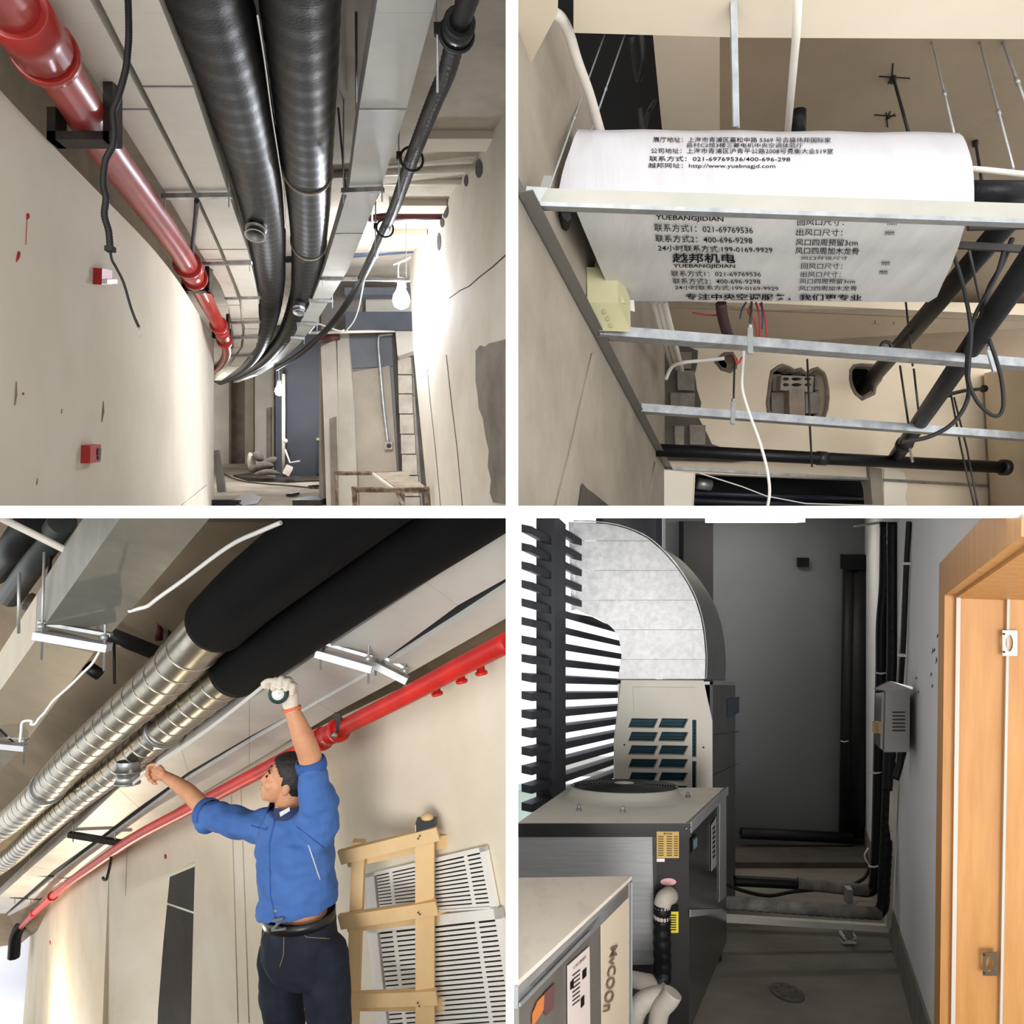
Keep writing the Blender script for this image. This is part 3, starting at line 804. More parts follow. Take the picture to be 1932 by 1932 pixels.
# dark shaft left of the downstand, its deep shade put into the concrete colour
shaft = mat('shaft_shade_concrete', (44, 44, 46), 0.95, col2=(30, 30, 32), scale=2)
struct(MB().prism([Bq(1000, -60, 3.3), Bq(1262, -60, 3.3), Bq(1290, 545, 3.3), Bq(1180, 545, 3.3)], V((0, 0, 0.2))), 'ceiling_shaft', shaft, 'dark shaft ceiling behind the hanging rods')

# --- back wall with its door opening and broken holes
def bw(pts, off=0.0): return [BW.hit(u, v, off) for u, v in pts]
hole1 = [(1457, 702), (1468, 694), (1476, 690), (1490, 694), (1500, 700), (1512, 698), (1522, 705), (1532, 700), (1542, 694), (1553, 704), (1556, 716), (1560, 735), (1563, 752), (1560, 772), (1556, 786), (1540, 792), (1520, 790), (1500, 791), (1480, 788), (1462, 785), (1450, 778), (1447, 760), (1452, 735), (1453, 718)]
hole2 = [(1604, 700), (1610, 691), (1624, 688), (1660, 690), (1668, 700), (1660, 716), (1650, 730), (1648, 742), (1636, 748), (1626, 752), (1614, 742), (1608, 728), (1604, 714)]
hole3 = [(1350, 684), (1356, 676), (1368, 668), (1382, 668), (1390, 680), (1388, 694), (1378, 700), (1362, 696)]
wall_top = 540
outer = [(1228, wall_top), (2080, wall_top), (2080, 975), (1660, 975), (1655, 930), (1648, 906), (1400, 897), (1312, 893), (1308, 975), (1228, 975)]
wallB = struct(MB().prism(bw(outer), -BW.n * 0.16, [bw(hole1), bw(hole2), bw(hole3)]), 'wall_back', SMOOTH_WALL, 'cream back wall with broken holes and a dark doorway')
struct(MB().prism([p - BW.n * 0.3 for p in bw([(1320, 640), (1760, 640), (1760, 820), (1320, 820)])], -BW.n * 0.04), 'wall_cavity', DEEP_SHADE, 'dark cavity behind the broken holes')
# rough plaster rims and the bricks inside the big hole
for k, (a, b, c, d) in enumerate(((1456, 740, 1488, 782), (1520, 740, 1548, 780), (1458, 706, 1474, 738), (1538, 706, 1553, 736))):
    MB().prism([BW.hit(u, v, -0.1) for u, v in ((a, b), (c, b), (c, d), (a, d))], -BW.n * 0.1).build('brick', BLOCKM, wallB)
slab_q = [(1474, 708), (1536, 710), (1533, 740), (1472, 736)]
hs = []
for r_, vy in ((0, 715), (1, 726)):
    for uu, du in ((1483, 6), (1503, 10), (1524, 6)):
        hs.append([BW.hit(uu + du * math.cos(x), vy + 3.2 * math.sin(x), -0.03) for x in [i * math.pi / 5 for i in range(10)]])
MB().prism([BW.hit(u, v, -0.03) for u, v in slab_q], -BW.n * 0.08, hs).build('hollow_brick', mat('pale_brick', (150, 140, 128), 0.95, col2=(118, 108, 98), scale=8), wallB, 'hollow brick with six openings')
MB().prism([BW.hit(u, v, -0.02) for u, v in ((1489, 736), (1518, 737), (1519, 786), (1490, 788))], -BW.n * 0.1).build('brick', mat('pink_brick', (146, 130, 118), 0.95, col2=(120, 106, 96), scale=8), wallB)
RIM = mat('broken_plaster_rim', (120, 108, 96), 0.95, col2=(86, 76, 68), scale=12, detail=7, bump=0.6)
for hl, n in ((hole1, 1.5), (hole2, 1.2), (hole3, 1.2)):
    MB().tube([BW.hit(u + RND.uniform(-n, n), v + RND.uniform(-n, n), 0.0) for u, v in hl], 0.016, 6, closed=True, smooth=False).build('broken_rim', RIM, wallB)
# chiselled left part of the back wall: exposed blocks
chis = [(1228, 640), (1262, 640), (1280, 648), (1316, 662), (1314, 690), (1310, 705), (1314, 735), (1322, 760), (1318, 790), (1334, 820), (1342, 838), (1366, 846), (1366, 856), (1400, 858), (1428, 868), (1380, 872), (1228, 868)]
MB().prism([BW.hit(u, v, 0.012) for u, v in chis], BW.n * 0.01).build('chiselled_area', CEMENT_DARK, wallB)
for a, b, c, d in ((1275, 700, 1308, 738), (1262, 742, 1308, 775), (1270, 804, 1288, 842), (1276, 665, 1302, 697), (1298, 802, 1328, 840)):
    MB().prism([BW.hit(u, v, 0.02) for u, v in ((a, b), (c, b + 1), (c - 1, d), (a + 1, d - 1))], BW.n * 0.03).build('block', BLOCKM, wallB)
# beam in front of the back wall, below the unit
struct(MB().prism([P(1240, 560, 5.5), P(2050, 575, 6.0), P(2050, 612, 6.0), P(1450, 585, 5.6), P(1240, 580, 5.5)], V((0, 0.2, 0))), 'trim_4', SMOOTH_WALL, 'cream beam face just below the wrapped unit')
struct(MB().prism([P(1240, 580, 5.5), P(1450, 585, 5.6), P(2050, 612, 6.0), BW.hit(2050, 690, 0.01), BW.hit(1500, 662, 0.01), BW.hit(1300, 655, 0.01)], V((0, 0, 0.05))), 'trim_5', TAUPE_CEIL, 'taupe soffit behind the cream beam face')
# door surround and dark room
struct(MB().prism([BW.hit(u, v, 0.05) for u, v in ((1245, 885), (1308, 893), (1304, 972), (1232, 972))], -BW.n * 0.1), 'trim_6', mat('white_jamb', (224, 216, 202), 0.8), 'pale pier left of the dark doorway')
struct(MB().prism([BW.hit(u, v, 0.04) for u, v in ((1640, 880), (1664, 884), (1668, 972), (1648, 972))], -BW.n * 0.1), 'trim_7', CEMENT, 'grey jamb right of the dark doorway')
struct(MB().prism([BW.hit(u, v, 0.012) for u, v in ((1668, 884), (1690, 886), (1706, 892), (1712, 915), (1708, 940), (1716, 972), (1668, 972))], -BW.n * 0.02), 'trim_8', mat('white_jamb', (224, 216, 202), 0.8), 'pale strip of new plaster right of the doorway')
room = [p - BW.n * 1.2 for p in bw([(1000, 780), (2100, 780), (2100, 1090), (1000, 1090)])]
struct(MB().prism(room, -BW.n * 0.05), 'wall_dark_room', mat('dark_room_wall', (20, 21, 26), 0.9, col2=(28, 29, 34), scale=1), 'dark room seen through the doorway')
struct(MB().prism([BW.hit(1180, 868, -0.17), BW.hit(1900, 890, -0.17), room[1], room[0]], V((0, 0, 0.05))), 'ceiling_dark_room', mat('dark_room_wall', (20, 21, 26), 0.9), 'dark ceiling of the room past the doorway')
for i, v in enumerate((930, 944)):
    line_wire('dark_pipe', [BW.hit(1300, v, -0.6), BW.hit(1670, v + 14, -0.6)], 0.03, mat('navy_pipe', (30, 32, 44), 0.5), '%s dark pipe inside the doorway' % ('upper', 'lower')[i], 'pipe', seg=10)
MB().lathe(BW.hit(1316, 912, -0.5), (BW.hit(1345, 916, -0.5) - BW.hit(1316, 912, -0.5)), [(0, 0.05), (0.12, 0.05)], 14).build('duct_stub', GALV, None, 'grey duct stub inside the dark doorway', 'duct')
line_wire('thin_cable', [BW.hit(1318, 892, 0.06), BW.hit(1400, 918, 0.06), BW.hit(1446, 936, 0.06), BW.hit(1520, 950, 0.06), BW.hit(1700, 955, 0.06)], 0.005, WHITE_CABLE, 'thin pale cable across the dark doorway', 'cable')
# right side wall
rA, rB = BW.hit(1862, 700), None
struct(MB().prism([BW.hit(1856, 705, 0.05), BW.hit(1870, 975, 0.05), P(2080, 1100, 4.6), P(2080, 640, 4.6)], V((0.1, 0.1, 0))), 'wall_right', SMOOTH_WALL, 'cream side wall right of the back wall')
scar = [(1800, 590), (1815, 582), (1836, 600), (1862, 598), (1880, 596), (1905, 600), (1932, 606), (1932, 640), (1905, 625), (1890, 640), (1880, 655), (1850, 662), (1845, 648), (1860, 634), (1850, 615)]
MB().prism([BW.hit(u + 2, v + 10, 0.02) for u, v in scar], BW.n * 0.01).build('plaster_scar', CONCRETE, wallB)
for u, v in ((1651, 611), (1686, 614)):
    a = P(u, v, 5.4)
    t_ = Plane(P(1450, 585, 5.6), P(2050, 612, 6.0), BW.hit(1500, 662, 0.01))
    tt = thing('pencil_cross', ['left pencilled cross under the beam', 'right pencilled cross under the beam'][u > 1660], 'mark', t_.hit(u, v, 0.003))
    MB().tube([t_.hit(u - 9, v, 0.004), t_.hit(u + 9, v, 0.004)], 0.003, 5).build('stroke', INK, tt)
    MB().tube([t_.hit(u, v - 6, 0.004), t_.hit(u, v + 6, 0.004)], 0.003, 5).build('stroke', INK, tt)

# --- steel angle on the left wall and the grid channels
CH = 0.036
def channel(name, label, a, b, w, h, m=GALV_BRIGHT, grp='zinc furring channels'):
    t = thing(name, label, 'channel', a, grp)
    d = (b - a).normalized(); x = d.cross(UP).normalized(); y = x.cross(d)
    MB().box(a - x * w / 2, b - a, x * w, y * 0.003).build('web', m, t)
    for s_ in (-1, 1):
        MB().box(a + x * (w / 2 - 0.0015) * s_ - x * 0.0015, b - a, x * 0.003, y * h).build('flange', m, t)
        MB().box(a + x * (w / 2 - 0.006) * s_ - x * 0.005 + y * h, b - a, x * 0.010, y * 0.003).build('lip', m, t)
    return t
a0, b0 = gA + (gA - gB) * 0.02, gB
t = thing('wall_angle', 'grey steel angle screwed along the rough left wall', 'angle', a0)
MB().bar(a0 + V((0.035, 0, 0.0)), b0 + V((0.035, 0, 0.0)), 0.045, 0.004).build('bottom_leg', mat('shadowed_zinc', (128, 126, 122), 0.5, 0.5), t)
MB().prism([a0 + LW.n * 0.004, b0 + LW.n * 0.004, b0 + LW.n * 0.004 + UP * 0.05, a0 + LW.n * 0.004 + UP * 0.05], LW.n * 0.004).build('wall_leg', mat('shadowed_zinc', (128, 126, 122), 0.5, 0.5), t)
channel('furring_channel', 'near zinc furring channel just below the wrapped unit', Bq(1126, 636, HG), Bq(2000, 702, HG), 0.1, 0.042)
channel('furring_channel', 'middle zinc furring channel crossing below the broken holes', Bq(1204, 778, HG), Bq(2000, 836, HG), 0.1, 0.045)
channel('furring_channel', 'thin zinc angle along the back wall above the doorway', Bq(1254, 886, HG), Bq(1876, 920, HG), 0.06, 0.02)
MB().bar(Bq(1880, 916, HG), Bq(1925, 905, HG), 0.06, 0.03).build('zinc_clip', GALV, None, 'zinc clip at the right end of the back wall angle', 'clip')

# --- big front rail
t = thing('support_rail', 'wide zinc rail across the front of the wrapped unit', 'rail', P(1018, 380, 2.42))
Yl, Yr_ = 2.42, 2.50
def rail(u, v):
    return P(u, v, lerp(Yl, Yr_, (u - 1018) / 890))
face = [rail(1033, 355), rail(2010, 386), rail(2010, 416), rail(1018, 380)]
MB().prism(face, V((0, 0.006, 0))).build('face_plate', mat('pale_zinc', (184, 181, 170), 0.5, 0.35, col2=(170, 167, 158), scale=3), t)
lip = [rail(1018, 380), rail(2010, 416)]
MB().hexa([lip[0], lip[1], lip[1] + V((0, 0.05, 0.0)), lip[0] + V((0, 0.05, 0.0)), lip[0] - V((0, 0, 0.014)), lip[1] - V((0, 0, 0.014)), lip[1] + V((0, 0.05, -0.01)), lip[0] + V((0, 0.05, -0.01))]).build('bottom_lip', GALV_BRIGHT, t)
MB().prism([rail(994, 351), rail(1034, 354), rail(1019, 380), rail(986, 380)], V((0, 0.03, 0))).build('end_joint', GALV, t, 'overlapping zinc end joint')
MB().prism([P(1026, 331, 2.46), P(1042, 331, 2.46), P(1034, 356, 2.44), P(1018, 356, 2.44)], V((0, 0.02, 0))).build('corner_clip', GALV, t)

# --- the wrapped ceiling unit
prof = [(396, 2.75, 1053, 1838), (380, 2.75, 1053, 1838), (355, 2.752, 1055, 1838), (330, 2.762, 1060, 1837), (305, 2.785, 1067, 1834), (280, 2.825, 1076, 1829), (262, 2.87, 1082, 1823), (250, 2.92, 1087, 1817), (244, 2.965, 1091, 1810)]
def Yfront(v):
    return interp([(a, b) for a, b, _, _ in reversed(prof)], v)
FILM = mat('white_foam_film', (214, 212, 217), 0.42, col2=(204, 202, 208), scale=2.0, detail=3, bump=0.25, bscale=9, stretch=(6, 1, 0.4), coat=0.2)
t = thing('ceiling_air_unit', 'ceiling air unit wrapped in printed white foam film', 'air conditioner', P(1445, 396, 2.75))
rows = []
for v, Y, l, r in prof:
    n = 24
    rows.append([P(lerp(l, r, k / n), v + (0.0 if v > 300 else 1.2 * math.sin(k * 1.1)) + (6.0 * k / n if v < 300 else 0), Y) for k in range(n + 1)])
top_back = [p + V((0, 0.55, 0.0)) for p in rows[-1]]
rows_all = rows + [top_back]
film = MB().grid(rows_all).build('front_film', FILM, t, 'white film over the front')
HB = 1.673
bot = []
for v, l, r in ((386, 1070, 1836), (400, 1088, 1828), (430, 1100, 1818), (468, 1117, 1806), (472, 1118, 1804), (500, 1130, 1794), (530, 1143, 1779), (556, 1155, 1768), (568, 1161, 1752)):
    n = 24
    bot.append([Bq(lerp(l, r, k / n), v + (4 if v < 560 else 2) * k / n, HB) + V((0, 0, -0.004 if 440 < v < 470 else 0)) for k in range(n + 1)])
under = MB().shell(bot, V((0, 0, 0.006))).build('underside_film', mat('grey_white_film', (216, 213, 210), 0.45, col2=(200, 197, 194), scale=2.0, bump=0.2, bscale=8, stretch=(5, 1, 1)), t, 'printed film under the unit')
# sheet steel body inside the film
b0_, b1_, b2_, b3_ = bot[1][0], bot[1][-1], bot[-1][-1], bot[-1][0]
body = [p + UP * 0.008 for p in (b0_, b1_, b2_, b3_)]
MB().hexa(body + [p + UP * 0.22 + V((0, 0.05, 0)) for p in body]).build('steel_body', GALV, t)
MB().prism([P(1056, 394, 2.77), P(1074, 394, 2.77), P(1078, 412, 2.78), P(1072, 418, 2.78), P(1063, 412, 2.78)], V((0, 0.1, 0))).build('foam_end', BLACK_FOAM, t)
# print on the film
def print_front(s, u0, v0_, u1, v1_, bold=False):
    q = [P(u, v, Yfront(v) - 0.004) for u, v in ((u0, v0_), (u1, v0_ + 1), (u1, v1_ + 1), (u0, v1_))]
    lettering(MBf, s, *q, bold=bold)
def print_under(s, u0, v0_, u1, v1_, dv=0, sk=0, bold=False):
    q = [Bq(u, v, HB - 0.007) for u, v in ((u0, v0_), (u1, v0_ + dv), (u1 + sk, v1_ + dv), (u0 + sk, v1_))]
    lettering(MBu, s, *q, bold=bold)
MBf = MB(); MBu = MB()
print_front('展厅地址：上海市青浦区嘉松中路 5369 号吉盛伟邦国际家', 1232, 258, 1568, 268)
print_front('县村C2馆3楼三菱电机中央空调体验厅', 1295, 269, 1515, 277.5)
print_front('公司地址：上海市青浦区沪青平公路2008号竞衡大业519室', 1228, 279, 1572, 289)
print_front('联系方式：021-69769536/400-696-298', 1225, 294, 1491, 304)
print_front('越邦网址：http://www.yuebnagjd.com', 1223, 307, 1463, 318)
MBf.build('lettering', INK, film, kind='stuff')
print_under('越邦机电', 1234, 388, 1365, 404, 2, 0, True)
print_under('YUEBANGJIDIAN', 1237, 405, 1365, 417, 4, 0, True)
print_under('联系方式1：021-69769536', 1234, 422, 1420, 437, 5, 1)
print_under('联系方式2：400-696-9298', 1236, 443, 1419, 457, 4, 1)
print_under('24小时联系方式:199-0169-9929', 1241, 462, 1457, 474, 4, 1)
print_under('回风口尺寸：', 1505, 412, 1593, 426, 0, -1)
print_under('mm', 1676, 417, 1693, 425, 0, -2)
print_under('出风口尺寸：', 1503, 432, 1590, 445, 1, -1)
print_under('mm', 1671, 437, 1688, 444, 0, -2)
print_under('风口四周预留3cm', 1502, 451, 1619, 464, 1, -1)
print_under('风口四周加木龙骨', 1501, 467, 1621, 480, 1, -1)
print_under('越邦机电', 1268, 478, 1387, 496, 1, 1, True)
print_under('YUEBANGJIDIAN', 1270, 498, 1387, 507, 1, 0, True)
print_under('联系方式1：021-69769536', 1266, 511, 1435, 522, 1, 1)
print_under('联系方式2：400-696-9298', 1269, 525, 1434, 536, 1, 1)
print_under('24小时联系方式:199-0169-9929', 1273, 538, 1468, 547, 2, 1)
print_under('风口开设尺寸', 1512, 484, 1600, 491, 0, -1)
print_under('回风口尺寸：', 1512, 497, 1590, 508, 0, -1)
print_under('mm', 1664, 494, 1679, 501, 0, -1)
print_under('出风口尺寸：', 1511, 513, 1587, 523, 0, -1)
print_under('mm', 1660, 511, 1675, 518, 0, -1)
print_under('风口四周预留3cm', 1509, 526, 1614, 536, 0, -1)
print_under('风口四周加木龙骨', 1508, 540, 1617, 549, 0, -1)
print_under('专注中央空调服务，我们更专业', 1293, 554, 1626, 566, 2, 0, True)
MBu.build('lettering', INK, under, kind='stuff')

# cream electrical box at the left end of the unit
YEL = mat('cream_enamel', (206, 200, 158), 0.5, col2=(190, 184, 144), scale=3)
t = thing('control_box', 'cream metal control box with three knockouts left of the unit', 'box', P(1127, 622, 3.4))
q = [P(1108, 570, 3.25), P(1166, 571, 3.25), P(1190, 626, 3.33), P(1131, 624, 3.33)]
w = [P(1126, 488, 3.36), P(1150, 488, 3.36), P(1168, 560, 3.36)]
front = Plane(q[0], q[1], q[2])
MB().hexa(q + [p + V((0.0, 0.02, 0.16)) for p in q]).build('case', YEL, t)
MB().prism([P(1125, 488, 3.3), P(1142, 490, 3.3), P(1180, 572, 3.28), P(1108, 569, 3.26)], V((0, 0.1, 0.02))).build('cover', YEL, t)
for u, v in ((1140, 588), (1147, 601), (1153, 614)):
    c = front.hit(u, v, 0.002)
    MB().lathe(c, front.n, [(0, 0.010), (0.003, 0.010), (0.003, 0.007)], 16).build('knockout', mat('cream_shade', (178, 172, 134), 0.5), t)
MB().prism([P(1178, 566, 3.4), P(1196, 566, 3.4), P(1198, 588, 3.42), P(1188, 586, 3.42)], V((0, 0.02, 0))).build('terminal_block', WHITE_PLASTIC, t)
# cream pipes bundle beside it
for i, (a, b) in enumerate((((1232, 568), (1268, 690)), ((1242, 568), (1278, 694)), ((1252, 568), (1286, 698)))):
    line_wire('cream_conduit', [P(*a, 3.9), P(*b, 5.3)], 0.018, WHITE_PLASTIC, '%s of three cream conduits behind the control box' % ('leftmost', 'middle', 'rightmost')[i], 'conduit', 'cream conduits behind the control box', seg=10)
wire('white_cable', [P(1366, 676, 5.0), P(1330, 680, 5.0), P(1290, 684, 5.0), P(1268, 692, 5.05), P(1256, 716, 5.1)], 0.013, WHITE_CABLE, 'thick white cable curving to the exposed blocks', 'cable')
# wires below the unit
WR = mat('red_wire', (176, 44, 44), 0.5); WBu = mat('blue_wire', (50, 70, 110), 0.5)
for i, (pts, m, lab) in enumerate((
    (((1419, 570), (1412, 590), (1424, 606), (1430, 640)), WR, 'red wire curling down left of the hanger'),
    (((1426, 570), (1432, 592), (1434, 616), (1434, 642)), WR, 'red wire hanging straight beside the hanger'),
    (((1434, 572), (1444, 600), (1446, 622), (1449, 644)), WR, 'rightmost red wire hanging below the unit'),
    (((1408, 570), (1400, 584), (1396, 602)), WBu, 'short blue wire curling under the unit'),
    (((1437, 570), (1439, 600), (1438, 620)), WBu, 'dark blue wire hanging under the unit'),
    (((1307, 590), (1330, 594), (1362, 595)), WR, 'taped red wire end sticking out to the left'),
    (((1385, 670), (1392, 686), (1400, 674)), WR, 'small red wire loop below the near channel'))):
    wire('loose_wire', [P(u, v, 3.6) for u, v in pts], 0.0045, m, lab, 'wire', 'loose wires under the unit', n=6, seg=6)
wire('black_sleeve', [P(1360, 572, 3.5), P(1364, 600, 3.55), P(1374, 636, 3.6)], 0.026, mat('dark_maroon_tape', (58, 34, 34), 0.6), 'dark taped cable bundle dropping from the unit', 'cable')
wire('white_lead', [P(u, v, 4.0) for u, v in ((1404, 640), (1402, 680), (1400, 730), (1412, 775), (1432, 830), (1446, 880), (1452, 925), (1447, 962))], 0.0085, WHITE_CABLE, 'long white lead hanging past both furring channels', 'cable')

# --- hanger rods and clips at the channels
def clip(label, top, mid, bot_, Y0, Y1):
    tt = thing('channel_hanger', label, 'hanger', P(*bot_, Y1), 'rod hangers of the furring channels')
    MB().tube([P(*top, Y0), P(*mid, Y1)], 0.006, 8).build('rod', DARK_STEEL, tt)
    p, q_ = P(*mid, Y1 - 0.02), P(*bot_, Y1 - 0.06)
    MB().bar(p, q_, 0.025, 0.012, V((0, 1, 0))).build('clip', GALV, tt)
    MB().lathe(p, V((0, 0, 1)), [(0, 0.012), (0.02, 0.012)], 6).build('nut', GALV, tt)
clip('channel hanger with clip at the near channel amid the red wires', (1418, 570), (1415, 620), (1415, 668), 3.45, 3.42)
clip('channel hanger with clip at the middle channel', (1386, 678), (1384, 758), (1382, 800), 4.6, 4.38)
clip('channel hanger at the right end of the near channel', (1862, 560), (1866, 660), (1878, 702), 3.8, 3.5)
for (pts, Y0, Y1, lab) in ((((1523, 678), (1528, 792)), 5.3, 5.0, 'thin rod passing in front of the broken hole'), (((1528, 804), (1532, 880)), 4.74, 5.46, 'thin rod with a nut above the doorway'),
                      (((1709, 570), (1722, 690)), 5.2, 4.9, 'left of two thin rods behind the upper slanting pipe'), (((1698, 690), (1714, 800)), 4.9, 4.8, 'thin rod left of the lower slanting pipe'), (((1724, 696), (1733, 775)), 4.9, 4.8, 'thin rod just behind the lower slanting pipe'),
                      (((1828, 470), (1852, 582)), 3.8, 4.0, 'dark thin rod between the two slanting pipes'),
                      (((1795, 748), (1812, 840), (1840, 962)), 5.5, 5.0, 'left of two rods at the right end of the back wall'), (((1800, 750), (1825, 850), (1846, 962)), 5.5, 5.0, 'right of two rods at the right end of the back wall')):
    n = len(pts)
    line_wire('hanging_rod', [P(u, v, lerp(Y0, Y1, k / (n - 1))) for k, (u, v) in enumerate(pts)], 0.007, DARK_STEEL, lab, 'rod')
# rods of the unit and the grid above it
for (a, b, Y0, Y1, lab, r) in (((1142, 62), (1031, 369), 3.9, 2.50, 'left zinc rod rising from the rail corner', 0.004), ((1180, 62), (1116, 246), 3.9, 3.05, 'second zinc rod rising behind the left end of the unit', 0.004),
                         ((1754, 60), (1800, 252), 3.6, 3.1, 'zinc rod rising behind the right half of the unit', 0.005), ((1844, 60), (1912, 318), 3.6, 2.95, 'threaded rod right of the wrapped unit', 0.0055), ((1885, 60), (1940, 210), 3.6, 3.2, 'short rod in the top right corner of the ceiling', 0.007)):
    tt = thing('suspension_rod', lab, 'rod', P(*b, Y1), 'suspension rods of the unit')
    MB().tube([P(*a, Y0), P(*b, Y1)], r, 8).build('rod', GALV, tt)
    m_ = lerp(P(*a, Y0), P(*b, Y1), 0.62)
    d = (P(*b, Y1) - P(*a, Y0)).normalized()
    MB().lathe(m_, d, [(0, r * 1.5), (0.04, r * 1.5)], 8).build('coupler', GALV, tt)
CP = Plane(Bq(1500, 100, 2.95), Bq(1800, 100, 2.95), Bq(1500, 200, 2.95))
for (u, v, q, lab) in ((1685, 145, (1714, 250), 'black anchor rod from a pencilled star on the ceiling'), (1840, 266, (1853, 345), 'short black anchor rod above the black pipe end')):
    tt = thing('anchor_rod', lab, 'rod', CP.hit(u, v), 'black anchor rods')
    MB().tube([CP.hit(u, v), P(*q, CP.hit(u, v).y - 0.3)], 0.008, 8).build('rod', BLACK_PIPE, tt)
    MB().lathe(CP.hit(u, v), V((0, 0, -1)), [(0, 0.016), (0.03, 0.016)], 8).build('anchor', BLACK_PIPE, tt)
for nm, strokes, lab in (('pencil_star', (((1659, 144), (1717, 148)), ((1685, 120), (1683, 150)), ((1681, 150), (1676, 158))), 'pencilled star round the ceiling anchor'),
                         ('pencil_scribble', (((1650, 217), (1690, 219)), ((1672, 213), (1675, 240)), ((1680, 211), (1672, 226)), ((1672, 226), (1689, 215))), 'pencilled scribble on the ceiling above the unit')):
    tt = thing(nm, lab, 'mark', CP.hit(*strokes[0][0]))
    for a, b in strokes:
        MB().tube([CP.hit(*a, 0.003), CP.hit(*b, 0.003)], 0.003, 5).build('stroke', INK, tt)
# dropped channel and white conduit at the top
t = thing('drop_channel', 'zinc channel dropping from the beam to just above the unit', 'channel', P(1388, 238, 2.6))
p, q = P(1381, -80, 2.42), P(1388, 238, 2.66)
MB().bar(p, q, 0.02, 0.012, V((0, 1, 0))).build('web', GALV_BRIGHT, t)
MB().bar(p + V((0.011, 0.012, 0)), q + V((0.011, 0.012, 0)), 0.003, 0.03, V((0, 1, 0))).build('flange', GALV, t)
line_wire('white_conduit', [P(1509, -80, 2.24), P(1502, 70, 2.52), P(1486, 252, 3.25)], 0.014, WHITE_PLASTIC, 'straight white conduit dropping behind the middle of the unit', 'conduit', seg=12)
wire('white_conduit', [P(u, v, Y) for u, v, Y in ((1015, 10, 2.45), (1036, 22, 2.5), (1056, 32, 2.55), (1073, 62, 2.65), (1089, 114, 2.75), (1112, 177, 2.9), (1131, 242, 3.05), (1138, 262, 3.1))], 0.019, WHITE_PLASTIC, 'bent white conduit in the top left corner', 'conduit', seg=12)
MB().lathe(P(1506, 250, 3.25), V((0.02, 0, 1)), [(0, 0.032), (0.095, 0.032), (0.095, 0.024), (0.05, 0.022)], 16).build('pipe_stub', BLACK_FOAM, None, 'short black pipe stub standing behind the unit', 'pipe')
for i, (a, b, c, r) in enumerate((((1192, 70), (1204, 150), (1214, 110), 0.014), ((1236, 190), (1222, 215), (1214, 250), 0.012))):
    wire('black_coil', [P(*a, 3.6), P(*b, 3.7), P(*c, 3.6), P(c[0] - 6, c[1] - 45, 3.6)], r, BLACK_RUBBER, ('upper', 'lower')[i] + ' loop of black cable in the dark shaft', 'cable')

# --- black pipes
def pipe(name, lab, pts, r, extra=()):
    tt = thing(name, lab, 'pipe', pts[-1], 'black insulated pipes')
    MB().tube(pts, r, 20).build('pipe_run', BLACK_FOAM, tt)
    for c, d, w, rr in extra:
        MB().lathe(c, d, [(0, r * 0.9), (0, rr), (w, rr), (w, r * 0.9)], 20).build('collar', BLACK_PIPE, tt)
    return tt
pipe('black_pipe', 'black pipe leaving the right end of the wrapped unit', [P(1815, 362, 2.9), P(1990, 362, 2.9)], 0.043)
line_wire('white_hose', [P(1825, 318, 2.95), P(1870, 322, 2.95), P(1990, 335, 2.95)], 0.012, WHITE_PLASTIC, 'thin white hose leaving the unit above the black pipe', 'hose', seg=10)
hp1 = 2.23
a, b = Bq(1925, 390, hp1), BW.hit(1628, 734, -0.14)
p1 = pipe('black_pipe', 'upper slanting black pipe running into a broken hole', [a, lerp(a, b, 0.3), lerp(a, b, 0.34), b], 0.058)
c = lerp(a, b, 0.62)
a, b = Bq(1990, 425, 1.56), Bq(1686, 868, 1.54)
pipe('black_pipe', 'lower slanting black pipe joining the long black pipe', [a, b], 0.05, [(lerp(a, b, 0.86), (b - a).normalized(), 0.06, 0.058)])
a, b = Bq(1238, 849, 1.5), Bq(1896, 882, 1.5)
t = pipe('black_pipe', 'long horizontal black pipe across the back above the doorway', [a, b], 0.046, [(b - (b - a).normalized() * 0.03, (b - a).normalized(), 0.05, 0.062), (lerp(a, b, 0.44), (b - a).normalized(), 0.07, 0.052)])
a, b = Bq(1590, 656, 2.2), Bq(1690, 664, 2.2)
pipe('black_pipe', 'short dark pipe at the foot of the upper slanting pipe', [a, b], 0.02)
t = thing('ring_clamp', 'black ring clamp on the upper slanting pipe', 'clamp', P(1670, 655, 4.9))
MB().tube([P(1672 + 10 * math.cos(k * math.pi / 8), 655 + 10 * math.sin(k * math.pi / 8), 4.9) for k in range(16)], 0.012, 8, closed=True).build('ring', BLACK_PIPE, t)
MB().bar(P(1712, 826, 5.22), P(1722, 872, 5.25), 0.012, 0.012).build('pipe_strap', GALV, None, 'small zinc strap below the lower slanting pipe', 'strap')
# black cable loops at right
for pts, Y, r, lab in ((((1795, 470), (1812, 520), (1826, 580), (1832, 630), (1828, 690), (1828, 720), (1842, 755), (1866, 780), (1884, 784), (1893, 765), (1890, 720), (1880, 680), (1866, 640)), 3.25, 0.0085, 'long black cable looping below the near channel at right'),
                  (((1895, 470), (1880, 520), (1858, 560), (1838, 600), (1828, 650), (1824, 700), (1828, 740), (1816, 775), (1790, 805), (1750, 825), (1712, 832), (1700, 834)), 3.3, 0.0095, 'black cable sweeping down to the lower slanting pipe'),
                  (((1910, 450), (1890, 500), (1868, 540), (1856, 575), (1852, 600)), 3.35, 0.012, 'short black cable hanging in the right corner')):
    wire('black_cable', [P(u, v, Y) for u, v in pts], r, BLACK_RUBBER, lab, 'cable')
t = thing('black_hook', 'black hooked bar sticking out of the back wall', 'hook', P(1790, 743, 5.6))
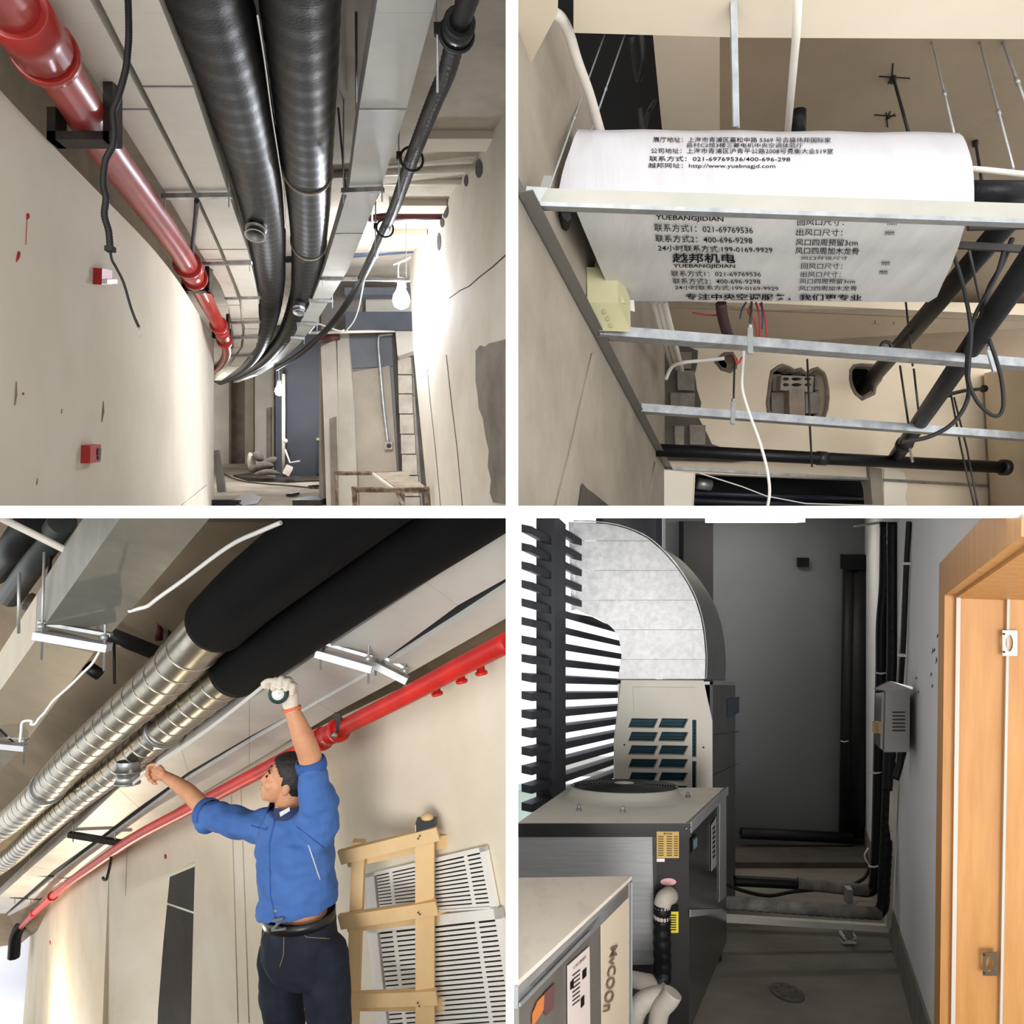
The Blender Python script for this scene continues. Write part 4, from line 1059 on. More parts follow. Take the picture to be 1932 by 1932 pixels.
MB().tube([P(1790, 744, 5.5), P(1820, 737, 5.7), P(1858, 733, 6.0)], 0.014, 8).build('bar', BLACK_PIPE, t)
MB().lathe(P(1857, 733, 5.98), V((0.3, 1, 0)), [(0, 0.03), (0.02, 0.03)], 12).build('washer', BLACK_PIPE, t)
MB().ball(P(1790, 744, 5.5), 0.025, 0.025, 0.025, 10, 6).build('tip', BLACK_PIPE, t)
for (u0, v0_, u1, v1_, Y, lab) in ((1826, 428, 1908, 424, 3.2, 'dark strut above the upper slanting pipe'), (1800, 462, 1932, 474, 3.3, 'dark steel strut crossing behind the upper slanting pipe')):
    MB().bar(P(u0, v0_, Y), P(u1 + 60, v1_, Y), 0.02, 0.03).build('dark_strut', DARK_STEEL, None, lab, 'strut')
# ================================================================ lower left: worker measuring spiral ducts
room_limits(-1, -1)
VC = 1900.0
def Cq(u, v, h): return level(u, v, h, VC)
def bl_lean(u, v0_, v1_): return u + (v1_ - v0_) * (u - 340) * 0.0003

BL_CEIL = mat('warm_concrete', (150, 132, 106), 0.9, col2=(124, 108, 86), scale=1.6, detail=6, bump=0.1)
WALL_WARM = mat('warm_plaster', (235, 225, 206), 0.85, col2=(219, 206, 180), scale=1.1, detail=6, bump=0.1, bscale=20, spec=0.2)
# wall plane with doorway
HWALL = 1.5
w0, w1 = Cq(960, 1245, HWALL), Cq(254, 1590, HWALL)
WP = Plane(w0, w1, w0 + V((0, 0, -1)))
wallC = struct(MB().prism([WP.hit(u, v) for u, v in ((963, 1200), (963, 2300), (358, 2300), (360, 1940), (364, 1770), (368, 1625), (233, 1683), (222, 1810), (213, 1940), (200, 2300), (150, 2300), (183, 1940), (196, 1760), (203, 1640), (206, 1560))], -WP.n * 0.42),
               'wall_right', WALL_WARM, 'pale plaster wall behind the worker with a doorway')
# curved remainder of that wall to the left
cv = [(206, 1617), (150, 1655), (110, 1692), (88, 1718), (72, 1738), (66, 1752)]
tops = [WP.hit(206, 1617)] + [Cq(u, v, HWALL) for u, v in cv[1:]]
tops += [tops[-1] + V((-0.2, 2.2, -1.45)), tops[-1] + V((-1.4, 4.2, -2.8))]
stc = smooth_path(tops, 4)
rows = []
for k in range(6):
    z = k / 5
    row = []
    for p in stc:
        u = p.x * F / p.y + C; v = C - p.z * F / p.y
        vv = lerp(v - 30, 2150, z)
        row.append(P(bl_lean(u, v, vv), vv, p.y))
    rows.append(row)
struct(MB().shell(rows, V((0.1, 0.12, 0))), 'wall_left', WALL_WARM, 'curving end of the plaster wall catching lamp light')
for uu, va, vb in ((437, 1500, 1930), (455, 1490, 1930), (240, 1590, 1690)):
    a = WP.hit(uu, va, 0.001); b = WP.hit(bl_lean(uu, va, vb), vb, 0.001)
    MB().tube([a, b], 0.005, 5).build('plaster_joint', mat('joint_shade', (196, 182, 156), 0.9), wallC)
# dark room behind the doorway
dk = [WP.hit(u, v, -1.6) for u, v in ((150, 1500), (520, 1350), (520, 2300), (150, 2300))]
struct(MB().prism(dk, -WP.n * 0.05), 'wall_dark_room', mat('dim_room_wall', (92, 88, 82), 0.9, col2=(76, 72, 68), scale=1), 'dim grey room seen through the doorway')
line_wire('doorway_string', [WP.hit(312, 1704, -0.5), WP.hit(365, 1722, -0.5)], 0.008, WHITE_CABLE, 'white string across the dim doorway', 'string')
# ceiling and rear wall strip above the pipe
struct(MB().prism([P(-300, 985, 5.2), P(955, 985, 3.1), P(961, 1230, 3.4), P(600, 1420, 4.9), P(200, 1640, 8.6), P(40, 1780, 14.5), P(-300, 1830, 15.5)], V((0, 0.2, 0.15))), 'ceiling', BL_CEIL, 'warm brown concrete ceiling behind the spiral ducts')
struct(MB().prism([P(-80, 1690, 16.0), P(75, 1690, 16.0), P(75, 2200, 16.0), P(-80, 2200, 16.0)], V((0, 0.2, 0))), 'wall_end', mat('blue_white_wall', (206, 210, 222), 0.85), 'pale far wall at the corridor end')

def Ck(x, Y, h): return V((x, Y, (C - VC) / F * Y + h))
struct(MB().prism([Ck(-7, 0.6, -1.6), Ck(-0.01, 0.6, -1.6), Ck(-0.01, 3.7, -1.6), Ck(-9, 13, -1.6), Ck(-12, 13, -1.6)], V((0, 0, -0.1))), 'floor', mat('duct_room_floor', (120, 110, 98), 0.9, col2=(96, 88, 78), scale=2), 'dusty concrete floor below the worker')
# --- rectangular duct at the upper left with its elbow
GALV_WARM = mat('dusty_galvanised', (152, 150, 140), 0.45, 0.6, col2=(128, 126, 118), scale=2.5, detail=7, rough2=0.6)
t = thing('elbow_box_duct', 'dusty galvanised box duct bending at the upper left', 'duct', P(75, 1200, 3.25))
def seg_duct(a, b, c, d, up, m, nm='duct_section'):
    q = [Cq(*a, 1.6), Cq(*b, 1.6), Cq(*c, 1.6), Cq(*d, 1.6)]
    MB().hexa(q + [p + up for p in q]).build(nm, m, t)
upv = V((-0.03, 0.06, 0.2))
seg_duct((228, 976), (397, 976), (196, 1211), (82, 1183), upv, GALV_WARM)
seg_duct((80, 1190), (194, 1214), (177, 1231), (67, 1208), upv, GALV_WARM, 'joint_section')
seg_duct((66, 1210), (176, 1232), (40, 1412), (-30, 1345), upv, mat('warm_sheet', (196, 184, 160), 0.5, 0.4, col2=(170, 160, 140), scale=2.5, detail=6))
seg_duct((-32, 1350), (38, 1415), (-60, 1520), (-150, 1470), upv, GALV_WARM)
def strut(label, a, b, Y, drop=0.1, m=None, w=0.05):
    tt = thing('strut_hanger', label, 'hanger', P(*a, Y), 'strut hangers in the duct room')
    p, q = P(*a, Y), P(*b, Y + 0.0)
    MB().bar(p, q, w, 0.032).build('bar', m or mat('white_zinc', (222, 224, 230), 0.4, 0.4), tt)
    MB().bar(p + V((0, 0.02, 0.05)), q + V((0, 0.02, 0.05)), w * 0.5, 0.014).build('top_lip', m or GALV_BRIGHT, tt)
    for s_ in (0.07, 0.93):
        c = lerp(p, q, s_)
        MB().tube([c - V((0, 0, drop)), c + V((0, 0.02, 0.35))], 0.006, 6).build('rod', GALV, tt)
        MB().lathe(c + V((0, 0, 0.03)), V((0, 0, 1)), [(0, 0.016), (0.02, 0.016)], 6).build('nut', GALV, tt)
strut('white strut hanger under the bend of the galvanised box duct', (68, 1198), (206, 1222), 3.1)
strut('short strut hanger at the left edge below the box duct', (-20, 1404), (49, 1411), 4.4)

# --- spiral ducts
SPIRAL = mat('spiral_zinc', (176, 170, 154), 0.24, 0.92, col2=(150, 146, 134), scale=5, detail=4, rough2=0.34)
hS = 1.70
d1 = [(-120, 1640), (-40, 1590), (23, 1546), (89, 1487), (142, 1430), (225, 1355), (309, 1280), (360, 1228), (418, 1166)]
d1b = [(410, 1174), (470, 1118), (540, 1062), (638, 985), (760, 890)]
d2 = [(-120, 1720), (-40, 1660), (25, 1612), (76, 1565), (152, 1500), (235, 1436), (305, 1378), (380, 1317), (452, 1258)]
d2b = [(446, 1264), (540, 1196), (640, 1124), (735, 1057), (850, 980), (960, 905)]
def spiral(label, pts, pts_b, r, rb, pitch, extra=None):
    t = thing('spiral_duct', label, 'duct', Cq(*pts[0], hS), 'spiral ducts over the worker')
    path = resample(smooth_path([Cq(u, v, hS) for u, v in pts], 10), 0.03)
    far = path[:]
    MB().tube(path, r, 32).build('steel_tube', SPIRAL, t)
    ring = resample(smooth_path([Cq(u, v, hS) for u, v in pts], 10), pitch)
    for i in range(1, len(ring) - 1):
        d = (ring[i + 1] - ring[i - 1]).normalized()
        # spiral lock seam: slightly skewed ring
        x = d.orthogonal().normalized(); y = d.cross(x)
        MB().tube([ring[i] + (x * math.cos(a) + y * math.sin(a)) * (r + 0.0015) + d * (pitch * 0.12 * math.sin(a)) for a in [k * math.pi / 16 for k in range(32)]], 0.0032, 5, closed=True).build('lock_seam', mat('seam_zinc', (216, 208, 192), 0.3, 0.9), t)
    pb = smooth_path([Cq(u, v, hS) for u, v in pts_b], 8)
    MB().tube(pb, rb, 36).build('insulation_sleeve', mat('matt_black_foam', (5, 5, 6), 0.8, col2=(9, 9, 11), scale=6, spec=0.15), t, 'matt black insulation sleeve')
    return t, path
t1, path1 = spiral('upper spiral duct half sleeved in black insulation', d1, d1b, 0.118, 0.14, 0.2)
t2, path2 = spiral('lower spiral duct half sleeved in black insulation with a branch stub', d2, d2b, 0.108, 0.142, 0.19)
for tt, path, r, u_ in ((t1, path1, 0.118, 92), (t2, path2, 0.108, 310)):
    i = min(range(1, len(path) - 1), key=lambda k: abs(path[k].x * F / path[k].y + C - u_))
    ring_at(path, i, r + 0.016, 0.05, 32).build('joint_band', GALV_BRIGHT, tt)
# branch stub
so = P(243, 1436, 4.75)
MB().lathe(so, V((0.0, -0.12, -1)), [(0.0, 0.07), (0.06, 0.07), (0.06, 0.079), (0.07, 0.079), (0.07, 0.07), (0.13, 0.07), (0.13, 0.078), (0.142, 0.078), (0.142, 0.066), (0.03, 0.064)], 24, cap=False).build('branch_stub', GALV_BRIGHT, t2, 'open branch stub')

# --- two flat ducts and the red pipe
def flat(label, pairs, h, m):
    tt = thing('flat_duct', label, 'duct', Cq(pairs[0][0], pairs[0][1], h), 'flat ducts beside the red pipe')
    for (a, b, c, d), (e, f, g, i_) in zip(pairs, pairs[1:]):
        q = [Cq(a, b, h), Cq(c, d, h), Cq(g, i_, h), Cq(e, f, h)]
        q[2] = lerp(q[2], q[1], 0.004); q[3] = lerp(q[3], q[0], 0.004)
        MB().hexa(q + [p + V((0, 0.05, 0.12)) for p in q]).build('duct_section', m, tt)
    return tt
FLATM = mat('pale_duct_sheet', (226, 224, 216), 0.5, 0.3, col2=(196, 194, 188), scale=1.3, detail=5)
flat('wide flat duct between the black sleeve and the dark gap', [(961, 996, 961, 1088), (804, 1099, 864, 1142), (600, 1234, 690, 1270), (470, 1322, 470, 1390), (340, 1407, 355, 1457), (223, 1488, 262, 1524), (132, 1574, 193, 1576), (60, 1636, 101, 1642), (-40, 1726, 0, 1733)], 1.62, FLATM)
flat('narrow flat duct nearest the bright red pipe', [(961, 1107, 961, 1163), (726, 1256, 769, 1272), (600, 1326, 632, 1345), (470, 1401, 470, 1443), (355, 1470, 350, 1515), (262, 1538, 233, 1589), (193, 1588, 165, 1632), (101, 1656, 98, 1676), (10, 1730, 20, 1744)], 1.60, FLATM)
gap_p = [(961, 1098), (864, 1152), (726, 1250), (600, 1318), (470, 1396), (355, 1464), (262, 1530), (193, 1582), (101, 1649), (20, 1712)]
t = thing('gap_shade_strip', 'dark foam strip filling the gap between the two flat ducts', 'insulation', Cq(*gap_p[0], 1.64))  # no foam insulation: added strip painting the shade in the gap
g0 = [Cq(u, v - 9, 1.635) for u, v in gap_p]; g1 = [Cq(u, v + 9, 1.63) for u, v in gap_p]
MB().shell([g0, g1], V((0, 0, 0.03)), smooth=False).build('strip', mat('blue_black_gap_shade', (24, 28, 32), 0.8), t)  # near-black strip added to paint the shade between the ducts
rp_ = [(961, 1210), (870, 1257), (769, 1311), (647, 1373), (540, 1430), (431, 1487), (355, 1527), (254, 1580), (177, 1632), (122, 1671), (63, 1724), (28, 1762), (5, 1784)]
pts = [Cq(u, v, 1.42) for u, v in rp_]
t = thing('sprinkler_pipe', 'bright red sprinkler pipe along the top of the plaster wall', 'pipe', pts[0])
sp_ = smooth_path(pts, 5)
MB().tube(sp_, 0.042, 16).build('pipe_run', RED_BRIGHT, t)
fine = smooth_path(pts, 14)
for vv, w, r in ((1384, 0.12, 0.053), (1392, 0.03, 0.062), (1376, 0.03, 0.062), (1724, 0.5, 0.052), (1690, 0.1, 0.06)):
    ring_at(fine, near_v(fine, vv), r, w, 16).build('coupling', RED_BRIGHT, t)
for u, v in ((905, 1262), (868, 1278), (822, 1302)):
    c = Cq(u, v - 8, 1.42)
    MB().lathe(c, V((0.2, 0, -1)), [(0, 0.018), (0.03, 0.018), (0.03, 0.026), (0.042, 0.026)], 8).build('plugged_outlet', RED_BRIGHT, t)
t = thing('pipe_hanger', 'grey strap holding the red pipe above the raised forearm', 'hanger', Cq(640, 1380, 1.36))
MB().prism([P(630, 1346, 3.72), P(642, 1346, 3.72), P(646, 1378, 3.72), P(634, 1382, 3.72)], V((0, 0.02, 0))).build('strap', DARK_STEEL, t)
MB().lathe(P(632, 1386, 3.7), V((0, -1, 0)), [(0, 0.014), (0.02, 0.014)], 8).build('bolt', GALV, t)
strut('white strut hanger under the wide flat duct', (597, 1232), (702, 1262), 3.32, 0.07)
strut('dull zinc strut hanger under the narrow flat duct', (704, 1252), (768, 1284), 3.45, 0.05, GALV)
for i, (a, b, Y) in enumerate((((130, 1574), (237, 1592), 6.8), ((48, 1646), (140, 1653), 9.2), ((20, 1690), (78, 1694), 11.0))):
    tt = thing('strut_hanger', ('nearest', 'middle', 'farthest')[i] + ' dark strut under the flat ducts above the doorway', 'hanger', P(*a, Y), 'strut hangers in the duct room')
    MB().bar(P(*a, Y), P(*b, Y), 0.05, 0.045).build('bar', DARK_STEEL, tt)
    MB().tube([P(a[0] + 8, a[1] + 14, Y), P(a[0] + 8, a[1] - 30, Y)], 0.007, 6).build('rod', GALV, tt)
    MB().tube([P(b[0] - 20, b[1] + 14, Y), P(b[0] - 20, b[1] - 30, Y)], 0.007, 6).build('rod', GALV, tt)
MB().bar(P(298, 1452, 5.6), P(400, 1484, 5.6), 0.04, 0.02).build('zinc_strut', GALV, None, 'thin zinc strut behind the pointing forearm', 'strut')

# --- pipes, cables at the upper left
GREEN_PIPE = mat('grey_green_pipe', (60, 64, 62), 0.5, 0.2, col2=(74, 78, 74), scale=5)
for i, (a, b, r, lab, m) in enumerate((((118, 960), (20, 1125), 0.062, 'thick grey green pipe at the upper left edge', GREEN_PIPE), ((60, 960), (-10, 1080), 0.07, 'black pipe in the upper left corner', BLACK_PIPE))):
    line_wire('slanting_pipe', [P(a[0], max(a[1], 984), 3.4), P(*b, 4.0)], r, m, lab, 'pipe', seg=16)
t = thing('cross_pipe', 'dark steel pipe crossing behind the box duct and spiral duct', 'pipe', P(30, 1130, 4.4))
a, b = P(10, 1118, 4.3), P(330, 1246, 4.6)
MB().tube([a, b], 0.045, 14).build('pipe_run', mat('steel_cross', (86, 88, 92), 0.35, 0.5), t)
MB().lathe(lerp(a, b, 0.12), (b - a), [(0, 0.055), (0.09, 0.055)], 14).build('coupling', DARK_STEEL, t)
line_wire('white_conduit', [P(5, 979, 3.0), P(60, 1006, 3.0), P(172, 1062, 3.0)], 0.0145, WHITE_PLASTIC, 'white conduit ending at the box duct', 'conduit', seg=12)
wire('white_cable', [P(u, v, Y) for u, v, Y in ((243, 1153, 3.0), (262, 1148, 3.0), (279, 1143, 3.0), (300, 1127, 2.95), (342, 1097, 2.9), (431, 1031, 2.75), (490, 1003, 2.65), (530, 986, 2.6))], 0.0085, WHITE_CABLE, 'white cable draped over the black sleeves', 'cable')
wire('white_cable', [P(u, v, 3.3) for u, v in ((188, 1229), (174, 1252), (157, 1269), (130, 1296), (101, 1322), (84, 1345), (74, 1355), (66, 1366), (58, 1366), (60, 1360), (43, 1362), (40, 1380), (38, 1400))], 0.006, WHITE_CABLE, 'white cable hanging from the strut down the box duct', 'cable')
t = thing('ceiling_sprinkler', 'small red upright sprinkler head behind the upper spiral duct', 'sprinkler', P(300, 1208, 4.5))
MB().lathe(P(300, 1208, 4.5), V((0, 0, 1)), [(0, 0.024), (0.06, 0.022), (0.1, 0.012), (0.11, 0.02), (0.12, 0.02)], 12).build('body', mat('dark_red_brass', (92, 34, 30), 0.5), t)
MB().lathe(P(320, 1205, 4.5), V((0, 0, 1)), [(0, 0.012), (0.08, 0.012), (0.09, 0.018)], 10).build('deflector', DARK_STEEL, t)
line_wire('thin_rod', [P(215, 1212, 4.0), P(216, 1290, 4.0)], 0.008, DARK_STEEL, 'thin dark rod between box duct and spiral duct', 'rod')
line_wire('thin_rod', [P(98, 1030, 3.6), P(82, 1188, 3.3)], 0.008, DARK_STEEL, 'thin dark rod left of the box duct', 'rod')
line_wire('thin_rod', [P(36, 1080, 3.3), P(35, 1195, 3.3)], 0.007, GALV, 'short zinc rod at the upper left edge', 'rod')
MB().lathe(P(163, 1256, 3.6), V((0.9, 0.1, -0.7)), [(0, 0.03), (0.08, 0.03), (0.08, 0.022), (0.04, 0.02)], 14).build('open_stub', BLACK_FOAM, None, 'short black pipe stub poking out of the box duct', 'pipe')
wire('hook_cable', [WP.hit(u, v, 0.15) for u, v in ((212, 1600), (208, 1630), (203, 1652), (200, 1660), (196, 1659), (194, 1656))], 0.013, BLACK_RUBBER, 'black hooked cable hanging left of the doorway', 'cable')
for u, v, r in ((312, 1616, 0.02), (95, 1778, 0.03)):
    c = WP.hit(u, v, 0.004) if u > 206 else P(u, v, 10.2)
    MB().lathe(c, WP.n, [(0, r), (0.006, r * 0.8)], 10).build('paint_spot', RED_INK, wallC)
wire('pipe_bend', [P(u, v, 13.2) for u, v in ((46, 1742), (36, 1752), (29, 1768), (27, 1790), (26, 1806))], 0.1, BLACK_FOAM, 'dark pipe bend in the far left corner', 'pipe')

# --- return air grilles on the wall
GRILLE = mat('white_grille', (236, 232, 224), 0.5)
wp_plate = MB().prism([WP.hit(u, v, 0.004) for u, v in ((692, 1636), (962, 1570), (962, 2300), (800, 2300), (735, 1960), (724, 1884))], WP.n * 0.004)
def quad_pt(q, x, y):
    return (lerp(lerp(q[0][0], q[1][0], x), lerp(q[3][0], q[2][0], x), y), lerp(lerp(q[0][1], q[1][1], x), lerp(q[3][1], q[2][1], x), y))
def grille(label, q, n, mull):
    pt = lambda x, y, o: WP.hit(*quad_pt(q, x, y), o)
    tt = thing('air_grille', label, 'grille', pt(0.5, 1, 0))
    MB().prism([pt(0, 0, 0.006), pt(1, 0, 0.006), pt(1, 1, 0.006), pt(0, 1, 0.006)], WP.n * 0.002).build('dark_backing', mat('grille_shadow', (30, 27, 24), 0.9), tt)
    e = 0.035
    for x0, y0, x1, y1 in ((-0.09, -0.10, 1.06, -0.01), (-0.09, 1.0, 1.06, 1.04), (-0.09, -0.1, -0.005, 1.04), (1.0, -0.1, 1.06, 1.04)):
        MB().prism([pt(x0, y0, 0.006), pt(x1, y0, 0.006), pt(x1, y1, 0.006), pt(x0, y1, 0.006)], WP.n * 0.018).build('frame_bar', GRILLE, tt)
    for i in range(n):
        y0 = (i + 0.36) / n; y1 = (i + 1.0) / n
        MB().prism([pt(0, y0, 0.012), pt(1, y0, 0.012), pt(1, y1, 0.012), pt(0, y1, 0.012)], WP.n * 0.006).build('slat', GRILLE, tt)
    for x in mull:
        MB().prism([pt(x - 0.014, 0, 0.014), pt(x + 0.014, 0, 0.014), pt(x + 0.014, 1, 0.014), pt(x - 0.014, 1, 0.014)], WP.n * 0.005).build('mullion', GRILLE, tt)
grille('upper white return air grille beside the wooden ladder', [(712, 1651), (911, 1607), (930, 1708), (719, 1723)], 12, (0.13, 0.84))
grille('lower white return air grille beside the wooden ladder', [(718, 1759), (940, 1734), (975, 1960), (742, 1975)], 24, (0.12, 0.82))

# --- wooden ladder
PINE = WOOD
t = thing('wooden_ladder', 'home made pine ladder standing beside the worker', 'ladder', P(740, 2150, 3.5))
def plank(a, b, w, th, Y0, Y1, nm, m=PINE):
    p, q = P(*a, Y0), P(*b, Y1)
    d = (q - p).normalized()
    x = d.cross(V((0, 1, 0))).normalized() * w
    y = V((0, th, 0))
    return MB().box(p - x / 2, q - p, x, y).build(nm, m, t)
plank((801, 1556), (802, 2150), 0.088, 0.045, 3.45, 3.45, 'post')
plank((676, 1590), (655, 2150), 0.06, 0.045, 3.52, 3.52, 'post')
for (a, b, w, Y0, Y1) in (((640, 1620), (826, 1574), 0.062, 3.5, 3.42), ((640, 1742), (824, 1714), 0.064, 3.5, 3.42), ((655, 1890), (824, 1884), 0.066, 3.5, 3.42)):
    plank(a, b, w, 0.03, Y0, Y1, 'front_rung')
    plank((a[0] + 14, a[1] + 6), (b[0] + 24, b[1] + 12), w * 0.95, 0.03, Y0 + 0.085, Y1 + 0.085, 'rear_rung')
plank((785, 1562), (823, 1561), 0.056, 0.055, 3.44, 3.44, 'tape_wrap', mat('black_tape', (36, 38, 42), 0.4))
MB().ball(P(806, 1543, 3.47), 0.03, 0.025, 0.02, 10, 6).build('post_tip', PINE, t)
for u, v in ((789, 1582), (792, 1577), (789, 1722), (792, 1725), (788, 1892), (791, 1898), (652, 1616), (655, 1621)):
    MB().lathe(P(u, v, 3.425 if u > 700 else 3.5), V((0, -1, 0)), [(0, 0.004), (0.003, 0.004)], 6).build('nail', DARK_STEEL, t)

# --- work lamp standing on the floor round the bend, below the frame
lp = P(60, 2060, 9.0)
t = thing('work_lamp', 'floor work lamp shining up the bend of the plaster wall', 'lamp', lp)
MB().lathe(lp, V((0, 0, 1)), [(0, 0.09), (0.02, 0.09), (0.02, 0.02), (0.2, 0.02)], 14).build('stand', DARK_STEEL, t)
MB().ball(lp + V((0, 0, 0.26)), 0.07, 0.07, 0.07, 14, 10).build('bulb', mat('lit_work_bulb', (255, 236, 205), 0.5, emit=1300), t)
# ---------------------------------------------------------------- the worker
from mathutils import noise as mnoise
YP = 3.3
def Q(u, v, dy=0.0): return P(u, v, YP + dy)
FWD = V((-0.75, -0.66, 0)); RGT = V((-0.66, 0.75, 0)); UPV = V((0, 0, 1))

def loft(mb, secs, seg=24):
    "closed skin through elliptical sections (centre, half axis, half axis)"
    vs = []
    for c, a, b in secs:
        for j in range(seg):
            t_ = 2 * math.pi * j / seg
            vs.append(c + a * math.cos(t_) + b * math.sin(t_))
    fs = []
    n = len(secs)
    for i in range(n - 1):
        for j in range(seg):
            fs.append((i * seg + j, i * seg + (j + 1) % seg, (i + 1) * seg + (j + 1) % seg, (i + 1) * seg + j))
    fs.append(tuple(reversed(range(seg)))); fs.append(tuple((n - 1) * seg + j for j in range(seg)))
    mb.add(vs, fs, True)
def limb(mb, pts, rs, seg=16, ends=True):
    "tapering limb with round ends"
    n = 6
    path = smooth_path(pts, n)
    rr = []
    for i in range(len(path)):
        k = min(i / n, len(rs) - 1); a = int(k)
        rr.append(rs[a] if a >= len(rs) - 1 else lerp(rs[a], rs[a + 1], k - a))
    mb.tube(path, rr, seg)
    if ends:
        for p, r in ((path[0], rr[0]), (path[-1], rr[-1])):
            mb.ball(p, r, r, r, 14, 8)
def fuse(mb, name, m, parent, voxel, smooth=4, fold=None, label=None, kind=None):
    "one continuous skin round all the shapes collected in mb"
    org = _where(parent)
    me = bpy.data.meshes.new(name + '_cage')
    me.from_pydata([p - org for p in mb.v], [], mb.f)
    bm = bmesh.new(); bm.from_mesh(me); bmesh.ops.recalc_face_normals(bm, faces=bm.faces); bm.to_mesh(me); bm.free()
    tmp = bpy.data.objects.new(name + '_cage', me); COL.objects.link(tmp)
    r = tmp.modifiers.new('skin', 'REMESH'); r.mode = 'VOXEL'; r.voxel_size = voxel
    if smooth:
        s_ = tmp.modifiers.new('soft', 'SMOOTH'); s_.factor = 0.5; s_.iterations = smooth
    dg = bpy.context.evaluated_depsgraph_get()
    out = bpy.data.meshes.new_from_object(tmp.evaluated_get(dg))
    out.name = name
    bpy.data.objects.remove(tmp); bpy.data.meshes.remove(me)
    if fold:
        amp, sc = fold
        nn = [v.normal.copy() for v in out.vertices]
        for v, nv in zip(out.vertices, nn):
            w = v.co + org
            q = V((w.x * sc[0], w.y * sc[1], w.z * sc[2]))
            d = mnoise.noise(q) + 0.5 * mnoise.noise(q * 2.3 + V((3, 1, 7)))
            v.co += nv * (d * amp)
    out.polygons.foreach_set('use_smooth', [True] * len(out.polygons))
    out.materials.clear(); out.materials.append(m)
    o = bpy.data.objects.new(name, out); COL.objects.link(o)
    o.parent = parent; ORIGIN[o.name] = org
    return tag(o, label, None, None, kind)

SKIN = mat('skin', (206, 150, 112), 0.55, col2=(192, 134, 98), scale=14, detail=4)
BLUE = mat('blue_work_cloth', (74, 112, 174), 0.8, col2=(62, 97, 158), scale=5, detail=5, bump=0.12, bscale=90, spec=0.2)
DENIM = mat('dark_denim', (28, 32, 42), 0.85, col2=(50, 56, 70), scale=3.5, detail=6, lo=0.5, hi=0.8, bump=0.15, bscale=160, spec=0.2)
HAIR = mat('black_hair', (22, 18, 17), 0.6, col2=(36, 30, 28), scale=40, bump=0.4, bscale=120)
GLOVE = mat('white_cotton_glove', (226, 216, 200), 0.9, col2=(206, 196, 178), scale=20, bump=0.4, bscale=160, spec=0.1)

person = thing('person', 'worker in a blue jacket and dark jeans reaching up to measure a duct', 'person', Q(566, 2150))

# head frame
HS = 0.93
HC = Q(541, 1471, -0.02)
hf = V((-0.945, -0.10, 0.30)).normalized()
hs = V((0.09, -0.99, 0.0)); hs = (hs - hf * hs.dot(hf)).normalized()
hu = hs.cross(hf).normalized()
if hu.z < 0: hu = -hu
def H(x, y, z): return HC + (hf * x + hs * y + hu * z) * HS
def hball(mb, c, rx, ry, rz, seg=16, rings=10):
    b = MB().ball(V((0, 0, 0)), rx, ry, rz, seg, rings)
    mb.add([H(c[0] + p.x, c[1] + p.y, c[2] + p.z) for p in b.v], b.f, True)

body = MB()
# head
hball(body, (-0.016, 0, 0.03), 0.098, 0.077, 0.09, 24, 16)
hball(body, (0.034, 0, -0.03), 0.060, 0.058, 0.085, 24, 16)
hball(body, (0.042, 0, -0.075), 0.048, 0.046, 0.045)
hball(body, (0.072, 0, -0.104), 0.020, 0.024, 0.017)
hball(body, (0.079, 0, 0.024), 0.016, 0.046, 0.012)
hball(body, (0.099, 0, -0.030), 0.018, 0.017, 0.013)
body.tube([H(0.086, 0, 0.012), H(0.096, 0, -0.006), H(0.104, 0, -0.028)], [0.009 * HS, 0.011 * HS, 0.013 * HS], 10)
hball(body, (0.094, 0, -0.059), 0.015, 0.025, 0.007)
hball(body, (0.092, 0, -0.073), 0.014, 0.022, 0.008)
for s_ in (-1, 1):
    hball(body, (0.064, 0.036 * s_, -0.03), 0.025, 0.024, 0.028)
    hball(body, (-0.016, 0.083 * s_, -0.012), 0.021, 0.012, 0.034)
    hball(body, (0.082, 0.031 * s_, 0.002), 0.010, 0.014, 0.007)
# neck and trunk
limb(body, [H(-0.03, 0, -0.05), Q(545, 1512, 0), Q(548, 1532, 0)], [0.058, 0.06, 0.072])
def sec(u, v, dy, a, b, tz=0.0, ty=0.0):
    return (Q(u, v, dy), RGT * a + UPV * tz, FWD * b + UPV * ty)
loft(body, [sec(548, 1530, 0, 0.09, 0.07), sec(552, 1556, 0, 0.165, 0.10), sec(557, 1600, 0, 0.165, 0.115), sec(562, 1660, 0, 0.15, 0.105), sec(566, 1715, 0, 0.155, 0.108), sec(566, 1755, 0, 0.155, 0.108), sec(566, 1800, 0, 0.15, 0.105)])
# legs
for pts in ([(528, 1790, 0.06), (536, 1960, 0.02), (540, 2110, 0.05)], [(606, 1790, -0.06), (616, 1955, -0.12), (618, 2110, -0.06)]):
    limb(body, [Q(*p) for p in pts], [0.068, 0.055, 0.045])
for c in ((532, 2130, 0.0), (608, 2130, -0.12)):
    limb(body, [Q(c[0] + 8, c[1] - 12, c[2] + 0.04), Q(c[0] - 22, c[1] + 8, c[2] - 0.06)], [0.045, 0.035])
# arm reaching to the duct stub (his right)
limb(body, [Q(506, 1562, 0.10), Q(400, 1532, 0.30), Q(352, 1492, 0.40), Q(314, 1466, 0.47)], [0.044, 0.044, 0.04, 0.026])
# raised arm (his left)
limb(body, [Q(600, 1552, -0.10), Q(588, 1445, -0.14), Q(572, 1392, -0.17), Q(549, 1336, -0.19)], [0.058, 0.05, 0.047, 0.029])
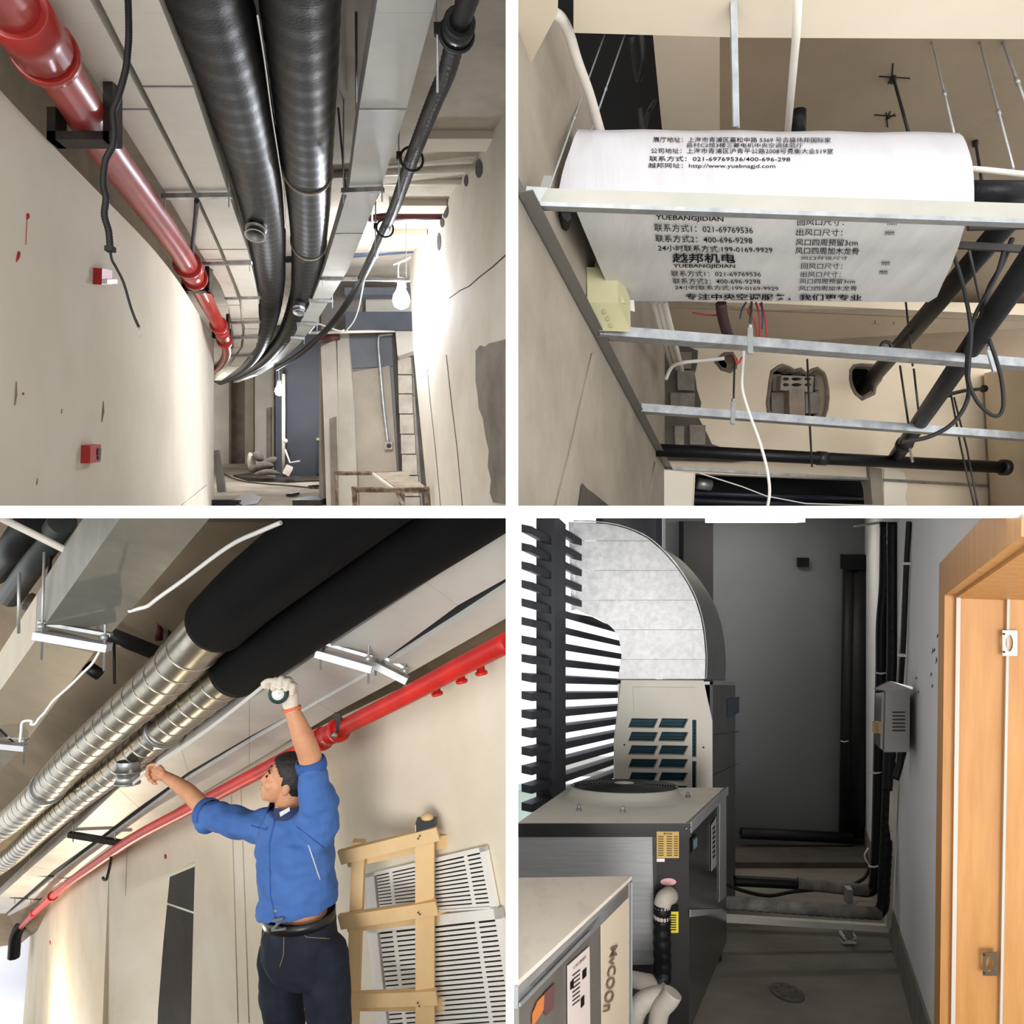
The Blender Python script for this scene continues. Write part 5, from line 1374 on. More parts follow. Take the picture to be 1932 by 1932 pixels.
# bare hand: palm, four fingers curled round the tape end, thumb on top
hd = 0.48
limb(body, [Q(316, 1467, hd), Q(303, 1462, hd), Q(294, 1458, hd)], [0.024, 0.030, 0.028], 12)
for k, (a, b, c, d) in enumerate((((296, 1449), (284, 1446), (278, 1452), (280, 1459)), ((294, 1453), (281, 1455), (276, 1462), (282, 1467)), ((297, 1461), (285, 1464), (281, 1471), (288, 1474)), ((302, 1467), (292, 1471), (289, 1477), (295, 1479)))):
    z = -0.022 + 0.004 * k
    limb(body, [Q(*a, hd - 0.012), Q(*b, hd + z), Q(*c, hd + z - 0.012), Q(*d, hd + z - 0.022)], [0.0105, 0.0098, 0.009, 0.008], 10)
limb(body, [Q(306, 1452, hd - 0.015), Q(297, 1444, hd - 0.03), Q(286, 1443, hd - 0.036), Q(279, 1446, hd - 0.036)], [0.013, 0.0115, 0.010, 0.0085], 10)
# hand inside the glove
limb(body, [Q(549, 1338, -0.19), Q(546, 1312, -0.185), Q(543, 1296, -0.185)], [0.026, 0.03, 0.026], 12)
fuse(body, 'body', SKIN, person, 0.0052, 3)

# face details
for s_ in (-1, 1):
    e = MB().ball(V((0, 0, 0)), 0.007, 0.013, 0.005, 12, 8)
    MB().add([H(0.0895 + p.x, 0.031 * s_ + p.y, 0.003 + p.z) for p in e.v], e.f, True).build('eye', mat('dark_eye', (30, 22, 20), 0.3), person)
    MB().tube([H(0.092, 0.014 * s_, 0.026), H(0.090, 0.032 * s_, 0.030), H(0.078, 0.050 * s_, 0.024)], [0.0028, 0.0036, 0.002], 8).build('eyebrow', HAIR, person)
MB().tube([H(0.1005, -0.018, -0.0665), H(0.105, 0, -0.0665), H(0.1005, 0.018, -0.0665)], 0.0016, 6).build('mouth', mat('lip_line', (120, 62, 52), 0.6), person)
# hair: a close cap over crown, temples and nape
hb = MB().ball(V((0, 0, 0)), 0.108, 0.084, 0.100, 72, 48)
hv = [V((p.x - 0.018, p.y, p.z + 0.031)) for p in hb.v]
keep = []
for f_ in hb.f:
    c = sum((hv[i] for i in f_), V((0, 0, 0))) / len(f_)
    front = c.z - 0.72 * c.x > 0.024 if c.x > -0.012 else c.z > 0.0 + (c.x + 0.012) * 1.05
    if abs(c.y) > 0.06 and -0.012 < c.x < 0.006 and c.z > -0.004: front = True
    if front: keep.append(f_)
hm = MB()
for f_ in keep:
    k = len(hm.v)
    pts = [hv[i] for i in f_]
    out_ = [p * (1.0 + 0.02 * mnoise.noise(p * 60)) for p in pts]
    hm.v += [H(p.x, p.y, p.z) for p in out_]
    hm.f.append(tuple(range(k, k + len(f_)))); hm.sm.append(True)
hm.build('hair', HAIR, person, weld=0.0015)
hcap = bpy.data.objects[[o.name for o in person.children if o.name.startswith('hair')][0]]
md = hcap.modifiers.new('thickness', 'SOLIDIFY'); md.thickness = 0.010; md.offset = 0.3

# jacket
jk = MB()
TL_, TF_ = -0.030, -0.020
loft(jk, [sec(563, 1711, 0, 0.203, 0.163, TL_ * 1.7, TF_ * 1.0), sec(562, 1693, 0, 0.205, 0.163, TL_ * 1.4, TF_), sec(561, 1645, 0, 0.205, 0.160, TL_ * 0.7, TF_ * 0.7), sec(557, 1600, 0, 0.212, 0.160, TL_ * 0.4, 0), sec(554, 1566, 0, 0.205, 0.145, 0, 0), sec(551, 1545, 0, 0.160, 0.115), sec(546, 1528, 0, 0.092, 0.088)], 32)
limb(jk, [Q(510, 1562, 0.08), Q(470, 1556, 0.14), Q(430, 1545, 0.22), Q(394, 1535, 0.30)], [0.088, 0.072, 0.066, 0.066], 18, False)
limb(jk, [Q(384, 1543, 0.31), Q(396, 1536, 0.30)], [0.074, 0.068], 18, False)
limb(jk, [Q(400, 1546, 0.29), Q(384, 1556, 0.30), Q(374, 1562, 0.30)], [0.05, 0.026, 0.010], 12)
limb(jk, [Q(590, 1572, -0.07), Q(600, 1532, -0.10), Q(596, 1488, -0.125), Q(587, 1444, -0.14)], [0.105, 0.088, 0.074, 0.063], 18, False)
jacket = fuse(jk, 'jacket', BLUE, person, 0.0065, 3, (0.019, (6.5, 6.5, 10.0)), 'blue work jacket')
def band(name, pts, r, m, parent, label=None):
    return MB().tube(smooth_path([Q(*p) for p in pts], 5), r, 8).build(name, m, parent, label)
# rolled cuffs, collar, placket, pocket, label and button
BLUE_D = mat('blue_work_cloth_fold', (50, 88, 156), 0.8, col2=(44, 78, 142), scale=6, bump=0.1, bscale=90)
def cuff(c, d, r):
    d = d.normalized()
    MB().lathe(c - d * 0.022, d, [(0, r * 0.97), (0, r * 1.06), (0.012, r * 1.10), (0.032, r * 1.08), (0.044, r * 1.02), (0.044, r * 0.9)], 24, cap=False).build('cuff', BLUE_D, jacket)
cuff(Q(391, 1535, 0.305), Q(391, 1535, 0.305) - Q(430, 1545, 0.22), 0.068)
cuff(Q(587, 1442, -0.14), Q(587, 1442, -0.14) - Q(596, 1488, -0.125), 0.060)
col_pts = []
for k in range(13):
    a = math.pi * (0.12 + 1.76 * k / 12)
    col_pts.append(a)
rows = []
for z, rr in ((0.0, 0.098), (0.022, 0.094), (0.046, 0.086)):
    rows.append([Q(546, 1531) + FWD * (rr * math.cos(a)) + RGT * (rr * math.sin(a)) + UPV * z for a in col_pts])
MB().shell(rows, V((0.004, 0.003, -0.003))).build('collar', mat('navy_collar', (34, 48, 84), 0.8), jacket)
def onj(u, v, off=0.004):
    "point on the front of the jacket"
    dg = bpy.context.evaluated_depsgraph_get()
    o = P(u, v, 1.0) - ORIGIN['jacket']
    org = V((0, 0, 0)) - ORIGIN['jacket']
    ok, loc, nor, _ = jacket.ray_cast(org, (P(u, v, 1.0)).normalized())
    return (loc + ORIGIN['jacket'] - P(u, v, 1.0).normalized() * off) if ok else P(u, v, YP - 0.15)
bpy.context.view_layer.update()
ORIGIN['jacket'] = ORIGIN[jacket.name]
def seam(name, pts, r, m, label=None):
    return MB().tube([onj(u, v, 0.002) for u, v in pts], r, 6).build(name, m, jacket, label)
def along(a, b, n=8): return [(lerp(a[0], b[0], k / n), lerp(a[1], b[1], k / n)) for k in range(n + 1)]
seam('placket', along((520, 1540), (508, 1590)) + along((508, 1592), (510, 1690)) + along((511, 1692), (520, 1734)), 0.0035, BLUE_D)
seam('pocket_piping', along((582, 1594), (604, 1660)), 0.003, mat('silver_piping', (196, 200, 206), 0.4), 'silver pocket piping')
seam('pocket_flap', along((474, 1558), (502, 1566), 4) + along((502, 1567), (504, 1560), 2), 0.003, BLUE_D)
seam('yoke_seam', along((560, 1560), (612, 1600), 6), 0.0025, BLUE_D)
q = [Q(527, 1533, -0.125), Q(546, 1523, -0.105), Q(547, 1530, -0.105), Q(529, 1541, -0.125)]
MB().hexa(q + [p + V((0, 0.004, 0)) for p in q]).build('collar_label', mat('white_cloth_label', (222, 222, 218), 0.7), jacket, 'white cloth label')
MB().lathe(onj(520, 1719, 0.004), V((-0.3, -1, 0)), [(0, 0.008), (0.003, 0.008), (0.003, 0.005)], 12).build('button', GALV_BRIGHT, jacket)

# jeans, belt and buckle
jn = MB()
loft(jn, [sec(564, 1722, 0, 0.186, 0.142, -0.030, -0.004), sec(566, 1765, 0, 0.205, 0.155), sec(569, 1800, 0, 0.222, 0.165), sec(571, 1826, 0, 0.21, 0.15)], 32)
limb(jn, [Q(528, 1800, 0.07), Q(532, 1880, 0.05), Q(540, 1965, 0.02), Q(544, 2120, 0.05)], [0.100, 0.098, 0.082, 0.066], 20, True)
limb(jn, [Q(612, 1800, -0.07), Q(618, 1880, -0.10), Q(624, 1965, -0.12), Q(620, 2120, -0.06)], [0.104, 0.102, 0.084, 0.066], 20, True)
jeans = fuse(jn, 'jeans', DENIM, person, 0.0065, 3, (0.006, (9.0, 9.0, 14.0)), 'dark denim jeans')
ob = MB()
rows = []
for z, k_ in ((0.021, 1.02), (0.021, 1.05), (-0.021, 1.05), (-0.021, 1.02)):
    rows.append([Q(564, 1725) + (RGT * 0.186 + UPV * -0.030) * (k_ * math.cos(a)) + (FWD * 0.142 + UPV * -0.004) * (k_ * math.sin(a)) + UPV * z for a in [j * math.pi / 24 for j in range(49)]])
belt = MB().grid(rows).build('belt', mat('black_leather', (20, 19, 20), 0.35), person, 'black leather belt')
BPl = Plane(Q(512, 1750, -0.125), Q(540, 1746, -0.155), Q(512, 1730, -0.125))
def bk(u, v): return BPl.hit(u, v - 2, 0.035)
zb = MB()
for a, b in (((513, 1738), (534, 1735)), ((534, 1735), (513, 1757)), ((513, 1757), (538, 1754))):
    zb.bar(bk(*a), bk(*b), 0.010, 0.008, V((0, 0, 1)) if a[1] != 1735 else V((1, 0, 0)))
zb.build('buckle', GALV_BRIGHT, belt, 'silver Z shaped buckle')
bpy.context.view_layer.update()
def onjean(u, v):
    o_ = -ORIGIN[jeans.name]
    ok, loc, nor, _ = jeans.ray_cast(o_, P(u, v, 1.0).normalized())
    return loc + ORIGIN[jeans.name] - P(u, v, 1.0).normalized() * 0.002 if ok else Q(u, v, -0.16)
STITCH = mat('tan_stitching', (150, 118, 78), 0.8)
for pts in (along((570, 1752), (576, 1766), 3) + along((578, 1768), (622, 1771), 6), along((536, 1764), (535, 1800), 5) + along((534, 1804), (528, 1824), 3), along((500, 1756), (492, 1772), 3)):
    MB().tube([onjean(u, v) for u, v in pts], 0.0016, 5).build('stitching', STITCH, jeans)

# glove round the tape measure
gl = MB()
limb(gl, [Q(550, 1334, -0.19), Q(547, 1318, -0.187), Q(545, 1302, -0.187), Q(541, 1290, -0.187)], [0.033, 0.036, 0.037, 0.032], 14)
for uk, vk, ut, vt in ((520, 1284, 515, 1299), (531, 1281, 527, 1297), (543, 1285, 539, 1300), (553, 1294, 551, 1308)):
    limb(gl, [Q(545, 1304, -0.185), Q(uk + 4, vk + 2, -0.19), Q(uk, vk, -0.225), Q(ut, vt, -0.245)], [0.016, 0.0145, 0.0135, 0.0115], 10)
limb(gl, [Q(540, 1296, -0.19), Q(518, 1286, -0.205), Q(505, 1285, -0.215), Q(496, 1290, -0.222)], [0.016, 0.0135, 0.012, 0.010], 10)
limb(gl, [Q(544, 1314, -0.19), Q(522, 1304, -0.20), Q(508, 1297, -0.21), Q(498, 1295, -0.222)], [0.016, 0.0135, 0.012, 0.010], 10)
glove = fuse(gl, 'glove', GLOVE, person, 0.0034, 2, None, 'white cotton work glove')
MB().lathe(Q(551, 1337, -0.19), Q(547, 1318, -0.187) - Q(551, 1337, -0.19), [(-0.006, 0.034), (-0.006, 0.039), (0.006, 0.039), (0.006, 0.034)], 20).build('orange_cuff', mat('orange_knit', (224, 110, 70), 0.8), glove)

# the tape measure and its blade
t = thing('tape_measure', 'dark green tape measure stretched between both hands', 'tape measure', Q(528, 1322, -0.2))
ax = V((0.1, -1, 0.12)).normalized()
c = Q(527, 1308, -0.215)
MB().lathe(c + ax * -0.004, ax, [(0, 0.036), (0.004, 0.041), (0.026, 0.041), (0.03, 0.036)], 28).build('case', mat('dark_green_case', (24, 52, 44), 0.4), t)
dsk = MB().lathe(c + ax * 0.0265, ax, [(0, 0.025), (0.0015, 0.025)], 24).build('label_disc', mat('white_disc', (230, 230, 226), 0.5), t)
m_ = c + ax * 0.0285
MB().bar(m_ + V((-0.002, 0, 0.001)), m_ + V((0.01, 0, 0.003)), 0.003, 0.001).build('label_print', INK, dsk)
b0, b1, b2 = Q(498, 1293, -0.224), Q(294, 1444, hd - 0.045), Q(250, 1479, hd + 0.15)
w = V((0, -0.35, 0.94)).normalized()
bl = MB()
sag = [lerp(b0, b1, k / 10) - V((0, 0, 0.012 * math.sin(math.pi * k / 10))) for k in range(11)] + [b2]
bl.shell([[p + w * 0.0095 for p in sag], [p - w * 0.0095 for p in sag]], V((0, 0.0012, 0)), smooth=False)
bl.build('blade', mat('white_blade', (214, 212, 206), 0.35, 0.2), t, 'pale steel blade')
# ================================================================ lower right: plant room with outdoor units
room_limits(1, -1)
VD = 1303.0
FL = -1.52
def Dq(u, v, h): return level(u, v, h, VD)
def Dh(u, Y, h): return P(u, VD - h * F / Y, Y)
SLOPE = (C - VD) / F                                   # eye level drops with the distance in this room
DEP = V((0.4155, 1.0, SLOPE))                          # direction of depth of the room
def W(x, Y, h):
    "plan position and height above eye level"
    return V((x, Y, SLOPE * Y + h))

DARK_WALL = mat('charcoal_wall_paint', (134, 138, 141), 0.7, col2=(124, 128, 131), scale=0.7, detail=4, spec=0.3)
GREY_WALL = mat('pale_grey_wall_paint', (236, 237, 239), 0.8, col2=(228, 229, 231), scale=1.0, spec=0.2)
FLOORM = mat('dusty_screed', (150, 141, 130), 0.9, col2=(120, 112, 101), scale=2.2, detail=8, bump=0.2, bscale=12)
# floor, back wall, right wall
struct(MB().prism([W(0.02, 1.5, FL), W(2.2, 1.5, FL), W(4.5, 7.6, FL), W(0.8, 7.6, FL)], V((0, 0, -0.15))), 'floor', FLOORM, 'dusty screed floor of the plant room')
def rx(Y): return 1.896 + (Y - 3.52) * 0.4155          # face of the right wall
YB = 7.25
def HM(Y): return -SLOPE * Y - 0.014           # underside of the slab
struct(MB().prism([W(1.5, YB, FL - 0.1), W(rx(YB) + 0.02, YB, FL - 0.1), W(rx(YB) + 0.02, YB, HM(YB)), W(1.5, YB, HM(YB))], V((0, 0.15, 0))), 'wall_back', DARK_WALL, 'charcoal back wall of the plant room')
# low kerb along the back wall
struct(MB().prism([W(1.2, 6.35, FL + 0.001), W(rx(6.35), 6.35, FL + 0.001), W(rx(YB), YB, FL + 0.001), W(1.5, YB, FL + 0.001)], V((0, 0, 0.05))), 'trim_1', mat('dark_screed', (108, 98, 88), 0.9, col2=(86, 78, 70), scale=3), 'low screed plinth along the charcoal back wall')
# right wall with the door opening: far part, then the frame
Yd = 2.55                                              # where the door frame's outer edge stands
def RWP(Y, h): return W(rx(Y), Y, h)
wall_rgt = struct(MB().prism([RWP(Yd, FL), RWP(YB, FL), RWP(YB, HM(YB)), RWP(Yd, HM(Yd))], V((0.2, -0.05, 0))), 'wall_right', GREY_WALL, 'pale grey wall between the oak door frame and the corner')
struct(MB().prism([RWP(1.55, 0.4), RWP(Yd, 0.42), RWP(Yd, HM(Yd)), RWP(1.55, HM(1.55))], V((0.2, -0.05, 0))), 'wall_over_door', GREY_WALL, 'pale grey wall above the oak door frame')
wall_strip = struct(MB().prism([RWP(Yd, FL) + V((-0.012, 0, 0)), RWP(YB, FL) + V((-0.012, 0, 0)), RWP(YB, FL + 0.22) + V((-0.012, 0, 0)), RWP(Yd, FL + 0.22) + V((-0.012, 0, 0))], V((0.014, 0, 0))), 'baseboard_right', mat('scuffed_base', (134, 130, 124), 0.85, col2=(112, 108, 102), scale=5), 'scuffed grey skirting band along the right wall')
# smudges on the wall
RWPl = Plane(RWP(3, 0), RWP(5, 0), RWP(3, 1))
SM = mat('dark_scuff', (92, 90, 90), 0.9)
for u, v, L in ((1772, 1170, 10), (1768, 1195, 9), (1774, 1200, 12), (1759, 1222, 12), (1766, 1238, 14), (1774, 1252, 10), (1756, 1268, 8), (1758, 1290, 8), (1728, 1276, 6), (1732, 1302, 6), (1762, 1222, 8)):
    MB().tube([RWPl.hit(u, v, 0.001), RWPl.hit(u + 2, v + L * 0.5, 0.001), RWPl.hit(u - 1, v + L, 0.001)], [0.0006, 0.0035, 0.0006], 5).build('scuff', SM, wall_rgt)

# --- oak door frame
t = thing('door_1', 'oak veneered door frame with hinges at the right', 'door frame', RWP(Yd, FL))
t['kind'] = 'structure'; del t['category']
ROOM[1] = (V((0, 0, -0.0135)), V((0, 0, 1)))
xin = V((0.006, 0, 0))
def fr(Y, h, out=0.0):          # on the wall face, pushed out of the wall by out
    n = RWPl.n
    return RWP(Y - 0.07 * (h + 0.4), h) + n * out
HT = 0.425
OUT = 0.03
def box4(a, b, c, d, ext): return MB().prism([a, b, c, d], ext)
nrm = RWPl.n
# vertical architrave and head architrave
box4(fr(Yd, FL), fr(Yd - 0.12, FL), fr(Yd - 0.12, HT - 0.12), fr(Yd, HT), nrm * OUT).build('side_architrave', OAK, t)
box4(fr(Yd, HT), fr(Yd - 0.12, HT - 0.12), fr(1.52, HT - 0.12), fr(1.52, HT), nrm * OUT).build('head_architrave', OAK, t)
ee = -nrm * 0.55
# reveal: far jamb facing us and the head lining
j0, j1 = fr(Yd - 0.13, FL), fr(Yd - 0.13, HT - 0.13)
box4(j0, j1, j1 + ee, j0 + ee, V((0.01, 0.03, 0))).build('jamb_lining', OAK, t)
box4(fr(Yd - 0.13, HT - 0.13), fr(1.52, HT - 0.13), fr(1.52, HT - 0.13) + ee, fr(Yd - 0.13, HT - 0.13) + ee, V((0, 0, 0.02))).build('head_lining', OAK, t)
SEAL = mat('grey_seal', (206, 196, 184), 0.6)
off = -nrm * 0.135
jd = (fr(Yd - 0.15, FL) - fr(Yd - 0.13, FL))
box4(j0 + off + jd, j1 + off + jd, j1 + off + jd - nrm * 0.008, j0 + off + jd - nrm * 0.008, -jd * 0.9).build('seal_strip', SEAL, t)
box4(j0 + off * 1.05 + jd, j1 + off * 1.05 + jd, j1 + off * 1.05 + jd - nrm * 0.14, j0 + off * 1.05 + jd - nrm * 0.14, -jd * 0.9).build('stop_lining', OAK, t)
box4(j0 + nrm * 0.0 + jd * 0.2, j1 + jd * 0.2, j1 - nrm * 0.012 + jd * 0.2, j0 - nrm * 0.012 + jd * 0.2, jd * 0.3).build('inner_bead', SEAL, t)
HINGE = mat('nickel_hinge', (196, 188, 172), 0.35, 0.8)
JP = Plane(j0 + off * 1.06 + jd, j1 + off * 1.06 + jd, j1 + off * 1.5 + jd)
for (u, v, dv, du, lab, m) in ((1905, 1213, 24, 14, 'upper hinge plate', HINGE), (1868, 1818, 22, 14, 'lower hinge plate', mat('bronze_hinge', (120, 104, 86), 0.4, 0.7))):
    outer_ = [JP.hit(u - du, v - dv, 0.004), JP.hit(u + du, v - dv, 0.004), JP.hit(u + du, v + dv, 0.004), JP.hit(u - du, v + dv, 0.004)]
    hole_ = [JP.hit(u - 1 + 7 * math.cos(a), v + 16 * math.sin(a), 0.004) for a in [k * math.pi / 6 for k in range(12)]]
    h_ = MB().prism(outer_, JP.n * 0.003, [hole_]).build('hinge_plate', m, t, lab)
    for sx, sy in ((-11, -17), (-11, 17)):
        MB().lathe(JP.hit(u + sx, v + sy, 0.007), JP.n, [(0, 0.0035), (0.002, 0.0035)], 8).build('screw', DARK_STEEL, h_)
# door leaf edge beyond the hinge
box4(j0 + off * 1.8 + jd * 2, j1 + off * 1.8 + jd * 2, j1 + off * 1.8 - nrm * 0.25 + jd * 8, j0 + off * 1.8 - nrm * 0.25 + jd * 8, V((0.02, 0.04, 0))).build('door_leaf', OAK, t)
struct(MB().prism([P(1890, 985, 3.3), P(2100, 985, 3.2), P(2100, 2050, 3.2), P(1880, 2050, 3.3)], V((0, 0.05, 0))), 'wall_beyond_door', mat('lobby_wall', (128, 112, 84), 0.9, col2=(96, 92, 62), scale=3), 'shaded lobby wall past the oak door frame')

room_limits(1, -1)
# --- louvred facade on the left
def lx(Y): return 0.36 + (Y - 4.73) * 0.42
LOUV = mat('slate_louvre_paint', (62, 66, 78), 0.55, col2=(54, 57, 68), scale=2)
t = thing('louvre_facade', 'slate grey louvred facade letting daylight in at the left', 'louvre', W(lx(4.3), 4.3, FL))
Yc0, Yc1 = 4.2, 4.45
c0 = lx(Yc0)
col_b = [W(c0, Yc0, FL), W(c0 + 0.105, Yc0, FL), W(c0 + 0.105 + 0.08, Yc1, FL), W(c0 + 0.08, Yc1, FL)]
MB().hexa(col_b + [p + V((0, 0, HM(Yc0) - FL)) for p in col_b]).build('post', LOUV, t)
Yend = 6.6
k = 0
for i in range(23):
    h = -1.22 + i * 0.098
    for (Ya, Yb) in ((Yc1 - 0.02, Yend), (3.92, Yc0 + 0.02)):
        if h > HM(Ya) - 0.05: continue
        a, b = W(lx(Ya) + 0.03, Ya, h), W(lx(Yb) + 0.03, Yb, h)
        x = V((0.055, 0, -0.012)); z = V((0, 0, 0.042))
        MB().box(a, b - a, x, z).build('slat', LOUV, t)
MB().box(W(lx(Yend), Yend, FL), V((0.12, 0, 0)), V((0.04, 0.12, 0)), V((0, 0, HM(Yend) - FL))).build('post', LOUV, t)
hp_ = [W(lx(5.3), 5.3, 0.85), W(lx(YB), YB, 0.85), W(lx(YB), YB, HM(YB)), W(lx(5.3), 5.3, HM(5.3))]
MB().prism(hp_, V((0.05, 0, 0))).build('header_panel', LOUV, t)
# ledge of the building outside
MB().box(W(0.3, 8.2, -0.95), V((1.6, 0, 0)), V((0, 0.5, 0)), V((0, 0, 0.06))).build('outside_ledge', mat('pale_ledge', (196, 194, 190), 0.8), None, 'pale ledge outside the louvres', 'ledge')
MB().box(W(-1.2, 8.2, -1.6), V((2.6, 0, 0)), V((0, 0.2, 0)), V((0, 0, 0.5))).build('outside_parapet', mat('pale_green_glass', (190, 214, 206), 0.4), None, 'pale green parapet outside the louvres', 'parapet')

# --- tower unit with the elbow duct
IVORY = mat('ivory_enamel', (222, 218, 206), 0.5, col2=(212, 207, 194), scale=2)
DGREY = mat('dark_grey_enamel', (78, 80, 80), 0.5, col2=(66, 68, 69), scale=2)
Yt = 4.75
def tw(u, v, off=0.0): return P(u, v, Yt - off)
t = thing('tower_unit', 'tall ivory outdoor unit with slanted grille openings', 'outdoor unit', P(1250, 1750, Yt))
# front panel with real openings
outl = [(1163, 1283), (1328, 1284), (1331, 1300), (1344, 1360), (1345, 1760), (1160, 1760), (1159, 1400), (1168, 1320), (1172, 1283)]
holes = []
for r_, v in enumerate((1355, 1380.5, 1406, 1431.5, 1457, 1482, 1507, 1532)):
    for u in (1185, 1242):
        holes.append([tw(u + 7, v), tw(u + 57, v + 1), tw(u + 49, v + 19), tw(u, v + 18)])
holes.append([tw(1306, 1358), tw(1314, 1358), tw(1314, 1429), tw(1306, 1429)])
holes.append([tw(1306, 1436), tw(1314, 1436), tw(1314, 1545), tw(1306, 1545)])
MB().prism([tw(u, v) for u, v in outl], V((0, 0.03, 0)), holes).build('front_panel', IVORY, t)
MB().prism([tw(u, v, 0.012) for u, v in ((1194, 1296), (1312, 1297), (1312, 1347), (1196, 1346))], V((0, 0.013, 0))).build('raised_panel', IVORY, t)
COIL = mat('teal_coil_fins', (34, 74, 86), 0.5, 0.2, col2=(22, 54, 66), scale=3)
MB().prism([P(u, v, Yt + 0.06) for u, v in ((1176, 1345), (1326, 1346), (1326, 1560), (1176, 1560))], V((0, 0.02, 0))).build('coil', COIL, t)
for i in range(30):
    v = 1352 + i * 6.6
    MB().bar(P(1178, v, Yt + 0.045), P(1326, v, Yt + 0.045), 0.006, 0.004).build('coil_fin', mat('coil_fin_light', (48, 90, 102), 0.4, 0.4), t)
# body: side
sr = [P(1326, 1283, Yt + 0.03), P(1345, 1362, Yt + 0.03)]
side = V((0.405, 0.78, SLOPE * 0.78))
bf = [P(1166, 1284, Yt + 0.035), P(1345, 1286, Yt + 0.035), P(1345, 1760, Yt + 0.035), P(1162, 1760, Yt + 0.035)]
# hollow body: side, top, back
MB().prism([bf[1], bf[2], bf[2] + side * 0.85, bf[1] + side * 0.85], V((-0.02, 0.0, 0))).build('side_panel', DGREY, t)
MB().prism([bf[0], bf[1], bf[1] + side * 0.85, bf[0] + side * 0.85], V((0, 0, -0.02))).build('top_panel', IVORY, t)
MB().prism([bf[0] + side * 0.85, bf[1] + side * 0.85, bf[2] + side * 0.85, bf[3] + side * 0.85], V((0, 0.02, 0))).build('back_panel', DGREY, t)
MB().prism([bf[0], bf[3], bf[3] + side * 0.85, bf[0] + side * 0.85], V((0.02, 0, 0))).build('side_panel', IVORY, t)
SPL = Plane(bf[1], bf[2], bf[1] + side)
MB().prism([SPL.hit(1372, 1318, 0.004), SPL.hit(1394, 1314, 0.004), SPL.hit(1394, 1344, 0.004), SPL.hit(1373, 1356, 0.004)], SPL.n * 0.003).build('blue_label', mat('blue_label', (40, 58, 78), 0.5), t, 'dark blue label')
MB().tube([SPL.hit(1346, 1386, 0.002), SPL.hit(1394, 1380, 0.002)], 0.003, 5).build('panel_seam', DARK_STEEL, t)
MB().tube([SPL.hit(1346, 1462, 0.002), SPL.hit(1394, 1440, 0.002)], 0.003, 5).build('panel_seam', DARK_STEEL, t)
for u, v in ((1178, 1405), (1327, 1410)):
    MB().lathe(tw(u, v), V((0, -1, 0)), [(0, 0.006), (0.004, 0.006)], 8).build('screw', DARK_STEEL, t)
# elbow duct: quarter bend rising from the tower and turning out through the louvres
t = thing('elbow_duct', 'large zinc elbow duct rising from the tower unit and out through the louvres', 'duct', P(1250, 1283, Yt))
arc = [(1330, 1281), (1331, 1240), (1328, 1200), (1322, 1165), (1311, 1130), (1296, 1100), (1276, 1070), (1250, 1040), (1222, 1016), (1190, 1000), (1155, 990), (1118, 986), (1080, 985)]
inner = [(1166, 1281), (1173, 1240), (1172, 1225), (1168, 1205), (1160, 1190), (1148, 1178), (1135, 1170), (1120, 1164), (1105, 1158), (1092, 1152), (1084, 1148), (1080, 1146), (1076, 1144)]
Ye = Yt - 0.02
# throat sheets seen from the front: one part for each lapped panel
bounds = [1281, 1244, 1188, 1132, 1076, 1020, 984]
# horizontal laps: clip the cheek into bands by height
def arc_u(v): return interp(sorted([(b, a) for a, b in arc]), v)
def in_u(v): return interp(sorted([(b, a) for a, b in inner]), v) if v > 1144 else 1080 + (v - 985) * 0.02
ZINC_CHEEK = mat('lapped_zinc', (250, 250, 252), 0.4, 0.15, col2=(226, 228, 230), scale=30, detail=8, rough2=0.5)
for va, vb in zip(bounds, bounds[1:]):
    n = 8
    L = []; R = []
    for k in range(n + 1):
        v = lerp(va, vb + 0.6, k / n)
        L.append((in_u(v), v)); R.append((max(arc_u(v), in_u(v) + 1), v))
    MB().prism([P(u, v, Ye) for u, v in L] + [P(u, v, Ye) for u, v in reversed(R)], V((0, 0.012, 0))).build('lapped_panel', ZINC_CHEEK, t)
dd = V((0.405, 0.78, SLOPE * 0.78)) * 0.72
o1 = [P(u, v, Ye + 0.006) for u, v in arc]
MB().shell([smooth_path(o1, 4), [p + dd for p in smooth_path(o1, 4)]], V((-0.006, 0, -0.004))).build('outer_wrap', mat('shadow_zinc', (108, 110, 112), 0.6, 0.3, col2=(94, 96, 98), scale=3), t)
MB().shell([smooth_path([p + V((0.004, -0.012, 0.004)) for p in o1], 4), smooth_path([p + V((0.008, 0.012, 0.008)) for p in o1], 4)], V((0.004, 0, 0.004))).build('edge_seam', GALV_BRIGHT, t)
i1 = [P(u, v, Ye + 0.006) for u, v in inner]
MB().shell([smooth_path(i1, 3), [p + dd for p in smooth_path(i1, 3)]], V((0.006, 0, 0.004))).build('throat_sheet', GALV, t)
MB().prism([P(1073, 984, Ye - 0.01), P(1082, 986, Ye - 0.01), P(1087, 1150, Ye - 0.01), P(1078, 1152, Ye - 0.01)], V((0, 0.02, 0))).build('end_flange', GALV, t)
MB().prism([P(1082, 1158, Ye), P(1118, 1165, Ye), P(1148, 1180, Ye), P(1132, 1178, Ye - 0.02), P(1096, 1166, Ye - 0.02)], V((0, 0.03, 0))).build('throat_lap', DARK_STEEL, t)

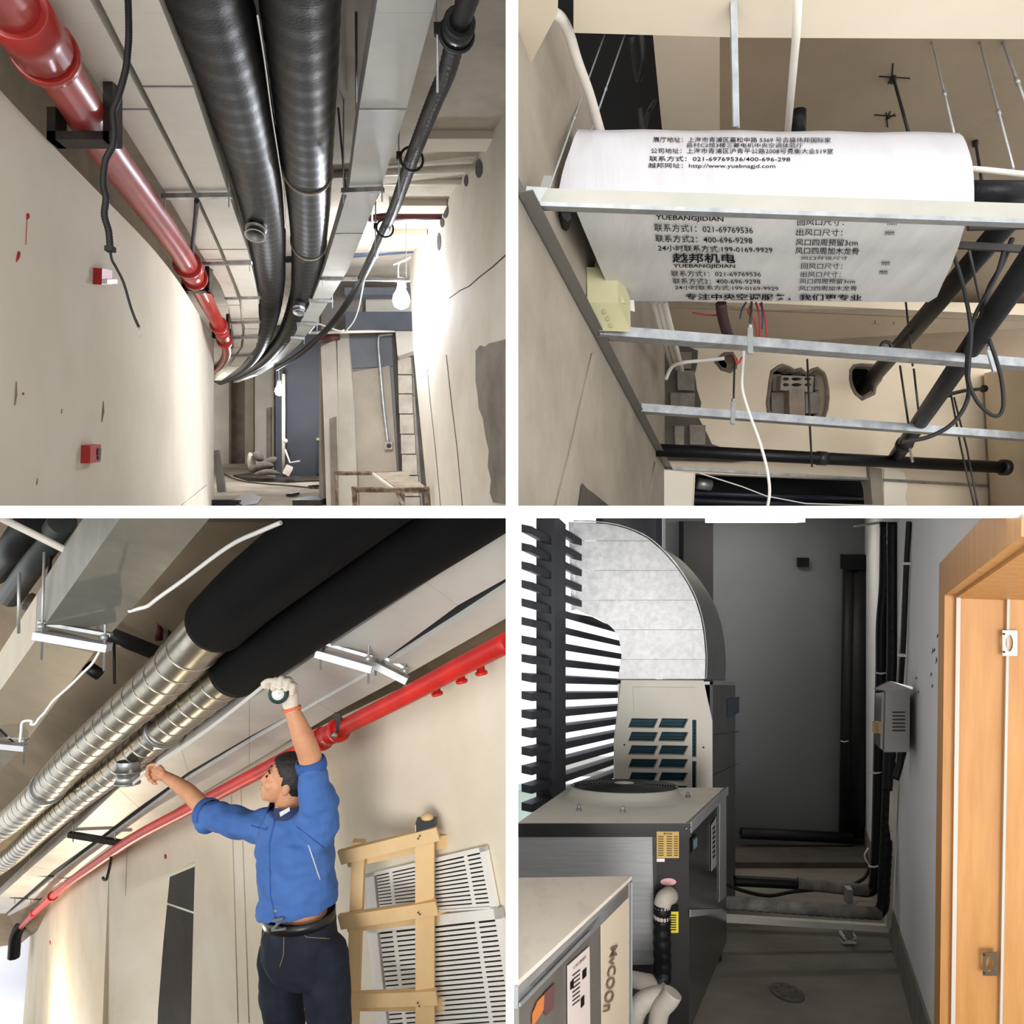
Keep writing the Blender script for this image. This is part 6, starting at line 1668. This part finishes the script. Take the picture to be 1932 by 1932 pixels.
# --- brushed steel unit in the middle
BRUSH = mat('brushed_steel', (164, 165, 165), 0.42, 0.25, col2=(148, 149, 150), scale=6, detail=6, stretch=(0.6, 0.6, 12))
MIRROR = mat('dark_polished_steel', (92, 91, 92), 0.22, 0.75, col2=(74, 73, 75), scale=2)
TOPM = mat('beige_powder_coat', (236, 228, 216), 0.6, col2=(222, 213, 200), scale=3, bump=0.05)
hT = -0.55
tA = Dq(1300, 1553, hT); tB = Dq(1371, 1486, hT)         # right top edge, near and far
Ya, Yb_ = tA.y, tB.y
tC = Dh(1105, Yb_, hT)
leftn = V((0.021, Ya - 0.004, 0)); leftn.z = SLOPE * leftn.y + hT
tL = leftn
farl_ = V((0.32, Yb_, SLOPE * Yb_ + hT))
drop = V((0, 0, -(hT - FL) + 0.06))
t = thing('steel_unit', 'brushed steel heat pump with a round fan guard on top', 'outdoor unit', tA + V((0, 0, FL - hT)))
MB().prism([tL, tA, tB, farl_], V((0, 0, -0.012))).build('top_plate', TOPM, t)
band = V((0, 0, -0.055))
MB().prism([tL + V((0, -0.006, 0)), tA + V((0.006, -0.006, 0)), tA + band + V((0.006, -0.006, 0)), tL + band + V((0, -0.006, 0))], V((0, 0.006, 0))).build('front_trim', MIRROR, t)
fb = V((0, 0, -0.9))
FP = Plane(tL, tA, tL + V((0, 0, -1)))
MB().prism([FP.hit(978, 1560), FP.hit(1232, 1566), FP.hit(1236, 1825), FP.hit(978, 1830)], V((0, 0.012, 0))).build('front_panel', BRUSH, t, 'brushed steel front panel')
MB().prism([FP.hit(1236, 1566, 0.004), FP.hit(1298, 1567, 0.004), FP.hit(1293, 1955, 0.004), FP.hit(1240, 1955, 0.004)], V((0, 0.02, 0))).build('corner_column', MIRROR, t)
MB().prism([FP.hit(1231, 1566, 0.006), FP.hit(1238, 1566, 0.006), FP.hit(1241, 1840, 0.006), FP.hit(1236, 1840, 0.006)], V((0, 0.02, 0))).build('panel_joint', DARK_STEEL, t)
MB().prism([FP.hit(978, 1806, 0.008), FP.hit(1234, 1806, 0.008), FP.hit(1236, 1820, 0.008), FP.hit(978, 1822, 0.008)], V((0, 0.015, 0))).build('bottom_rail', GALV, t)
MB().prism([FP.hit(978, 1822, 0.002), FP.hit(1240, 1820, 0.002), FP.hit(1240, 1960, 0.002), FP.hit(978, 1960, 0.002)], V((0, 0.02, 0))).build('base_skirt', mat('base_skirt_dark', (40, 40, 42), 0.6), t)
SD = Plane(tA, tB, tA + V((0, 0, -1)))
MB().prism([tA, tB, tB + V((0, 0, FL - hT + 0.1)), tA + V((0, 0, FL - hT + 0.1))], V((-0.015, 0.0, 0))).build('side_panel', MIRROR, t, 'dark polished side panel')
MB().prism([tA + V((0.004, -0.002, -0.04)), tB + V((0.004, 0, -0.04)), tB + V((0.004, 0, 0.004)), tA + V((0.004, -0.002, 0.004))], V((0.006, 0, 0))).build('side_trim', BRUSH, t)
MB().prism([SD.hit(1301, 1716, 0.004), SD.hit(1362, 1714, 0.004), SD.hit(1362, 1722, 0.004), SD.hit(1301, 1730, 0.004)], SD.n * 0.004).build('side_rib', BRUSH, t)
MB().prism([SD.hit(1357, 1512, 0.002), SD.hit(1369, 1502, 0.002), SD.hit(1369, 1690, 0.002), SD.hit(1356, 1702, 0.002)], SD.n * 0.004).build('rear_column', BRUSH, t)
MB().box(tB + V((-0.14, -0.04, FL - hT)), V((0.1, 0, 0)), V((0.02, 0.08, 0)), V((0, 0, 0.12))).build('foot', DARK_STEEL, t)
MB().box(tA + V((-0.12, 0.05, FL - hT)), V((0.1, 0, 0)), V((0.02, 0.08, 0)), V((0, 0, 0.12))).build('foot', DARK_STEEL, t)
# controller and labels
MB().prism([SD.hit(1306, 1582, 0.006), SD.hit(1316, 1572, 0.006), SD.hit(1316, 1602, 0.006), SD.hit(1307, 1612, 0.006)], SD.n * 0.006).build('controller', DARK_STEEL, t)
MB().prism([SD.hit(1309, 1585, 0.013), SD.hit(1315, 1580, 0.013), SD.hit(1315, 1597, 0.013), SD.hit(1309, 1602, 0.013)], SD.n * 0.001).build('screen', mat('blue_screen', (110, 150, 176), 0.3), t)
MB().prism([SD.hit(1342, 1556, 0.004), SD.hit(1351, 1541, 0.004), SD.hit(1351, 1632, 0.004), SD.hit(1342, 1644, 0.004)], SD.n * 0.002).build('side_label', mat('pink_grey_label', (172, 160, 154), 0.6), t, 'tall pale label')
MBs = MB()
for i in range(7):
    v = 1562 + i * 9
    MBs.prism([SD.hit(1344.5, v, 0.0065), SD.hit(1349, v - 5, 0.0065), SD.hit(1349, v - 0.5, 0.0065), SD.hit(1344.5, v + 4, 0.0065)], SD.n * 0.001)
MBs.build('lettering', INK, t, kind='stuff')
GOLD = mat('gold_label', (196, 168, 98), 0.5, 0.2, col2=(180, 150, 84), scale=4)
pl = MB().prism([FP.hit(1239, 1569, 0.008), FP.hit(1281, 1569, 0.008), FP.hit(1281, 1619, 0.008), FP.hit(1239, 1619, 0.008)], V((0, 0.002, 0))).build('rating_label', GOLD, t, 'gold rating label')
MBg = MB()
lettering(MBg, '室外机组', FP.hit(1252, 1571, 0.011), FP.hit(1268, 1571, 0.011), FP.hit(1268, 1575, 0.011), FP.hit(1252, 1575, 0.011))
for i in range(9):
    v = 1578 + i * 4.4
    for (a, b) in ((1242, 1252), (1258, 1268), (1272, 1279)):
        MBg.prism([FP.hit(a, v, 0.0105), FP.hit(b, v, 0.0105), FP.hit(b, v + 1.5, 0.0105), FP.hit(a, v + 1.5, 0.0105)], V((0, 0.001, 0)))
MBg.build('label_print', mat('brown_ink', (96, 60, 40), 0.7), pl, kind='stuff')
MB().prism([FP.hit(1239, 1620, 0.008), FP.hit(1254, 1620, 0.008), FP.hit(1254, 1626, 0.008), FP.hit(1239, 1626, 0.008)], V((0, 0.002, 0))).build('small_label', mat('white_label', (226, 222, 216), 0.6), t)
yl = MB().prism([FP.hit(1263, 1707, 0.008), FP.hit(1280, 1707, 0.008), FP.hit(1280, 1760, 0.008), FP.hit(1263, 1760, 0.008)], V((0, 0.002, 0))).build('warning_label', mat('yellow_label', (214, 196, 56), 0.5), t, 'yellow and black warning label')
MBy = MB().prism([FP.hit(1263, 1707, 0.011), FP.hit(1280, 1707, 0.011), FP.hit(1280, 1720, 0.011), FP.hit(1263, 1720, 0.011)], V((0, 0.001, 0)))
for i in range(7):
    v = 1726 + i * 4.6
    MBy.prism([FP.hit(1265, v, 0.011), FP.hit(1276, v, 0.011), FP.hit(1276, v + 1.6, 0.011), FP.hit(1265, v + 1.6, 0.011)], V((0, 0.001, 0)))
MBy.build('label_print', INK, yl, kind='stuff')
MB().prism([FP.hit(1271 - 0 + 15 * math.cos(a) - 10, 1664 + 7 * math.sin(a), 0.008) for a in [k * math.pi / 9 for k in range(18)]], V((0, 0.002, 0))).build('oval_label', mat('pink_label', (206, 158, 160), 0.6), t, 'oval pink label')
for u, v in ((1295, 1563), (1303, 1564)):
    MB().lathe(FP.hit(u, v, 0.01), V((0, -1, 0)), [(0, 0.005), (0.004, 0.004)], 8).build('screw', GALV_BRIGHT, t)
# fan ring and guard
cfan = Dq(1178, 1505, hT)
fx = V((1, 0, 0)); fy = (V((0, 1, SLOPE))).normalized(); fz = V((0, 0, 1))
RF = 0.275
ring_prof = [(0.0, RF * 1.16), (0.012, RF * 1.07), (0.03, RF * 1.01), (0.058, RF * 0.985), (0.058, RF * 0.95)]
def disk_pt(r, a, z, o=None):
    return (o or cfan) + fx * (r * math.cos(a)) + fy * (r * math.sin(a)) + fz * z
rows = [[disk_pt(r, 2 * math.pi * k / 40, z) for k in range(41)] for z, r in ring_prof]
fan = MB().grid(rows).build('fan_ring', IVORY, t, 'pale fan ring')
rows = [[disk_pt(r, 2 * math.pi * k / 32, 0.045) for k in range(33)] for r in (0.02, RF * 0.95)]
MB().grid(rows).build('fan_well', mat('black_fan_well', (34, 34, 36), 0.6), fan)
GUARD = mat('black_guard_wire', (44, 44, 46), 0.45, 0.3)
for i in range(17):
    r = RF * (0.2 + 0.78 * i / 16)
    MB().tube([disk_pt(r, 2 * math.pi * k / 36, 0.062 + 0.012 * (1 - (r / RF) ** 2)) for k in range(36)], 0.0028, 5, closed=True).build('guard_ring', GUARD, fan)
for i in range(4):
    a = i * math.pi / 4 + 0.2
    MB().tube([disk_pt(-RF * 0.98, a, 0.060), disk_pt(0, a, 0.071), disk_pt(RF * 0.98, a, 0.060)], 0.0032, 5).build('guard_spoke', GUARD, fan)
rows = [[disk_pt(r, 2 * math.pi * k / 24, z) for k in range(25)] for z, r in ((0.067, 0.052), (0.079, 0.048), (0.082, 0.001))]
MB().grid(rows).build('guard_hub', IVORY, fan)
for u, v in ((1092, 1529), (1175, 1532), (1298, 1504)):
    c_ = Dq(u, v, hT)
    MB().lathe(c_, fz, [(0, 0.014), (0.008, 0.014), (0.008, 0.009), (0.022, 0.009), (0.028, 0.004)], 8).build('bolt', GALV_BRIGHT, t)

# insulated riser on the front of the steel unit
t = thing('insulated_riser', 'white and black wrapped pipe climbing the steel unit corner', 'pipe', FP.hit(1245, 1850, 0.09))
TAPE = mat('dusty_white_tape', (186, 178, 166), 0.8, col2=(156, 148, 136), scale=8, bump=0.2)
rp = [FP.hit(u, v, o) for u, v, o in ((1264, 1690, 0.0), (1262, 1690, 0.05), (1253, 1697, 0.085), (1249, 1712, 0.09), (1249, 1740, 0.09))]
MB().tube(smooth_path(rp, 5), 0.034, 16).build('white_bend', TAPE, t)
low = smooth_path([FP.hit(u, v, o) for u, v, o in ((1249, 1705, 0.09), (1249, 1780, 0.09), (1250, 1830, 0.09), (1248, 1848, 0.1), (1236, 1856, 0.11))], 10)
low = resample(low, 0.011)
MB().tube(low, [0.034 + (0.0025 if (i // 2) % 2 else 0) for i in range(len(low))], 16).build('black_sleeve', BLACK_FOAM, t)
MB().tube([FP.hit(1240, 1856, 0.105), FP.hit(1195, 1848, 0.105), FP.hit(1150, 1843, 0.105)], 0.031, 14).build('white_branch', TAPE, t)
t = thing('floor_elbow', 'dusty wrapped elbow lying at the steel unit foot', 'pipe', P(1235, 1900, 2.72))
MB().tube(smooth_path([P(u, v, 2.72) for u, v in ((1195, 1925), (1205, 1900), (1225, 1884), (1252, 1878), (1262, 1872))], 5), 0.036, 14).build('bend', TAPE, t)
MB().tube(smooth_path([P(u, v, 2.68) for u, v in ((1240, 1935), (1246, 1905), (1262, 1886), (1270, 1872))], 5), 0.034, 14).build('branch', TAPE, t)

# --- near unit at the bottom left
hN = -0.623
nA = Dq(1192, 1653, hN)
nE = Dq(977.5, 1850, hN)
nL = V((0.0205, nA.y - 0.02, 0)); nL.z = SLOPE * nL.y + hN
NTOP = mat('scratched_beige_top', (232, 222, 206), 0.6, col2=(196, 186, 172), scale=9, detail=8, lo=0.5, hi=0.85, stretch=(1, 0.3, 1))
t = thing('near_unit', 'beige topped outdoor unit in the near left corner', 'outdoor unit', V((nA.x, nA.y, SLOPE * nA.y + FL)))
MB().prism([nL, nA, nE], V((0, 0, -0.015))).build('top_plate', NTOP, t)
ND = Plane(nA, nE, nA + V((0, 0, -1)))
dz = lambda z: V((0, 0, z))
MB().prism([nA + dz(-0.012), nE + dz(-0.012), nE + dz(-0.06), nA + dz(-0.06)], V((-0.01, 0, 0))).build('top_trim', BRUSH, t)
# right side: cream corner column and grey panel
MB().prism([ND.hit(1134, 1720), ND.hit(1186, 1668), ND.hit(1186, 1990), ND.hit(1136, 1990)], V((-0.012, 0, 0))).build('cream_column', mat('cream_column', (214, 198, 174), 0.6), t, 'cream corner column')
MB().prism([ND.hit(1187, 1667, 0.002), ND.hit(1192.5, 1662, 0.002), ND.hit(1192.5, 1990, 0.002), ND.hit(1187, 1990, 0.002)], V((-0.012, 0, 0))).build('corner_strip', BRUSH, t)
MB().prism([ND.hit(979, 1878), ND.hit(1133, 1725), ND.hit(1135, 1990), ND.hit(979, 1990)], V((-0.012, 0, 0))).build('side_panel', mat('warm_grey_steel', (140, 136, 128), 0.4, 0.5, col2=(122, 118, 110), scale=4), t, 'warm grey side panel')
MB().prism([ND.hit(979, 1892, 0.003), ND.hit(1112, 1756, 0.003), ND.hit(1112, 1762, 0.003), ND.hit(979, 1899, 0.003)], ND.n * 0.004).build('side_rib', GALV, t)
nf = [nL + dz(-0.015), nA + dz(-0.015), nA + dz(FL - hN), nL + dz(FL - hN)]
MB().prism(nf, V((0, -0.012, 0))).build('back_panel', BRUSH, t)
lb = MB().prism([ND.hit(1070, 1822, 0.003), ND.hit(1111, 1785, 0.003), ND.hit(1113, 1990, 0.003), ND.hit(1071, 1990, 0.003)], ND.n * 0.002).build('instruction_label', mat('pink_white_label', (218, 204, 196), 0.6), t, 'pale instruction label')
MBn = MB()
lettering(MBn, '使用注意事项', ND.hit(1082, 1824, 0.007), ND.hit(1106, 1802, 0.007), ND.hit(1106, 1808, 0.007), ND.hit(1082, 1830, 0.007))
for (a, b, w, h_) in ((1099, 1828, 7, 16), (1096, 1880, 6, 18), (1076, 1850, 6, 14)):
    MBn.prism([ND.hit(a, b + 4, 0.006), ND.hit(a + w, b - 3, 0.006), ND.hit(a + w, b + h_ - 3, 0.006), ND.hit(a, b + h_ + 4, 0.006)], ND.n * 0.001)
for i in range(8):
    v = 1838 + i * 8
    MBn.prism([ND.hit(1080, v + 2, 0.006), ND.hit(1094, v - 9, 0.006), ND.hit(1094, v - 7.4, 0.006), ND.hit(1080, v + 3.6, 0.006)], ND.n * 0.001)
MBn.build('label_print', INK, lb, kind='stuff')
# painted writing on the cream column and the colour emblem
MBc = MB()
col_tl, col_tr, col_br, col_bl = ND.hit(1166, 1784, 0.003), ND.hit(1136, 1895, 0.003), ND.hit(1158, 1915, 0.003), ND.hit(1150, 1778, 0.003)
lettering(MBc, 'MvCOOn', ND.hit(1166, 1782, 0.004), ND.hit(1157, 1906, 0.004), ND.hit(1138, 1910, 0.004), ND.hit(1153, 1788, 0.004), bold=True)
MBc.build('lettering', mat('brown_lettering', (120, 98, 80), 0.7), t, kind='stuff')
for pts, col, nm in ((((1004, 1912), (1014, 1888), (1026, 1876), (1024, 1905), (1012, 1925), (1004, 1935)), (206, 120, 60), 'orange_emblem'), (((1026, 1874), (1046, 1854), (1044, 1900), (1030, 1916), (1024, 1905)), (104, 66, 66), 'maroon_emblem')):
    MB().prism([ND.hit(u, v, 0.003) for u, v in pts], ND.n * 0.002).build(nm, mat(nm, col, 0.6), t)

# --- pipes on the right wall
def vpipe(name, lab, pts, r, m, rib=0, grp='black risers by the plant room corner'):
    tt = thing(name, lab, 'pipe', pts[-1], grp)
    path = smooth_path(pts, 6)
    if rib:
        path = resample(path, rib)
        MB().tube(path, [r + (r * 0.05 if (i // 2) % 2 else 0) for i in range(len(path))], 16).build('pipe_run', m, tt)
    else:
        MB().tube(path, r, 16).build('pipe_run', m, tt)
    return tt
def cp(u, v, off):              # a point in front of the right wall
    return RWPl.hit(u, v, off)
def Y_(u, v, Y): return P(u, v, Y)
Yp = 4.75
TIE = mat('white_cable_tie', (230, 228, 222), 0.5)
def tie(tt, u0, u1, v, Y):
    MB().tube([P(u0, v, Y), P((u0 + u1) / 2, v + 2, Y - 0.015), P(u1, v, Y)], 0.006, 6).build('cable_tie', TIE, tt)
a = vpipe('riser_pipe', 'black riser left of the steel switch box bending along the floor', [P(1670, 985, Yp), P(1669, 1100, Yp), P(1663, 1180, Yp), P(1662, 1270, Yp), P(1658, 1420, Yp), P(1655, 1560, Yp), P(1650, 1660, Yp), P(1641, 1681, Yp), P(1610, 1680, Yp + 0.02), P(1560, 1674, Yp + 0.03), P(1500, 1668, Yp + 0.05), P(1430, 1664, Yp + 0.08), P(1385, 1662, Yp + 0.1)], 0.033, BLACK_FOAM)
tie(a, 1650, 1674, 1269, Yp - 0.05); tie(a, 1643, 1662, 1457, Yp - 0.05); tie(a, 1638, 1657, 1634, Yp - 0.05)
Yq = 4.22
b = vpipe('riser_pipe', 'black ribbed riser behind the steel switch box', [P(1685, 985, Yq), P(1685, 1100, Yq), P(1684, 1280, Yq), P(1678, 1430, Yq), P(1674, 1550, Yq), P(1668, 1660, Yq), P(1666, 1706, Yq), P(1655, 1722, Yq), P(1620, 1722, Yq), P(1560, 1718, Yq), P(1480, 1712, Yq), P(1365, 1703, Yq)], 0.032, BLACK_FOAM, 0.012)
MB().tube([P(1660, 1724, Yq - 0.006), P(1560, 1717, Yq - 0.006), P(1470, 1710, Yq - 0.006), P(1365, 1702, Yq - 0.006)], 0.034, 14).build('dusty_wrap', mat('dusty_wrap', (150, 144, 136), 0.85, col2=(96, 92, 88), scale=12, detail=7), b, 'dusty grey wrap on the floor run')
MB().tube([P(1637, 1679, Yp - 0.006), P(1600, 1677, Yp + 0.012), P(1560, 1672, Yp + 0.022), P(1505, 1666, Yp + 0.04)], 0.035, 14).build('dusty_wrap', mat('dusty_wrap', (150, 144, 136), 0.85), a, 'dusty grey wrap on the floor run')
# black cable with white clips on the wall
c_ = vpipe('wall_cable', 'black cable clipped up the grey wall', [P(1715, 985, 3.52), P(1710, 1070, 3.58), P(1705, 1200, 3.66), P(1699, 1300, 3.76)], 0.0125, BLACK_RUBBER)
for v, u in ((1063, 1709), (1236, 1702)):
    MB().cbox(P(u, v, 3.55 if v < 1100 else 3.64), V((0.034, 0, 0)), V((0, 0.03, 0)), V((0, 0, 0.012))).build('clip', TIE, c_)
line_wire('white_wire', [P(1704, 1066, 3.6), P(1697, 1200, 3.7), P(1693, 1290, 3.8)], 0.005, WHITE_CABLE, 'thin white wire beside the clipped black cable', 'wire')
line_wire('white_wire', [P(1712, 985, 3.55), P(1712, 1055, 3.57)], 0.006, WHITE_PLASTIC, 'short pale wire at the top of the grey wall', 'wire')
# dark riser on the back wall
t = thing('back_riser', 'dark riser on the charcoal back wall with a dust cap', 'pipe', P(1592, 1590, 7.1))
for u0, u1, r in ((1602, 1594, 0.055), (1622, 1612, 0.09)):
    MB().tube([P(u0, 1070, 7.12), P(u1, 1575, 7.12)], r, 16).build('pipe_run', mat('near_black_pipe', (24, 24, 27), 0.55), t)
MB().cbox(P(1618, 1060, 7.1), V((0.26, 0, 0)), V((0, 0.16, 0)), V((0, 0, 0.14))).build('cap', BLACK_FOAM, t)
tie(t, 1586, 1600, 1398, 7.04)
line_wire('back_floor_pipe', [P(1398, 1572, 7.0), P(1500, 1576, 7.0), P(1608, 1582, 7.0)], 0.05, mat('near_black_pipe', (24, 24, 27), 0.55), 'dark pipe lying along the foot of the charcoal wall', 'pipe', seg=16)
MB().cbox(P(1515, 1061, 7.2), V((0.1, 0, 0)), V((0, 0.05, 0)), V((0, 0, 0.09))).build('wall_hole_cover', BLACK_FOAM, None, 'small dark square opening in the charcoal wall', 'vent')
MB().box(P(1290, 984, 7.05), V((0.28, 0, 0)), V((0, 0.2, 0)), V((0, 0, -3.1))).build('wall_pilaster', mat('charcoal_pilaster', (58, 58, 60), 0.8), None, 'charcoal pilaster behind the elbow duct', 'pilaster')
wire('floor_cable', [P(u, v, Y) for u, v, Y in ((1641, 1636, 5.4), (1632, 1655, 5.4), (1612, 1668, 5.4), (1596, 1674, 5.3), (1500, 1682, 5.0), (1450, 1690, 4.95), (1400, 1680, 4.9), (1370, 1668, 4.9))], 0.012, BLACK_RUBBER, 'black cable looping on the plant room floor', 'cable')
wire('floor_cable', [P(u, v, 5.5) for u, v in ((1638, 1600, ), (1631, 1615), (1640, 1632), (1650, 1636))], 0.005, WHITE_CABLE, 'thin pale cable tied to the left riser', 'cable')
# cream trunking
t = thing('cream_trunking', 'cream cable trunking dropping down the wall and along the floor', 'trunking', P(1673, 1752, 4.55))
MB().bar(P(1688, 1468, 4.08), P(1675, 1748, 4.4), 0.03, 0.028, V((0, 1, 0))).build('drop', WHITE_PLASTIC, t)
MB().bar(P(1675, 1751, 4.4), P(1365, 1732, 4.4), 0.03, 0.036).build('floor_run', WHITE_PLASTIC, t)
# support blocks
for i, (u, v, Y, lab) in enumerate(((1603, 1768, 4.42, 'white strut foot under the cream trunking'), (1604, 1700, 4.6, 'grey strut under the dusty floor pipe'))):
    tt = thing('pipe_support', lab, 'support', P(u, v, Y), 'pipe supports on the plant room floor')
    MB().box(P(u - 5, v + 6, Y), V((0.035, 0, 0)), V((0, 0.05, 0)), V((0, 0, 0.09))).build('post', GALV, tt)
    if i == 0:
        MB().box(P(u - 12, v + 13, Y), V((0.08, 0, 0)), V((0, 0.06, 0)), V((0, 0, 0.025))).build('foot', WHITE_PLASTIC, tt)
        MB().box(P(u - 12, v + 8, Y), V((0.012, 0, 0)), V((0, 0.06, 0)), V((0, 0, 0.03))).build('lug', WHITE_PLASTIC, tt)
        MB().box(P(u + 9, v + 8, Y), V((0.012, 0, 0)), V((0, 0.06, 0)), V((0, 0, 0.03))).build('lug', WHITE_PLASTIC, tt)
# stainless switch box
STAIN = mat('stainless_steel', (206, 203, 198), 0.16, 0.9, col2=(190, 186, 180), scale=2, rough2=0.22)
Yx = 3.33
t = thing('switch_box', 'stainless switch box with a pitched rain hood on the grey wall', 'switch box', P(1690, 1420, Yx))
MB().hexa([P(1671, 1301, Yx), P(1717, 1303, Yx), P(1716, 1419, Yx), P(1668, 1419, Yx), P(1660, 1308, Yx + 0.25), P(1712, 1309, Yx + 0.3), P(1711, 1412, Yx + 0.3), P(1656, 1408, Yx + 0.25)]).build('case', STAIN, t)
MB().hexa([P(1668, 1300, Yx - 0.004), P(1719, 1302, Yx - 0.004), P(1719, 1305, Yx - 0.004), P(1668, 1303, Yx - 0.004), P(1653, 1300, Yx + 0.28), P(1700, 1300, Yx + 0.3), P(1700, 1303, Yx + 0.3), P(1653, 1303, Yx + 0.28)]).build('hood_plate', STAIN, t)
MB().prism([P(1652, 1300, Yx - 0.02), P(1680, 1285, Yx + 0.02), P(1722, 1296, Yx - 0.02), P(1722, 1301, Yx - 0.02), P(1672, 1302, Yx - 0.02)], V((0.07, 0.17, SLOPE * 0.17))).build('hood', STAIN, t, 'pitched rain hood')
for i in range(6):
    v = 1344 + i * 6.9
    MB().cbox(P(1696, v, Yx - 0.002), V((0.055, 0, 0)), V((0, 0.006, 0)), V((0, 0, 0.0045))).build('vent_slot', DARK_STEEL, t)
MB().prism([P(1656, 1308, Yx + 0.1), P(1668, 1307, Yx - 0.003), P(1665, 1412, Yx - 0.003), P(1654, 1402, Yx + 0.1)], V((-0.01, 0, 0))).build('door', STAIN, t)
MB().cbox(P(1652, 1372, Yx + 0.05), V((0.02, 0, 0)), V((0, 0.02, 0)), V((0, 0, 0.05))).build('latch', mat('brass_latch', (170, 140, 100), 0.4, 0.6), t)
for i, (pts, r, lab) in enumerate(((((1679, 1420), (1677, 1460), (1675, 1490)), 0.028, 'ribbed black sleeve dropping from the switch box'), (((1700, 1420), (1698, 1440), (1690, 1470)), 0.02, 'black cable leaving the switch box into the trunking'), (((1706, 1418), (1700, 1440), (1692, 1468)), 0.014, 'thin black cable curving from the switch box'))):
    wire('box_cable', [P(u, v, 3.6 if pts[0][0] > 1690 else 4.0) for u, v in pts], r * 0.85, BLACK_FOAM, lab, 'cable')
# hanging bracket at the top and the light strip
wire('ceiling_hook', [P(u, v, 5.0) for u, v in ((1612, 993), (1640, 989), (1664, 986), (1670, 988), (1662, 994))], 0.008, GALV, 'bent grey wire hook at the top of the corner', 'hook')
MB().box(P(1331, 986, 6.2), V((0.75, 0, 0)), V((0.2, 0.3, 0)), V((0, 0, 0.06))).build('ceiling_lamp', mat('lamp_white', (255, 246, 232), 0.6, emit=9.0), None, 'pale ceiling batten at the top of the charcoal wall', 'lamp')
# floor drain
t = thing('floor_drain', 'round dusty drain plate in the screed floor', 'drain', Dq(1485, 1872, FL))
cd = Dq(1485, 1872, FL + 0.004)
MB().prism([cd + V((0.075 * math.cos(a), 0.12 * math.sin(a), SLOPE * 0.12 * math.sin(a))) for a in [k * math.pi / 12 for k in range(24)]], V((0, 0, 0.004))).build('plate', mat('drain_plate', (112, 102, 92), 0.8, col2=(88, 80, 72), scale=10), t)
for i in range(8):
    a = i * math.pi / 4
    MB().prism([cd + V((0.045 * math.cos(a) + 0.006 * math.cos(b_), 0.075 * math.sin(a) + 0.01 * math.sin(b_), SLOPE * (0.075 * math.sin(a) + 0.01 * math.sin(b_)) + 0.0045)) for b_ in [k * math.pi / 4 for k in range(8)]], V((0, 0, 0.001))).build('slot', DARK_STEEL, t)
bpy.context.view_layer.update()
